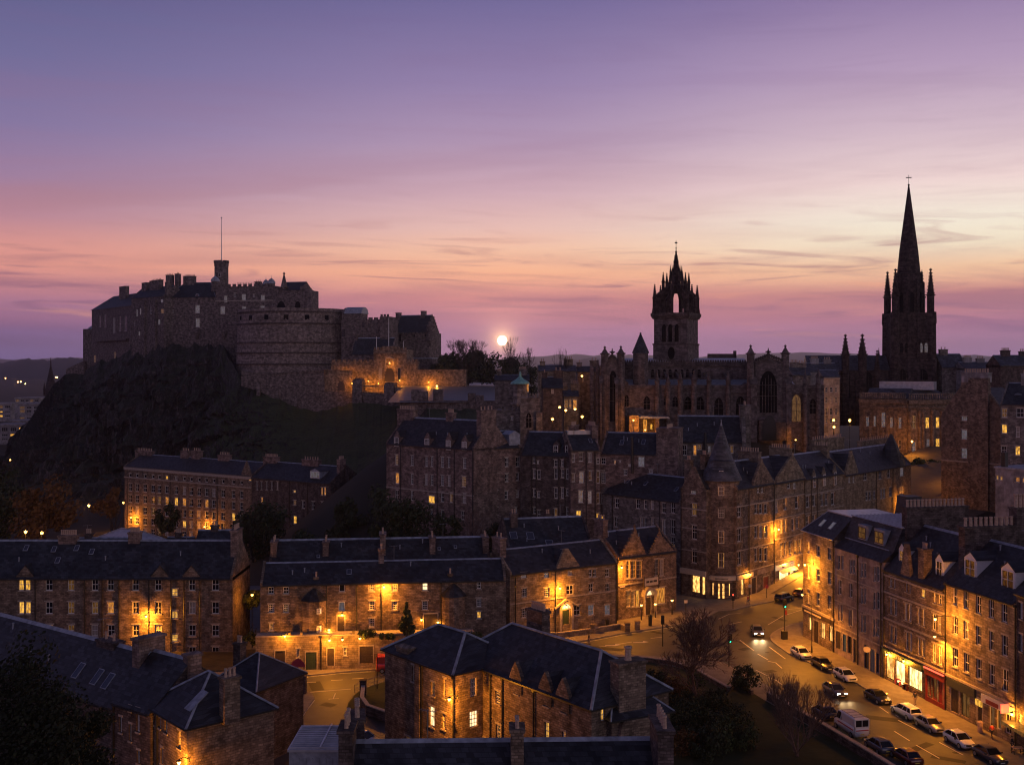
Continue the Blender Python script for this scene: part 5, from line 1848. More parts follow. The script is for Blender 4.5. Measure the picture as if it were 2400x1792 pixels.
for x, y, lab in ((918, 208, 'leftmost bulb over the bright grocer window'), (1078, 272, 'right bulb over the bright grocer window')):
 u, z = B.uz('O', x, y, -.6)
 p = B.world(u, -.6, z)
 wall_lamp(p, B.rot, .6, 160, lab, 'bulbs over the grocer window')
# 4: plain block with two bay dormers
B = Bld('bay_dormer_block', 'plain stone block with two big white bay dormers, near the right edge', 'tenement', rw('N', 1444), rw('N', 2092), 12, 0, 16.2, 'N', 'stone_tan', 'slate', ROWG)
cols = ((1503, 1548, 895, 1050), (1605, 1650, 925, 1085), (1718, 1765, 965, 1130), (1838, 1885, 1000, 1170), (1955, 2008, 1035, 1210))
for i, (x0, x1, y0, y1) in enumerate(cols):
 B.win(x0, x1, y0, y1)
 B.win(x0 + 2, x1 + 4, y0 + 265 + i * 8, y1 + 272 + i * 10, 'o' if i == 1 else 0)
 B.win(x0 + 4, x1 + 6, y0 + 555 + i * 14, y1 + 570 + i * 16)
B.gable(21.2, frac=.5, ends=False)
for xc, yp, y0, y1, w_ in ((1672, 565, 630, 790, 2.0), (2020, 660, 735, 900, 2.1)):
 d = B.dormer_px(xc, w_, yp, y0, y1, 1.4, 5.2, lit=0, style='white', roofm='slate', kind='pair')
for z in (4.5,):
 B.band(z, .3, .16)
B.chimney(B.L - .1, 6.5, 1.3, 8.0, B.H - 1, B.r + 2.2, 9, wall='stone_dark', pot_h=1.0, pr=.2)
B.door(1525, 1600, 500, 760, 'wood_dark', v='O')
B.win(1615, 1700, 560, 800, 'd', kind='shop', frame='wood_dark', v='O', sill=False)
B.door(1775, 1822, 640, 880, 'wood_dark', v='O')
B.win(1880, 1935, 690, 900, 'd', kind='shop', frame='wood_white', v='O', sill=False)
B.win(1950, 2000, 720, 920, 'd', kind='shop', frame='wood_white', v='O', sill=False)
B.win(2030, 2090, 760, 960, 0, kind='shop', frame='wood_white', v='O', sill=False)
ua, ub = B.uz('O', 1825, 560)[0], B.uz('O', 2130, 680)[0]
m = MB()
m.box(ua, min(ub, B.L), -.25, .02, 3.4, 4.4)
fa = m.build('shop_fascia', M_['wood_white'], B.root)
m = MB()
m.box(ua + .9, ua + 3.2, -.28, -.25, 3.5, 4.0)
m.build('sign_lettering', M_['wood_red'], fa)
ua, ub = B.uz('O', 1500, 430)[0], B.uz('O', 1760, 500)[0]
m = MB()
m.box(ua, ub, -.25, .02, 3.4, 4.4)
m.build('shop_fascia', M_['sign_dark'], B.root)
m = MB()
ua = B.uz('O', 1795, 600)[0]
m.box(ua - .6, ua + .6, -.2, 0, 2.7, 3.4)
m.build('lit_fascia', M_['lit_yellow'], B.root)
m = MB()
ua, za = B.uz('O', 2033, 715, -.8)
m.box(ua - .08, ua + .08, -1.3, -.3, za - .6, za + .4)
m.build('neon_sign', M_['red_signal'], B.root)
B.pipe(1444, v='N')
B.pipe(2090, v='N')
B.lamp(1345, 1178, 620, 'orange lamp hung out between the ornate block and the bay dormer block', 2.2)
u, z = B.uz('O', 2098, 770, -.9)
wall_lamp(B.world(u, -.9, z), B.rot, .9, 260, 'white globe lamp by the pale shop near the right edge', 'lanterns fixed to house walls')
B.finish()
# 5: dark block at the right edge
B = Bld('edge_block', 'dark stone block cut off by the right edge of the picture', 'tenement', rw('N', 2094), (58.9, 108), 12, 0, 17.6, 'N', 'stone_dark', 'slate', ROWG)
B.gable(22.5, ends=False)
for y0, y1 in ((1030, 1180), (1320, 1480)):
 B.win(2120, 2150, y0, y1)
B.win(2160, 2200, 780, 960, 'y', kind='shop', frame='wood_white', v='O', sill=False)
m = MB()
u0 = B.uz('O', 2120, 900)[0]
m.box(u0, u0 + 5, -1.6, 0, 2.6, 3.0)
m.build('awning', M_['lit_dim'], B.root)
B.finish()
# ------------------------------------------------------------------ buildings at upper right
B = Bld('library', 'ornate classical stone hall with a balustrade and tall windows, left of the rubble gable', 'hall', at(2014, 333), at(2126, 326), 22, 12, 33.6, 'E', 'stone_brown', 'zinc')
for x0, x1, y0, y1 in ((475, 500, 465, 545), (540, 562, 458, 548), (608, 642, 428, 552), (682, 706, 468, 558), (756, 780, 470, 565)):
 B.win(x0, x1, y0, y1, 'b', kind='thin')
 B.win(x0, x1, 665, 745, 0)
for x in (440, 515, 585, 660, 730, 805):
 u, _ = B.uz('E', x, 400)
 m = MB()
 m.box(u - .45, u + .45, -.3, 0, 6.2, 18.0)
 m.build('pilaster', M_['stone_brown'], B.root)
B.band(5.2, .7, .35)
B.band(18.6, .5, .5)
B.band(20.2, 1.1, .9)
m = MB()
for i in range(26):
 m.cyl(.4 + i * B.L / 26.5, -.5, B.H + .1, B.H + 1.5, .22, n=6)
m.box(0, B.L, -.8, -.2, B.H + 1.5, B.H + 1.8)
m.build('balustrade', M_['stone_grey'], B.root)
m = MB()
m.prism_yz([(1, B.H), (21, B.H), (15, B.H + 2.9), (7, B.H + 2.9)], 1.5, B.L)
m.build('roof', M_['slate_light'], B.root)
m = MB()
m.box(4, B.L + 6, 9, 14, B.H + 2.5, B.H + 5.0)
m.build('roof_lantern', M_['zinc'], B.root)
B.finish(trim='stone_brown')
B = Bld('library_wing', 'classical wing with columns over a lamp-lit ground floor, right of the balustraded hall', 'hall', at(2126.5, 326), at(2236, 331), 22, 12, 33.4, 'E', 'stone_brown', 'zinc')
for x0, x1, y0, y1, l in ((873, 906, 455, 565, 'd'), (990, 1022, 470, 562, 'y'), (1078, 1110, 468, 560, 'y'), (872, 906, 682, 770, 'b'), (998, 1026, 655, 742, 'b'), (1078, 1112, 652, 736, 'y')):
 B.win(x0, x1, y0, y1, l, kind='thin')
B.door(1035, 1068, 670, 770)
for x in (845, 935, 965, 1045, 1130):
 u, _ = B.uz('E', x, 400)
 m = MB()
 m.cyl(u, -.2, 6.2, 18.0, .55, n=10)
 m.build('column', M_['stone_brown'], B.root)
B.band(5.2, .7, .35)
B.band(18.6, .5, .5)
B.band(20.0, 1.1, .9)
m = MB()
m.prism_yz([(1, B.H), (21, B.H), (15, B.H + 2.9), (7, B.H + 2.9)], 0, B.L - 1)
m.build('roof', M_['slate_light'], B.root)
m = MB()
for i in range(20):
 m.cyl(.4 + i * B.L / 20.5, -.5, B.H + .1, B.H + 1.5, .22, n=6)
m.box(0, B.L, -.8, -.2, B.H + 1.5, B.H + 1.8)
m.build('balustrade', M_['stone_grey'], B.root)
B.finish(trim='stone_brown')
p = W('E', 872, 672, 318)
street_lamp((p.x, p.y, 15.4), p.z - 15.4 - .1, 2200, 'tall orange street lamp in front of the classical wing', arm=0, head=.3, spot=None)
B = Bld('rubble_gable', 'tall tenement gable of dark rubble topped by a broad chimney, upper right', 'tenement', at(2206, 262), at(2347, 250), 14, 8, 31.5, 'E', 'stone_brown', 'slate')
for y0, y1 in ((412, 497), (575, 657), (737, 820)):
 B.win(1296, 1346, y0, y1, 'b')
ua, ub = B.uz('E', 1300, 100)[0], B.uz('E', 1525, 100)[0]
zt = B.uz('E', 1410, 130)[1]
B.extra.prism_xz([(.02, B.H - .1), (B.L - .02, B.H - .1), (B.L - .4, B.H + 2.4), (ub + .3, zt - 3.5), (ub, zt), (ua, zt), (ua - .3, zt - 2), (.5, B.H + 1)], .0, .9)
B.extra.box(B.uz('E', 1370, 500)[0], B.uz('E', 1540, 500)[0], -.7, 0, 2, zt)
B.chimney((ua + ub) / 2, .8, ub - ua, 1.8, zt - 1, B.uz('E', 1410, 82)[1], 10, pot_h=.9, pr=.2, wall='render_grey')
m = MB()
zr_ = zt - 2.5
for ux in (0, B.L):
 m.loft([[(ux, y, B.H), (B.L / 2, y, zr_), (B.L / 2, y, zr_ + .2), (ux, y, B.H + .2)] for y in (.92, 14)])
m.build('roof', B.roofm, B.root)
B.pipe(1360)
B.band(B.uz('E', 1380, 860)[1], .3, .25)
B.finish()
B = Bld('tall_tenement', 'tall tenement with two lit windows at the right edge, above the grey rendered block', 'tenement', at(2345, 240), at(2440, 235), 12, 8, 35.0, 'E', 'stone_grey', 'slate')
for x0, x1, y0, y1, l in ((1642, 1690, 395, 470, 'd'), (1645, 1690, 532, 606, 'y'), (1760, 1802, 716, 796, 'y'), (1770, 1835, 390, 470, 0), (1765, 1800, 552, 640, 0), (1640, 1686, 715, 790, 0)):
 B.win(x0, x1, y0, y1, l)
B.gable(39.4)
m = MB()
m.lathe(3.0, 2.6, [(.9, 0), (.6, .3), (.05, .4)], 12)
o = m.build('satellite_dish', M_['grey_metal'], B.root, loc=(0, 0, B.H + 1.9))
B.chimney(5.5, 6, 5, 1.6, B.H, B.r + 2.2, 9, wall='render_grey')
B.finish()
B = Bld('grey_block', 'smooth grey rendered block with small lit windows at the right edge', 'building', at(2333, 205), at(2450, 196), 12, 0, 24.2, 'E', 'render_grey', 'zinc')
for x0, x1, y0, y1, l in ((1593, 1614, 968, 1006, 'y'), (1626, 1650, 975, 1012, 'y'), (1760, 1796, 985, 1026, 'o'), (1818, 1850, 990, 1030, 'o'), (1775, 1850, 1205, 1300, 0)):
 B.win(x0, x1, y0, y1, l, kind='sash')
m = MB()
m.box(-.2, B.L, -.2, B.D, B.H, B.H + .3)
m.build('parapet', M_['lead'], B.root)
m = MB()
m.box(1, 1.8, .3, 1.2, B.H - 2.2, B.H + 3.0)
m.build('flue', M_['black_iron'], B.root)
B.finish()
# roofs on the skyline, right of the tall spire
for i, (xa, xb, Y_, ze_, zr_, wl, n, lab) in enumerate(((2208, 2264, 352, 43, 47.2, 'stone_grey', 2, 'small steep roof with one chimney right of the tall church spire'),
        (2262, 2330, 345, 42.6, 44.5, 'render_grey', 6, 'flat topped roof with chimneys on the skyline left of the right edge'),
        (2345, 2440, 330, 43.5, 46.5, 'stone_dark', 6, 'dark skyline block with broad stacks at the right edge'),
        (1858, 1900, 345, 40.5, 43.0, 'stone_grey', 5, 'grey roofed house between the cathedral and the church, with a chimney'),
        (1898, 1966, 350, 41.5, 44.2, 'render_grey', 6, 'grey roofed house with broad stacks close left of the church nave'))):
 B = Bld('skyline_house', lab, 'house', at(xa, Y_), at(xb, Y_), 10, 20, ze_, 'L' if False else 'U', wl, 'slate_light', 'houses on the skyline by the church')
 B.gable(zr_, skew=False)
 B.chimney(B.L * .3, 5, 2.6, 1.2, B.H, B.r + 1.6, n)
 if n > 4:
  B.chimney(B.L * .75, 5, 2.4, 1.2, B.H, B.r + 1.3, 4)
 B.finish()
B = Bld('pale_block', 'narrow pale stone block between cathedral and church, golden light at its foot', 'building', at(1930, 318), at(1968, 318), 8, 16, 40.2, 'U', 'render_pale', 'slate_light')
for y0, y1 in ((625, 685), (735, 805), (862, 945), (990, 1040)):
 for x0, x1 in ((1645, 1672), (1698, 1730), (1758, 1782)):
  B.win(x0, x1, y0, y1, 0)
B.gable(42, skew=False)
B.band(B.H - .8, .5, .4)
B.finish()
p = W('U', 1740, 995, 309)
street_lamp((p.x, p.y, 24), p.z - 24.2, 420, 'golden street lamp in front of the narrow pale block', arm=0, head=.35, spot=None)
p = W('U', 1745, 1075, 306)
street_lamp((p.x, p.y, 24), p.z - 24.2, 420, 'lower golden lamp just below the one at the narrow pale block', arm=0, head=.35, spot=None)
p = W('U', 1925, 998, 300)
street_lamp((p.x, p.y, 20), p.z - 20.2, 1500, 'orange street lamp glowing alone left of the classical hall', arm=0, head=.38, spot=None)
# ------------------------------------------------------------------ houses nearest the viewpoint
HIPG = 'wings of the hip roofed house'
B = Bld('hipped_pavilion', 'left wing of the near hip roofed house, lamp glowing on its wall', 'house', (-14.1, 121.8), (-6.0, 112.0), 9, -2, 11.7, 'Q', 'stone_brown', 'slate', HIPG)
for x0, x1, y0, y1, l in ((1585, 1618, 545, 660, 'd'), (1690, 1712, 510, 680, 0), (1568, 1615, 755, 930, 'w'), (1678, 1712, 815, 950, 0), (1420, 1445, 400, 540, 0), (1360, 1410, 1015, 1060, 'd')):
 B.win(x0, x1, y0, y1, l, frame='cream_paint')
for x0, x1, y0, y1, l, k in ((1925, 1985, 510, 668, 0, 'grid'), (1922, 1995, 795, 935, 'w', 'grid')):
 B.win(x0, x1, y0, y1, l, face='R', kind=k)
B.hip(14.5, 3.9)
B.extra.box(B.uz('Q', 1460, 800)[0], B.uz('Q', 1500, 800)[0], -.25, .05, .2, B.H - .1)
B.pipe(1785)
B.pipe(1512)
B.chimney(3.2, .6, 2.2, 1.0, B.H - .6, B.H + .9, 0)
B.lamp(1745, 690, 420, 'orange lamp below a window of the near hip roofed house', .8)
B.finish()
B = Bld('hipped_house', 'main wing of the near hip roofed house, with wallhead dormers', 'house', (-6.5, 119), (7.3, 100.9), 10, -2, 11.6, 'R', 'stone_brown', 'slate', HIPG)
for x0, x1, y0, y1, l in ((225, 265, 695, 800, 0), (230, 270, 985, 1115, 'd'), (640, 682, 655, 825, 0), (788, 832, 720, 880, 0), (648, 690, 965, 1125, 'y'), (798, 830, 1045, 1120, 'o'), (388, 425, 570, 720, 0)):
 B.win(x0, x1, y0, min(y1, 1330), l, kind='grid')
B.win(1138, 1172, 850, 955, 'y', face='R')
for xc, y0, y1 in ((405, 480, 560), (660, 530, 640), (812, 565, 690)):
 u, z = B.uz('R', xc, y1)
 B.extra.prism_xz([(u - 1.0, B.H - 1.2), (u + 1.0, B.H - 1.2), (u + 1.0, B.H + .3), (u + .55, B.H + 1.2), (u, B.H + 2.0), (u - .55, B.H + 1.2), (u - 1.0, B.H + .3)], -.12, .3)
 m = MB()
 for sg in (-1, 1):
  m.loft([[(u + sg * 1.1, y, B.H + .1), (u, y, B.H + 1.7), (u, y, B.H + 1.8), (u + sg * 1.1, y, B.H + .2)] for y in (.3, 2.9)])
 m.build('dormer_roof', B.roofm, B.root)
B.hip(15.3, 4.2)
B.roof_eq = lambda y: B.H + y * (15.3 + 2 - B.H) / 5.0
B.k1 = (17.3 - B.H) / 5.0
B.yr = 5.0
for x, y in ((235, 370), (530, 480), (735, 520)):
 B.sky_px(x, y, w_=.4, l=.9)
B.chimney(7.2, 6.2, 2.6, 1.1, B.H + 1, B.r + 1.6 if hasattr(B, 'r') else B.H + 5.6, 8, wall='stone_dark')
for x in (188, 292, 562):
 B.pipe(x)
B.band(6.4, .2, .07)
B.finish()
B = Bld('chimney_gable', 'battered stone gable with a tall chimney ending the near hip roofed house', 'house', (9.2, 101.3), (15.0, 104.3), 7.5, -2, 10.4, 'R', 'stone_brown', 'slate', HIPG)
B.hip(12.8, 2.6, flash=.1)
B.chimney(2.6, 1.2, 3.0, 1.5, B.H - 3, B.H + 5.0, 1, pot_h=1.3, pr=.34)
B.extra.prism_xz([(.3, .1), (5.6, .1), (5.2, B.H - 2.2), (4.4, B.H - .4), (4.1, B.H - .1), (1.1, B.H - .1), (.8, B.H - .4), (.5, B.H - 2.2)], -.5, .02)
B.finish()
# roof along the bottom edge
B = Bld('front_house', 'dark slate roof across the bottom of the picture with one small stack', 'house', (-12.0, 71.5), (11.2, 72.2), 17, -2, 9.0, 'R', 'stone_dark', 'slate')
B.gable(15.7, skew=True)
u, z = B.uz('R', 410, 920, 7.5)
B.chimney(u, 7.0, .9, 1.6, B.H + 3, B.r + 1.55, 4, wall='stone_brown', pot_h=.6)
B.chimney(B.L - .3, 6.4, 1.1, 3.6, B.H, B.r + 1.9, 5, wall='stone_dark', pot_h=.9)
B.chimney(.4, 7.4, 1.0, 2.4, B.H, B.r + 1.6, 3, wall='stone_dark', pot_h=1.0)
B.finish()
# zinc roof box at the bottom
t = empty('zinc_roof_box', 'ribbed zinc clad roof box at the bottom left of centre', 'roof room', (-16.9, 83.2, 6.0))
m = MB()
m.box(0, 4.1, 0, 5.4, 0, 7.9)
m.build('wall', M_['lead'], t)
m = MB()
for i in range(8):
 m.box(.25 + i * .5, .31 + i * .5, -.05, 0, .1, 7.4)
m.build('cladding_seams', M_['lead'], t)
m = MB()
m.box(-.1, 4.2, -.15, 5.5, 7.9, 8.1)
for i in range(12):
 m.box(0, 4.1, .1 + i * .44, .2 + i * .44, 8.1, 8.2)
m.box(2.3, 2.42, 0, 5.4, 8.2, 8.27)
m.build('roof', M_['zinc'], t)
B = Bld('side_house', 'sliver of dark house wall with a tall row of chimney pots beside the zinc box', 'house', (-12.5, 84.2), (-11.2, 84.4), 7, -2, 13.0, 'Q', 'stone_dark', 'slate')
B.chimney(.65, 3.2, 1.1, 2.6, B.H - .1, B.H + 2.4, 4, pot_h=1.0, pr=.2)
B.finish()
# terrace at bottom left
TG = 'houses of the bottom left terrace'
B = Bld('slate_terrace', 'long dark terrace roof with small skylights at bottom left', 'terraced houses', (-66.0, 124.9), (-37.6, 103.6), 8, -6, 11.0, 'P', 'stone_dark', 'slate', TG)
B.gable(15.2, skew=False)
B.yr = 4.0
for x, y in ((205, 300), (600, 392), (742, 440), (825, 472)):
 B.sky_px(x, y, w_=.9, l=1.7)
for x0, x1, y0, y1 in ((700, 720, 740, 860), (825, 835, 740, 850)):
 B.win(x0, x1, y0, y1)
B.chim_px(735, 865, 150, 4, 1.2, 2, wall='stone_dark')
B.chimney(B.L - .5, 4.2, 1.1, 3.0, B.H, B.r + 1.6, 0, wall='stone_pink')
B.chimney(3.0, 4.2, 2.4, 1.1, B.H, B.r + 1.8, 5, wall='stone_pink')
B.finish()
B = Bld('gabled_wing', 'short gabled house wing between the long terrace roof and the nearest hip roof', 'house', (-37.4, 103.3), (-32.9, 99.9), 9, -6, 11.6, 'P', 'stone_dark', 'slate', TG)
for x0, x1, y0, y1, l in ((908, 928, 520, 640, 0), (985, 1000, 570, 700, 0), (910, 930, 745, 865, 0), (985, 1002, 800, 930, 'd'), (1040, 1065, 680, 860, 0), (1045, 1065, 1000, 1100, 0)):
 B.win(x0, x1, y0, y1, l)
B.gable(15.4, skew=False)
B.pipe(870)
B.finish()
B = Bld('corner_hipped_house', 'hip roofed house with pale lead hips at bottom left, nearest of its terrace', 'house', (-33.9, 101.6), (-28.1, 95.0), 8.4, -6, 11.8, 'P', 'stone_brown', 'slate', TG)
for x0, x1, y0, y1, l in ((1160, 1180, 730, 800, 0), (1210, 1225, 750, 830, 0), (1255, 1275, 765, 870, 0), (1355, 1378, 850, 985, 0), (1155, 1170, 920, 1040, 0), (1225, 1240, 980, 1100, 'd')):
 B.win(x0, x1, y0, y1, l, kind='thin')
B.hip(15.0, 4.2, flash=.13)
B.chimney(B.L + .2, 3.9, 1.0, 1.5, B.H - .3, B.H + 3.8, 3, wall='stone_brown')
B.chimney(.8, 4.2, 1.0, 1.4, B.H, B.H + 4.2, 0, wall='stone_pink')
B.pipe(1205)
B.pipe(1130)
B.lamp(1365, 1090, 330, 'orange lamp low on the nearest hip roofed house at bottom left', .7)
m = MB()
m.box(-.6, .6, -1.1, 1.1, 0, .08)
o = m.build('roof_hatch', M_['lead'], B.root, loc=(B.L - 2.0, 1.8, B.H + 1.55), rot=(R(38), 0, R(0)))
B.finish()
B = Bld('small_hipped_house', 'small hip roofed house behind the nearest hip roof at lower left', 'house', at(495, 121), at(600, 118), 8, -4, 8.2, 'P', 'stone_dark', 'slate', TG)
B.hip(11.0, 3.0, flash=.1)
B.chimney(1.4, 3, 1.0, 1.0, B.H, B.H + 4.0, 2)
B.finish()
# ================================================================== castle on its rock
def stick(B, v, x0, x1, y0, y1, lit=0, kind='sash', off=-.12, parent=None, frame='white_paint'):
 u0, u1 = B.uz(v, x0, y0, off)[0], B.uz(v, x1, y0, off)[0]
 u, zt = B.uz(v, (x0 + x1) / 2, y0, off)
 zb = B.uz(v, (x0 + x1) / 2, y1, off)[1]
 return put_window(parent or B.root, u1 - u0, zt - zb, (u, off, zb), 0.0, lit, kind, frame)
def part(B, v, pts, y0, y1, mat, name, parent=None, ref=None):
 """outline seen on the facade plane, given real thickness y0..y1 behind it"""
 q = [B.uz(v, x, y, y0 if ref is None else ref) for x, y in pts]
 m = MB()
 m.prism_xz(q, y0, y1)
 return m.build(name, M_[mat], parent or B.root)
def merlons(m, x0, x1, y0, y1, z, n, h=1.1, fill=.55):
 for i in range(n):
  a = x0 + (x1 - x0) * (i + .5 - fill / 2) / n
  m.box(a, a + (x1 - x0) * fill / n, y0, y1, z, z + h)
def pointed(u, z0, w_, h, n=6):
 """outline of a pointed arch opening"""
 sp = h - w_ * .9
 pts = [(u - w_ / 2, z0), (u + w_ / 2, z0)]
 for i in range(n + 1):
  a = i / n
  pts.append((u + w_ / 2 * (1 - a ** 1.6), z0 + sp + w_ * .9 * math.sin(a * math.pi / 2)))
 for i in reversed(range(n)):
  a = i / n
  pts.append((u - w_ / 2 * (1 - a ** 1.6), z0 + sp + w_ * .9 * math.sin(a * math.pi / 2)))
 return pts
def lancet(root, u, z0, w_, h, y, lit=0, hood='stone_church', mull=1):
 o_ = MB()
 outer = pointed(u, z0 - .1, w_ + .5, h + .45)
 o_.prism_xz(outer, y - .05, y + .1)
 o = o_.build('window', M_[hood], root)
 p = MB()
 p.prism_xz(pointed(u, z0, w_, h), y - .09, y - .03)
 p.build('pane', M_['void' if lit == 0 else PANE[lit]], o)
 t = MB()
 for i in range(mull):
  x = u - w_ / 2 + w_ * (i + 1) / (mull + 1)
  hh = h * (.98 - .5 * abs((i + 1) / (mull + 1) - .5))
  t.box(x - .06, x + .06, y - .16, y - .09, z0, z0 + hh * .92)
 for k in (.4, .66):
  t.box(u - w_ / 2 * .98, u + w_ / 2 * .98, y - .14, y - .09, z0 + h * k - .05, z0 + h * k + .05)
 t.build('tracery', M_[hood], o)
 return o
def pinnacle(root, x, y, z0, zs, zt, r, mat='stone_church', n=8, crockets=True, name='pinnacle'):
 m = MB()
 m.lathe(x, y, [(r, z0), (r, zs - r * .4), (r * 1.35, zs - r * .2), (r * 1.35, zs), (r * .95, zs + .05), (r * .16, zt - r * .7), (r * .42, zt - r * .5), (r * .12, zt - r * .15), (.02, zt)], n)
 if crockets:
  k = max(3, int((zt - zs) / (r * .9)))
  for i in range(k):
   f = (i + .5) / k
   rr = r * .95 + (r * .16 - r * .95) * f
   for j in range(4):
    a = math.pi / 4 + j * math.pi / 2
    cx, cy, cz = x + math.cos(a) * rr * 1.12, y + math.sin(a) * rr * 1.12, zs + (zt - zs) * f
    d = r * .17
    m.box(cx - d, cx + d, cy - d, cy + d, cz - d, cz + d)
 return m.build(name, M_[mat], root)
CG = 'buildings of the hilltop castle'
# left hall range
B = Bld('castle_hall', 'long castle hall range with a sloping slate roof at the left end of the crag', 'castle building', at(215, 600), at(389, 521), 16, 34, 74, 'I', 'stone_castle', 'slate', CG)
for x0, x1, y0, y1, l in ((300, 318, 955, 1050, 0), (346, 364, 945, 1055, 0), (422, 442, 972, 1100, 0), (472, 492, 962, 1085, 0), (518, 540, 956, 1085, 0), (622, 634, 900, 960, 'b'), (652, 664, 890, 945, 'b'), (696, 712, 888, 932, 'd'),
       (833, 852, 812, 840, 'b'), (836, 862, 895, 934, 'd'), (808, 828, 985, 1030, 'b'), (695, 712, 985, 1035, 'b'), (640, 655, 1090, 1125, 'b'), (258, 272, 1295, 1355, 'd'), (432, 444, 1265, 1320, 'd'), (560, 575, 1175, 1195, 0)):
 B.win(x0, x1, y0, y1, l, kind='sash', sill=False)
B.hip(81.3, 11, flash=.1)
for x0, x1, yt, n in ((475, 528, 705, 0), (370, 400, 828, 0), (668, 706, 672, 0), (735, 822, 655, 7)):
 B.chim_px(x0, x1, yt, 6, 2.0, n, wall='stone_castle')
for x in (580, 740, 765):
 m = MB()
 u = B.uz('I', x, 900)[0]
 m.prism_yz([(-1.2, 0), (.1, 0), (.1, B.H - 2), (-.3, B.H - 3)], u - .8, u + .8)
 m.build('buttress', M_['stone_castle'], B.root)
m = MB()
m.box(B.uz('I', 290, 1160)[0], B.uz('I', 560, 1160)[0], -1.6, 0, B.uz('I', 400, 1172)[1], B.uz('I', 400, 1156)[1])
m.build('ledge', M_['stone_castle'], B.root)
B.finish()
B = Bld('castle_turret', 'low square turret with a pale lead cap at the far left end of the crag', 'castle building', at(194.5, 606), at(216, 603), 10, 34, 64, 'I', 'stone_castle', 'lead', CG)
m = MB()
m.lathe(2.6, 5, [(3.2, B.H), (2.6, B.H + .8), (.3, B.H + 2.4)], 8)
m.build('roof', M_['lead'], B.root)
B.finish()
P0 = Bld('castle_wall', 'low outer wall stepping down the left edge of the crag', 'wall', at(153, 597), at(200, 592), 3, 20, 50, 'I', 'stone_castle', 'slate')
part(P0, 'I', [(18, 1412), (165, 1343), (175, 1500), (15, 1500)], 0, 3, 'stone_castle', 'wall')
B = Bld('castle_lodging', 'projecting castle block with crowded chimneys between the hall range and the palace block', 'castle building', at(308, 536), at(384, 516), 12, 34, 76.5, 'I', 'stone_castle', 'slate', CG)
for x0, x1, y0, y1, l in ((622, 634, 900, 960, 'b'), (652, 664, 890, 945, 'b'), (696, 712, 888, 932, 'd'), (833, 852, 812, 840, 'b'), (836, 862, 895, 934, 'd'), (808, 828, 985, 1030, 'b'), (695, 712, 985, 1035, 'b'), (640, 655, 1090, 1125, 'b'), (740, 756, 880, 940, 0), (600, 614, 1000, 1040, 0)):
 B.win(x0, x1, y0, y1, l, sill=False)
B.gable(81.6, skew=True)
B.chim_px(668, 706, 672, 5, 2.0, 0, wall='stone_castle')
B.chim_px(735, 822, 655, 5, 2.0, 7, wall='stone_castle')
B.chimney(B.L - .4, 2.5, 1.6, 2.6, B.H, B.r + 1.4, 3, wall='stone_castle')
m = MB()
for u in (B.L * .45, B.L * .78):
 m.box(u - .7, u + .7, -1.1, .1, 0, B.H - 1.5)
m.build('buttress', M_['stone_castle'], B.root)
B.finish()
# palace block
B = Bld('castle_palace', 'tall castle block with a slate roof, oval dormer and high chimneys', 'castle building', at(389.5, 520), at(505, 515), 14, 36, 75.9, 'I', 'stone_castle', 'slate', CG)
for x0, x1, y0, y1, l in ((1130, 1168, 865, 930, 'b'), (1133, 1168, 978, 1050, 'b'), (924, 942, 905, 928, 'b'), (923, 940, 975, 1030, 0), (938, 950, 1295, 1310, 'y')):
 B.win(x0, x1, y0, y1, l, kind='grid')
B.hip(83.3, 6, flash=.12)
for x0, x1, yt, n in ((875, 930, 602, 4), (953, 988, 592, 2), (1025, 1120, 612, 9)):
 B.chim_px(x0, x1, yt, 7, 2.2, n, wall='stone_castle')
u, z = B.uz('I', 1150, 790, .6)
m = MB()
m.prism_xz([(1.05 * math.cos(2 * math.pi * i / 16), 1.4 * math.sin(2 * math.pi * i / 16)) for i in range(16)], -.5, 3)
d = m.build('dormer', M_['lead'], B.root, loc=(u, .6, z))
m = MB()
m.prism_xz([(.8 * math.cos(2 * math.pi * i / 16), 1.1 * math.sin(2 * math.pi * i / 16)) for i in range(16)], -.6, -.5)
m.build('pane', M_['glass_sky'], d)
u, z = B.uz('I', 1150, 1105)
m = MB()
m.lathe(u, -.2, [(.3, z - 3), (1.6, z), (1.8, z + 1.5), (1.6, z + 1.6)], 10)
u, z = B.uz('I', 1378, 1110)
m.lathe(u, -.2, [(.3, z - 3), (1.4, z), (1.6, z + 1.5), (1.4, z + 1.6)], 10)
m.build('corbelled_balcony', M_['stone_castle'], B.root)
B.finish()
B = Bld('castle_range', 'flat topped castle range with battlements and three small domes, right of the flag tower', 'castle building', at(505.2, 515), at(643, 509), 14, 36, 80.6, 'I', 'stone_castle', 'slate', CG)
for x0, x1, y0, y1, l in ((1378, 1405, 782, 838, 'b'), (1530, 1564, 770, 825, 'b'), (1694, 1727, 778, 830, 'b'), (1346, 1385, 875, 938, 'b'), (1533, 1567, 875, 925, 'b'), (1690, 1727, 870, 905, 'b'), (1460, 1482, 760, 795, 0), (1628, 1645, 768, 795, 0)):
 B.win(x0, x1, y0, y1, l, kind='grid')
B.band(B.uz('I', 1500, 830)[1], .5, .3)
m = MB()
merlons(m, 0, B.L, -.2, .6, B.H, 11, 1.2)
m.build('battlement', M_['stone_castle'], B.root)
m = MB()
m.box(.3, B.L - .3, 2, 12, B.H - .3, B.H + .2)
m.build('flat_roof', M_['lead'], B.root)
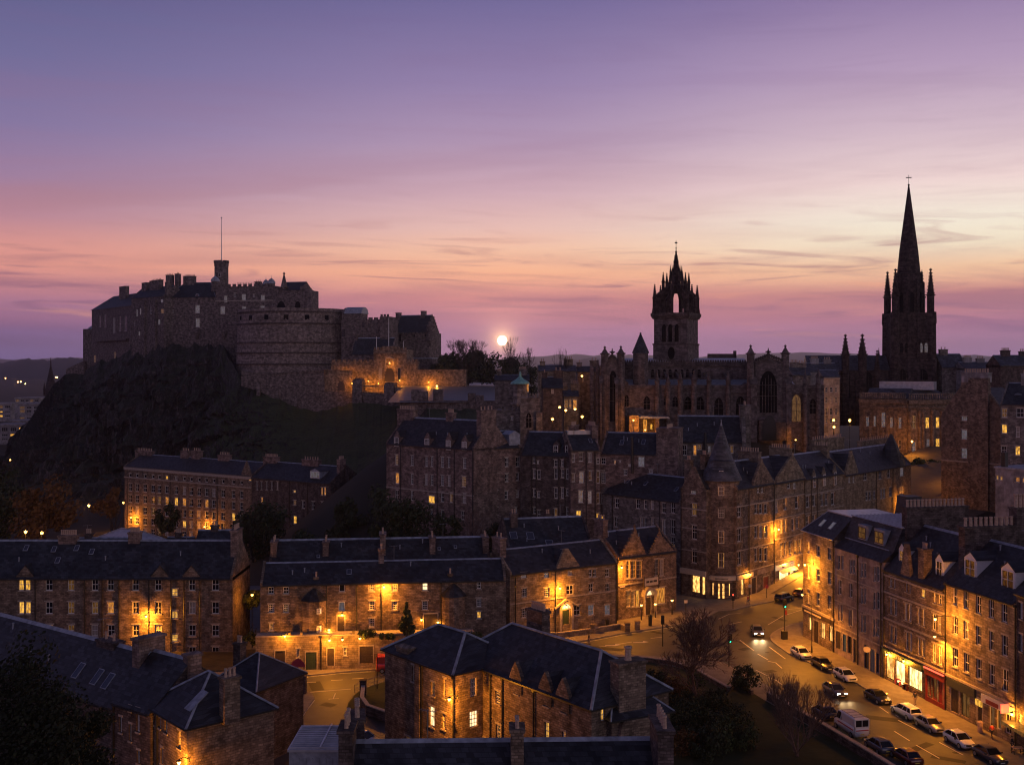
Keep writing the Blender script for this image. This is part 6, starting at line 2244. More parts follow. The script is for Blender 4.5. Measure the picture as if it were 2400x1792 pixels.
for x, yt, r, mt in ((1302, 612, 1.5, 'lead'), (1738, 640, 1.15, 'lead'), (1785, 630, 1.35, 'lead')):
 u, zt = B.uz('I', x, yt, 3)
 m = MB()
 m.cyl(u, 3, B.H - 2, zt - 2.6, r * 1.25, n=10)
 t = m.build('cap_house', M_['stone_castle'], B.root)
 m = MB()
 m.lathe(u, 3, [(r * 1.45, zt - 2.6), (r * 1.3, zt - 1.6), (r * .7, zt - .6), (.08, zt), (.05, zt + 1.4)], 10)
 m.build('dome', M_[mt], t)
B.chim_px(1640, 1690, 660, 5, 2, 3, wall='stone_castle')
m = MB()
for i in range(12):
 m.box(9 + i * .8, 9.08 + i * .8, 4, 4.08, B.H, B.H + 2.2)
m.box(9, 18, 4, 4.08, B.H + 2.1, B.H + 2.2)
m.build('railing', M_['black_iron'], B.root)
B.finish()
# flag tower
cx, cy = at(519, 540)
t = empty('flag_tower', 'octagonal castle tower with battlements carrying a very tall flagpole', 'tower', (cx, cy, 70), 0, CG)
m = MB()
m.lathe(0, 0, [(3.45, 0), (3.35, 22.4), (3.5, 22.7), (3.5, 24.2), (3.0, 24.2), (3.2, 23.5)], 8, rot=.39)
for i in range(8):
 for k in (-.18, .18):
  a = i * math.pi / 4 + k
  m.box(3.15 * math.cos(a) - .45, 3.15 * math.cos(a) + .45, 3.15 * math.sin(a) - .45, 3.15 * math.sin(a) + .45, 24.1, 25.3)
m.build('wall', M_['stone_castle'], t)
put_window(t, .9, 1.8, (-.0, -3.35, 17), 0, 0, 'one')
m = MB()
m.tube([(0, 0, 23), (0, 0, 46.3)], .26, 6, .12)
m.sphere((0, 0, 46.4), .35, 8, 6)
m.build('flagpole', M_['white_paint'], t)
# hall with spirelet
B = Bld('castle_chapel', 'castle hall with a pointed spirelet and arched recesses, right end of the summit', 'castle building', at(640, 508), at(717, 504), 14, 40, 78.6, 'J', 'stone_castle', 'slate', CG)
B.gable(82.6, x0=B.uz('J', 392, 280)[0], x1=B.uz('J', 562, 280)[0], skew=False)
pinnacle(B.root, B.uz('J', 421, 250, 1)[0], 1.5, B.H - 1, B.H + 1.5, B.uz('J', 421, 135, 1)[1], 1.7, 'stone_castle', crockets=False, name='spirelet')
for x0, x1 in ((362, 440), (520, 566)):
 u0, u1 = B.uz('J', x0, 465)[0], B.uz('J', x1, 465)[0]
 zb, zt = B.uz('J', x0, 470)[1], B.uz('J', x0, 388)[1]
 m = MB()
 m.prism_xz(pointed((u0 + u1) / 2, zb, u1 - u0, zt - zb), -.1, .05)
 m.build('recess', M_['void'], B.root)
part(B, 'J', [(612, 470), (618, 300), (632, 284), (648, 300), (666, 470)], -1, 4, 'stone_castle', 'buttress')
part(B, 'J', [(560, 300), (566, 258), (600, 266), (604, 300)], 0, 8, 'stone_castle', 'end_wall')
m = MB()
merlons(m, 0, B.uz('J', 385, 280)[0], -.2, .6, B.H, 3, 1)
m.build('battlement', M_['stone_castle'], B.root)
B.finish()
# half-moon battery
HX, HY, HR = (697 - 1200) * 495 / S, 495.0, 26.0
t = empty('curved_battery', 'great curved gun battery wall with string courses in the middle of the castle', 'castle building', (HX, HY, 20), 0, CG)
def battery_ring(r, z):
 pts = []
 for i in range(49):
  a = -math.pi * 1.06 + math.pi * 1.12 * i / 48
  pts.append((r * math.cos(a), r * math.sin(a), z))
 return pts
m = MB()
m.loft([battery_ring(HR + 2.2, 0), battery_ring(HR + .5, 30), battery_ring(HR, 48.4)])
m.build('wall', M_['stone_battery'], t)
m = MB()
for z, o in ((46.6, .45), (41.6, .5), (33.3, .55), (28.9, .6), (24.1, .7), (19.0, .9)):
 rr = HR + 2.2 - 1.7 * min(1, z / 30) - max(0, (z - 30)) * .027
 m.loft([battery_ring(rr + o, z), battery_ring(rr + o, z + .45), battery_ring(rr - .4, z + .5), battery_ring(rr - .4, z)], cap=False)
m.build('string_course', M_['stone_dark'], t)
m = MB()
for k in range(7):
 a = -math.pi * .93 + k * .34
 q = [(HR - .4, -1.0), (HR + .12, -1.0), (HR + .12, 1.0), (HR - .4, 1.0)]
 m.loft([[(r * math.cos(a) - s_ * math.sin(a), r * math.sin(a) + s_ * math.cos(a), z) for r, s_ in q] for z in (43.2, 45.4)])
m.build('gun_port', M_['void'], t)
# forewall with round backed house
B = Bld('castle_forewall', 'castle fore wall with gun openings and a round backed lead roof above', 'castle building', at(800, 474), at(914, 470), 12, 26, 63.4, 'J', 'stone_castle', 'lead', CG)
for x0, x1, y0, y1 in ((1094, 1118, 566, 615), (1147, 1170, 578, 614), (905, 938, 628, 695), (1235, 1262, 625, 650)):
 B.win(x0, x1, y0, y1, 0, kind='one', frame='stone_castle', sill=False)
u0, u1 = B.uz('J', 888, 500)[0], B.uz('J', 1076, 500)[0]
m = MB()
zb = B.H - .2
m.prism_yz([(1, zb), (11, zb), (11, zb + 3), (9.5, zb + 4.8), (7, zb + 5.6), (5, zb + 5.6), (2.5, zb + 4.6), (1, zb + 2.8)], max(0, u0), u1)
m.build('gun_house', M_['stone_castle'], B.root)
m = MB()
m.prism_yz([(.8, zb + 2.9), (2.3, zb + 4.8), (5, zb + 5.85), (7, zb + 5.85), (9.7, zb + 5), (11.2, zb + 3)], u0 + 2.5, u1 + .4)
m.build('roof', M_['lead'], B.root)
m = MB()
merlons(m, u1 + 1, B.L, -.1, .7, B.H, 5, .9, .7)
m.build('battlement', M_['stone_castle'], B.root)
B.finish()
B = Bld('castle_tower', 'square castle tower at the right end of the fore wall', 'tower', at(890.5, 468), at(912.5, 467), 8, 26, 64.5, 'J', 'stone_castle', 'lead', CG)
m = MB()
merlons(m, 0, B.L, -.2, .6, B.H, 3, 1.0)
m.build('battlement', M_['stone_castle'], B.root)
B.finish()
# tower house with crow steps
B = Bld('castle_tower_house', 'castle tower house with a crow stepped roof and corner turret', 'tower', at(913, 490), at(1006, 484), 14, 24, 58.2, 'J', 'stone_castle', 'slate', CG)
for x0, x1, y0, y1 in ((1535, 1552, 672, 698), (1632, 1648, 668, 695), (1412, 1432, 660, 735), (1660, 1675, 690, 715)):
 B.win(x0, x1, y0, y1, 0, kind='one', frame='stone_castle', sill=False)
ua, ub = B.uz('J', 1372, 600)[0], B.uz('J', 1650, 600)[0]
B.gable(66.2, x0=ua, x1=ub)
for x, yt in ((1411, 487), (1627, 472)):
 u, z = B.uz('J', x, yt, 7)
 B.chimney(u, 7, 1.8, 2.6, B.H, z, 0, wall='stone_castle')
for sgn, xx in ((-1, ua), (1, ub)):
 for k in range(6):
  B.extra.box(xx - .4, xx + .4, k * 1.1, k * 1.1 + 1.1, B.H, B.H + 1.2 + k * 1.25)
  B.extra.box(xx - .4, xx + .4, 14 - k * 1.1 - 1.1, 14 - k * 1.1, B.H, B.H + 1.2 + k * 1.25)
m = MB()
u = B.uz('J', 1683, 650)[0]
m.lathe(u, .5, [(.4, B.H - 6), (2.0, B.H - 3.4), (2.0, B.H + 2.4), (2.3, B.H + 2.6), (2.3, B.H + 3.4), (1.7, B.H + 3.4)], 12)
m.build('corner_turret', M_['stone_castle'], B.root)
m = MB()
merlons(m, 0, ua - .4, -.3, .5, B.H, 2, 1.2)
merlons(m, ua, ub, -.5, .1, B.H - .6, 9, .8, .6)
m.build('battlement', M_['stone_castle'], B.root)
B.finish()
# gatehouse group, floodlit in orange
GG = 'floodlit gatehouse walls'
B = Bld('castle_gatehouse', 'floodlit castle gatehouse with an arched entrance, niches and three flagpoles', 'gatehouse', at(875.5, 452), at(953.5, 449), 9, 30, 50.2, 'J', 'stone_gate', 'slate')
u, z0 = B.uz('J', 1335, 1078)
u0, u1 = B.uz('J', 1294, 1000)[0], B.uz('J', 1377, 1000)[0]
zt = B.uz('J', 1335, 962)[1]
m = MB()
m.prism_xz(pointed(u, z0, u1 - u0, zt - z0), -.08, .05)
gt = m.build('gate', M_['wood_dark'], B.root)
m = MB()
rw_ = (u1 - u0) / 2
zs = zt - rw_
for i in range(10):
 a0, a1 = math.pi * i / 10, math.pi * (i + 1) / 10
 m.prism_xz([(u + (rw_ + .1) * math.cos(a0), zs + rw_ * math.sin(a0)), (u + (rw_ + .8) * math.cos(a0), zs + (rw_ + .7) * math.sin(a0)),
    (u + (rw_ + .8) * math.cos(a1), zs + (rw_ + .7) * math.sin(a1)), (u + (rw_ + .1) * math.cos(a1), zs + rw_ * math.sin(a1))], -.35, .05)
for sg in (-1, 1):
 m.box(u + sg * (rw_ + .45) - .35, u + sg * (rw_ + .45) + .35, -.35, .05, z0, zs)
m.build('door_surround', M_['stone_gate'], B.root)
for x0, x1 in ((1240, 1267), (1401, 1430)):
 stick(B, 'J', x0, x1, 962, 1062, 0, 'one', frame='sill_stone')
m = MB()
ua, za = B.uz('J', 1298, 880)
ub, zb = B.uz('J', 1368, 945)
m.box(ua, ub, -.3, .05, zb - .3, zb)
m.box(ua, ua + .3, -.25, .05, zb, za)
m.box(ub - .3, ub, -.25, .05, zb, za)
m.prism_xz([(ua, za), (ub, za), ((ua + ub) / 2, za + .9)], -.25, .05)
m.lathe((ua + ub) / 2, -.1, [(.1, zb + .3), (.7, zb + .6), (.8, zb + 1.3), (.3, zb + 1.9)], 8)
m.build('carved_panel', M_['sill_stone'], B.root)
m = MB()
merlons(m, 0, B.L * .27, -.3, .6, B.H, 3, 1.0)
merlons(m, B.L * .73, B.L, -.3, .6, B.H, 3, 1.0)
m.box(0, B.L, -.35, .1, B.H - 1.6, B.H - 1.2)
for i in range(16):
 m.box(.3 + i * (B.L - .6) / 16, .3 + i * (B.L - .6) / 16 + .4, -.3, .05, B.H - 2.2, B.H - 1.6)
m.box(B.L * .27, B.L * .73, -.3, 1.4, B.H, B.H + 1.4)
m.build('battlement', M_['stone_gate'], B.root)
for x, yt in ((1221, 690), (1326, 532), (1453, 730)):
 uu, zt_ = B.uz('J', x, yt, 1.0)
 m = MB()
 m.tube([(uu, 1.0, B.H - .5), (uu, 1.0, zt_)], .16, 6, .09)
 m.build('flagpole', M_['white_paint'], B.root)
B.finish(trim='stone_gate')
B.lamp(1333, 918, 260, 'small lamp in the carved panel over the castle gate', 1.6, group='lamps of the castle gate')
B.lamp(1421, 1069, 420, 'small lamp right of the castle gate arch', 2.2, group='lamps of the castle gate')
B.lamp(1236, 1095, 420, 'hidden low lamp left of the castle gate arch', 2.6, group='lamps of the castle gate')
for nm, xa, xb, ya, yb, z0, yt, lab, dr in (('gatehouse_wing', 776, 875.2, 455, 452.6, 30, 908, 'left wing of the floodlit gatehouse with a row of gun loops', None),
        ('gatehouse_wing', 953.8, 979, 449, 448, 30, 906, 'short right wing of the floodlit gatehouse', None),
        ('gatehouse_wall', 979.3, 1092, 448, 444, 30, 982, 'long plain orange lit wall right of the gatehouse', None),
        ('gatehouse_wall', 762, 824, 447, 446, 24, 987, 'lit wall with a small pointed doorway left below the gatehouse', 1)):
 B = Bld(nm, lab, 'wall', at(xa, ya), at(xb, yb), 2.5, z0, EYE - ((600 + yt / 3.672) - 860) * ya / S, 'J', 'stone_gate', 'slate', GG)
 m = MB()
 if nm == 'gatehouse_wing':
  merlons(m, 0, B.L, -.2, .6, B.H, max(3, int(B.L / 2.2)), .9)
  for i in range(int(B.L / 2.6)):
   m.lathe(1 + i * 2.6, -.05, [(.35, B.H - 2.0), (.4, B.H - 1.9), (.35, B.H - 1.5)], 6)
  m.box(0, B.L, -.25, .05, B.H - 1.2, B.H - .9)
 else:
  m.box(-.1, B.L + .1, -.25, 2.7, B.H, B.H + .35)
 m.build('battlement' if nm == 'gatehouse_wing' else 'coping', M_['stone_gate'], B.root)
 if dr:
  uu, zb_ = B.uz('J', 917, 1155)
  zt_ = B.uz('J', 917, 1075)[1]
  m = MB()
  m.prism_xz(pointed(uu, zb_, 3.0, zt_ - zb_), -.08, .05)
  m.build('door', M_['wood_dark'], B.root)
  B.lamp(1010, 1095, 420, 'lamp at the right end of the lit lower wall', 2.2, group='lamps of the castle gate')
 if xa == 979.3:
  B.lamp(1671, 1085, 520, 'bright orange lamp on the long wall right of the castle gate', 1.6, group='lamps of the castle gate')
 if xa == 776:
  B.lamp(1150, 1075, 420, 'lamp along the left wing of the floodlit gatehouse', 2.2, group='lamps of the castle gate')
  B.lamp(960, 1000, 240, 'faint lamp at the left end of the floodlit gatehouse wing', 2.0, group='lamps of the castle gate')
 B.finish(trim='stone_gate')
p = W('J', 1740, 1113, 440)
street_lamp((p.x, p.y, 31), max(2.0, p.z - 31.2), 700, 'short orange street lamp on the castle forecourt right of the lit wall', arm=0, head=.4, spot=None)
# slate roofs behind the gate
B = Bld('castle_guardhouse', 'dark slate roofed guard house behind the gatehouse', 'castle building', at(822, 466), at(918, 462), 10, 26, 48.6, 'J', 'stone_castle', 'slate', CG)
B.gable(55.4)
B.chimney(.8, 5, 1.2, 2, B.H, B.r + 1.4, 0)
B.finish()
B = Bld('castle_lodge', 'small flat lead roofed lodge under the castle tower house', 'castle building', at(958, 470), at(1012, 466), 8, 26, 46.5, 'J', 'stone_castle', 'lead', CG)
m = MB()
m.box(-.4, B.L + .4, -.5, 8.4, B.H, B.H + .5)
m.build('flat_roof', M_['lead'], B.root)
B.finish()
# outer walls
B = Bld('castle_outer_wall', 'unlit buttressed outer wall dropping to a point on the grass below the battery', 'wall', at(560, 449), at(770, 446), 5, 10, 42, 'J', 'stone_castle', 'slate')
part(B, 'J', [(60, 985), (150, 1000), (320, 1005), (770, 985), (775, 1165), (1015, 1165), (1015, 1270), (700, 1360), (520, 1305), (370, 1245), (210, 1160), (55, 1115)], 0, 5, 'stone_castle', 'wall')
for x, y0, y1 in ((210, 1085, 1180), (368, 1140, 1250), (525, 1205, 1310)):
 u, zt = B.uz('J', x, y0)
 zb = B.uz('J', x, y1)[1]
 m = MB()
 m.prism_yz([(-1.4, zb - 1), (.2, zb - 1), (.2, zt), (-.3, zt)], u - .7, u + .7)
 m.build('buttress', M_['stone_castle'], B.root)
part(B, 'J', [(325, 1020), (480, 1003), (770, 990), (770, 975), (480, 992), (325, 1008)], -.4, 6, 'stone_castle', 'coping')
B = Bld('bridge_wall', 'parapet walls and stone piers of the bridge in front of the castle gate', 'wall', at(825, 441), at(937, 437), 4, 14, 36, 'J', 'stone_castle', 'slate')
part(B, 'J', [(1010, 1160), (1290, 1180), (1420, 1190), (1420, 1325), (1290, 1300), (1080, 1275), (1010, 1270)], 0, 4, 'stone_castle', 'wall')
for pts in ([(1012, 1270), (1014, 1070), (1040, 1050), (1070, 1050), (1095, 1072), (1092, 1275)], [(1284, 1300), (1284, 1110), (1300, 1085), (1372, 1090), (1368, 1300)], [(1380, 1310), (1380, 1130), (1420, 1130), (1420, 1310)]):
 part(B, 'J', pts, -1.2, 3, 'stone_castle', 'pier')
part(B, 'J', [(1095, 1110), (1280, 1118), (1280, 1128), (1095, 1120)], 0, .4, 'stone_gate', 'railing')
# forecourt and its wall
m = MB()
for (ya, za), (yb, zb) in zip(((396.6, 30.3), (446, 35.3), (610, 36.2)), ((446, 35.3), (610, 36.2))):
 m.poly([(-45, ya, za), (-2, ya, za), (-2, yb, zb), (-45, yb, zb)])
structure(m.build('castle_forecourt', M_['forecourt_paving']))
B = Bld('forecourt_wall', 'long parapet wall with stone piers along the castle forecourt', 'wall', at(936, 400), at(1160, 396), 1.2, 10, 30.6, 'J', 'stone_castle', 'slate')
for x, y in ((1560, 1150), (1620, 1165), (1750, 1145)):
 u, zt = B.uz('J', x, y)
 B.extra.box(u - 1.7, u + 1.7, -.4, 1.6, B.H - 2, zt)
for x, y in ((1060, 475), (1150, 497)):
 u, zt = B.uz('X', x, y)
 B.extra.box(u - 1.3, u + 1.3, -.4, 1.6, B.H - 2, zt)
B.trim.box(0, B.L, -.15, 1.35, B.H, B.H + .25)
B.finish(trim='stone_castle')
B = Bld('forecourt_house', 'low grey flat roofed building along the far side of the castle forecourt', 'building', at(1080, 520), at(1158, 516), 8, 28, 37.2, 'X', 'stone_castle', 'lead')
m = MB()
m.box(-.2, B.L + .2, -.3, 8.3, B.H, B.H + .35)
m.build('flat_roof', M_['lead'], B.root)
B.finish()
# ------------------------------------------------------------------ the crag
top = [(20, 1075, 470), (55, 1010, 500), (90, 955, 540), (125, 905, 570), (152, 880, 596), (195, 868, 596), (250, 848, 572), (315, 818, 545), (380, 812, 515), (450, 815, 510), (520, 812, 505), (562, 890, 462), (600, 915, 452),
  (640, 935, 446), (690, 955, 444), (740, 968, 443), (790, 958, 442), (830, 945, 440), (880, 950, 437), (935, 955, 432), (1000, 962, 398), (1090, 962, 395), (1165, 965, 392)]
bot = [(-40, 1140, 380), (1300, 1140, 300)]
m = MB()
NX, NY = 340, 110
FOOT = [(0, -222, 400, -9), (.42, -122, 350, -9), (.72, -45, 306, -5), (.80, -26, 264, 4), (1, 30, 258, 9)]
def foot(g_):
 for a_, b_ in zip(FOOT, FOOT[1:]):
  if g_ <= b_[0]:
   f_ = (g_ - a_[0]) / (b_[0] - a_[0])
   return Vector([a_[k] + (b_[k] - a_[k]) * f_ for k in (1, 2, 3)])
def lerp_top(x):
 for (a, ya, Ya), (b, yb, Yb) in zip(top, top[1:]):
  if a <= x <= b:
   f = (x - a) / (b - a)
   return ya + (yb - ya) * f, Ya + (Yb - Ya) * f
 return top[-1][1:]
for j in range(NY + 1):
 f = j / NY
 for i in range(NX + 1):
  xt = 20 + (1165 - 20) * i / NX
  yt, Yt = lerp_top(xt)
  T = Vector(((xt - 1200) * Yt / S, Yt, EYE - (yt - 860) * Yt / S + .6 + 2.6 * noise.fractal(Vector((xt * .045, 3.0, 1.0)), .8, 2.2, 5) * (1 if 200 < xt < 600 else .3)))
  g_ = i / NX
  Bt = foot(g_)
  steep = max(0, 1 - max(0, (xt - 480) / 260))
  prof = f ** (1.0 + .0 * steep)
  bulge = math.sin(math.pi * min(1, f * 1.6)) * (1.5 * steep)
  p = T.lerp(Bt, prof)
  zc_ = 1 - (1 - f) ** (1 + 1.0 * steep)
  p.z = T.z + (Bt.z - T.z) * zc_ - math.sin(math.pi * f) * 5 * (1 - steep)
  rib = noise.ridged_multi_fractal(Vector((p.x * .075, p.z * .02, 3.3)), .9, 2.3, 6, 1, 2)
  ledge = noise.fractal(Vector((p.x * .03, p.y * .03, p.z * .16)), .9, 2.1, 5)
  amp = math.sin(math.pi * min(1, f * 1.15)) ** .7 if f < .87 else max(0, (1 - f) / .13) * .5
  n1 = noise.fractal(Vector((p.x * .035, p.y * .035, p.z * .06)), .9, 2.1, 6)
  n2 = noise.ridged_multi_fractal(Vector((p.x * .09, p.y * .05, p.z * .10 + 7)), .9, 2.2, 5, 1, 2)
  p.z += amp * (n1 * (3 * steep + 1.2) + ledge * 4.5 * steep + (n2 - 1) * (1.5 * steep + .3))
  p.y -= amp * (n1 * 5 + (rib - 1.2) * 7 + (n2 - 1) * 2.5) * steep
  p.x += amp * ledge * 3 * steep
  wq = Vector((p.x * .10 + n1 * .9, p.y * .07 + ledge * .7, p.z * .13 + n1 * .8))
  blk = noise.cell(wq) + .6 * noise.cell(wq * 2.3 + Vector((9, 4, 1)))
  p.y -= amp * blk * 4.0 * steep
  p.z += amp * (noise.cell(wq * 1.4 + Vector((3, 8, 2)))) * 2.2 * steep
  m.v.append(tuple(p))
for j in range(NY):
 for i in range(NX):
  a = j * (NX + 1) + i
  m.f.append((a, a + NX + 1, a + NX + 2, a + 1))
# the crag's back, so that it is a solid hill
n0 = len(m.v)
for i in range(NX + 1):
 x, y, z = m.v[i]
 m.v.append((x - 6, y + 70, z - 8 - .12 * z))
for i in range(NX):
 m.f.append((i, i + 1, n0 + i + 1, n0 + i))
# rock where it is steep or dry, grass where it is gentle
rm, t_, b_ = newmat('crag')
geo = N(t_, 'ShaderNodeNewGeometry')
sep = N(t_, 'ShaderNodeSeparateXYZ')
t_.links.new(geo.outputs['Normal'], sep.inputs[0])
psx = N(t_, 'ShaderNodeSeparateXYZ')
t_.links.new(geo.outputs['Position'], psx.inputs[0])
nn = N(t_, 'ShaderNodeTexNoise')
nn.inputs['Scale'].default_value = .16
nn.inputs['Detail'].default_value = 9
nn.inputs['Roughness'].default_value = .7
t_.links.new(geo.outputs['Position'], nn.inputs['Vector'])
n3 = N(t_, 'ShaderNodeTexNoise')
n3.inputs['Scale'].default_value = 1.1
n3.inputs['Detail'].default_value = 7
n3.inputs['Roughness'].default_value = .7
t_.links.new(geo.outputs['Position'], n3.inputs['Vector'])
n4 = N(t_, 'ShaderNodeTexNoise')
n4.inputs['Scale'].default_value = .5
n4.inputs['Detail'].default_value = 10
n4.inputs['Roughness'].default_value = .75
t_.links.new(geo.outputs['Position'], n4.inputs['Vector'])
scrub = ramp(t_, nn.outputs[0], [(.35, (.007, .009, .006)), (.65, (.024, .026, .013))])
rockc = ramp(t_, n4.outputs[0], [(.36, (.010, .008, .009)), (.52, (.036, .030, .032)), (.68, (.15, .128, .13))])
rockc = mixc(t_, math_node(t_, 'MULTIPLY', map_range(t_, sep.outputs[2], .25, .6, 0, 1), map_range(t_, nn.outputs[0], .38, .55, .35, 1)), rockc, scrub)
grassc = ramp(t_, n3.outputs[0], [(.3, (.022, .032, .010)), (.7, (.06, .072, .024))])
gf = math_node(t_, 'MULTIPLY', map_range(t_, sep.outputs[2], .62, .84, 0, 1), map_range(t_, psx.outputs[0], -150, -105, .25, 1))
gf2 = math_node(t_, 'MULTIPLY', gf, map_range(t_, nn.outputs[0], .62, .5, .35, 1))
t_.links.new(mixc(t_, gf2, rockc, grassc), b_.inputs['Base Color'])
b_.inputs['Roughness'].default_value = .95
bp = N(t_, 'ShaderNodeBump')
bp.inputs['Strength'].default_value = .9
bp.inputs['Distance'].default_value = .8
t_.links.new(n3.outputs[0], bp.inputs['Height'])
t_.links.new(bp.outputs[0], b_.inputs['Normal'])
structure(m.build('crag_hill', rm, smooth=False, fix=False))
# ================================================================== cathedral with the crown steeple
B = Bld('cathedral', 'gothic cathedral with an open crown steeple, pinnacled transepts and flying buttresses', 'cathedral', at(1385, 285), at(1935, 285), 26, 20, 38, 'T', 'stone_church', 'lead')
Rt = B.root
def cz(v, y, off=0.0):
 return EYE - (px(v, 0, y)[1] - 860) * (285 + off) / S - 20
def cu(v, x, off=0.0):
 return B.uz(v, x, 500, off)[0]
uA, uB = cu('T', 830), cu('U', 1630)
zA = cz('T', 690)
m = MB()
m.box(uA, uB, 0, 22, 0, zA)
m.box(uA, uB, -.4, .1, zA - .5, zA + .4)
m.build('aisle_wall', M_['stone_church'], Rt)
m = MB()
m.prism_yz([(.2, zA + .1), (7, cz('T', 600, 7)), (7, zA - .5), (.2, zA - .5)], uA, uB - 7)
m.build('aisle_roof', M_['lead'], Rt)
zC, zP = cz('T', 432, 7), cz('T', 372, 7)
m = MB()
m.box(uA + 6, cu('U', 760, 7), 7, 19, 5, zC)
m.build('nave_wall', M_['stone_church'], Rt)
m = MB()
m.box(uA + 6, cu('U', 760, 7), 6.6, 7.2, zC, zP)
for i in range(52):
 x = uA + 6.3 + i * (cu('U', 760, 7) - uA - 6.8) / 52
 m.box(x, x + .4, 6.6, 7.1, zP, zP + .5)
m.build('parapet', M_['stone_dark'], Rt)
m = MB()
m.prism_yz([(7.3, zP - .6), (13, cz('T', 325, 13)), (18.7, zP - .6)], uA + 6, cu('U', 760, 7))
m.build('nave_roof', M_['zinc'], Rt)
m = MB()
x0, x1 = cu('U', 300, 16), cu('U', 620, 16)
m.box(x0, x1, 16, 18, zP, cz('U', 240, 16))
m.box(x1 - .5, x1, 16, 18, zP, cz('U', 205, 16))
m.build('roof_hut', M_['stone_dark'], Rt)
def transept(v, xl, xr, xp, yp, ysh, off, wx0, wx1, wy0, wy1, mull):
 ul, ur, up_ = cu(v, xl, off), cu(v, xr, off), cu(v, xp, off)
 zs_, zp_ = cz(v, ysh, off), cz(v, yp, off)
 m = MB()
 m.prism_xz([(ul, 0), (ur, 0), (ur, zs_), (up_, zp_), (ul, zs_)], off, 20)
 t = m.build('transept', M_['stone_church'], Rt)
 m = MB()
 for sg, ux in ((-1, ul), (1, ur)):
  m.loft([[(ux, y, zs_ + .1), (up_, y, zp_ + .1), (up_, y, zp_ + .8), (ux, y, zs_ + .8)] for y in (off - .2, off + .8)])
  k = 6
  for i in range(k):
   f = (i + .5) / k
   x = ux + (up_ - ux) * f
   z = zs_ + (zp_ - zs_) * f + .8
   m.lathe(x, off + .3, [(.12, z - .1), (.4, z + .45), (.1, z + .9)], 6)
 m.lathe(up_, off + .3, [(.25, zp_ + .5), (.2, zp_ + 1.6), (.6, zp_ + 2.0), (.15, zp_ + 2.4), (.1, zp_ + 3.0)], 6)
 m.box(up_ - .7, up_ + .7, off + .2, off + .4, zp_ + 1.9, zp_ + 2.2)
 m.build('cresting', M_['stone_dark'], t)
 u0, u1 = cu(v, wx0, off), cu(v, wx1, off)
 zb_, zt_ = cz(v, wy1, off), cz(v, wy0, off)
 lancet(Rt, (u0 + u1) / 2, zb_, u1 - u0, zt_ - zb_, off, 0, mull=mull)
 return ul, ur
transept('T', 940, 1100, 1020, 350, 432, -3, 988, 1070, 488, 1140, 1)
transept('U', 838, 1152, 990, 308, 368, -3, 886, 1086, 438, 918, 5)
for v, x, yt, ys, yb, off, r in (('T', 925, 165, 262, 460, -3, .95), ('T', 1133, 160, 258, 460, -3, .95), ('U', 790, 132, 232, 405, -3, 1.0), ('U', 1190, 132, 228, 405, -3, 1.0)):
 pinnacle(Rt, cu(v, x, off), off + .6, 0, cz(v, ys, off), cz(v, yt, off), r, crockets=False)
# transept buttress shafts
for v, x0, x1, yt in (('U', 785, 855, 590), ('U', 1195, 1252, 590), ('T', 862, 885, 650), ('T', 1058, 1090, 655)):
 m = MB()
 m.box(cu(v, x0, -4), cu(v, x1, -4), -4.2, -2.8, 0, cz(v, yt, -4))
 m.prism_yz([(-4.4, cz(v, yt, -4)), (-2.8, cz(v, yt, -4)), (-2.8, cz(v, yt, -4) + 2.0)], cu(v, x0, -4) - .2, cu(v, x1, -4) + .2)
 m.build('buttress', M_['stone_church'], Rt)
# leaning aisle gables beside the transepts
for v, pts in (('U', [(560, 690), (560, 655), (755, 575), (770, 575), (770, 690)]), ('U', [(1225, 700), (1225, 570), (1420, 635), (1420, 700)]), ('T', [(820, 700), (820, 640), (885, 600), (890, 700)]), ('T', [(1160, 720), (1160, 590), (1225, 640), (1240, 720)])):
 part(B, v, pts, -1.0, 6, 'stone_church', 'lean_to_gable', Rt)
# octagonal stair turret
u = cu('T', 1387, 2)
m = MB()
m.lathe(u, 2.5, [(2.15, 0), (2.05, cz('T', 262, 2))], 8, rot=.39)
t = m.build('stair_turret', M_['stone_church'], Rt)
m = MB()
m.lathe(u, 2.5, [(2.35, cz('T', 262, 2)), (2.3, cz('T', 250, 2)), (.2, cz('T', 12, 2)), (.34, cz('T', 4, 2)), (.05, cz('T', -8, 2))], 8, rot=.39)
m.build('turret_roof', M_['slate'], t)
# aisle windows and buttresses
for v, x, w_, y0, y1, l in (('U', 60, 1.6, 735, 880, 0), ('U', 205, 1.7, 740, 880, 0), ('U', 415, 2.3, 745, 950, 0), ('U', 665, 2.3, 730, 945, 0), ('U', 1310, 2.3, 712, 1020, 'd'), ('U', 1500, 1.6, 760, 930, 0),
       ('T', 1465, 1.6, 815, 985, 0), ('T', 1720, 1.5, 800, 930, 0), ('T', 1830, 1.4, 820, 950, 0), ('T', 1995, 1.6, 830, 985, 0), ('T', 2155, 1.6, 835, 985, 0), ('T', 1205, 1.0, 800, 950, 0)):
 zb_, zt_ = cz(v, y1), cz(v, y0)
 lancet(Rt, cu(v, x), zb_, w_, zt_ - zb_, 0, l)
for v, x, yt, ys in (('U', 130, 432, 540), ('U', 305, 435, 545), ('U', 528, 440, 540), ('U', 1415, 405, 580), ('U', 1565, 415, 580), ('T', 1600, 480, 620), ('T', 1740, 520, 640), ('T', 1900, 480, 610), ('T', 2080, 480, 610), ('T', 835, 340, 460), ('T', 760, 365, 460)):
 xx = cu(v, x, -1)
 b = pinnacle(Rt, xx, -.8, 0, cz(v, ys, -1), cz(v, yt, -1), .62, crockets=False)
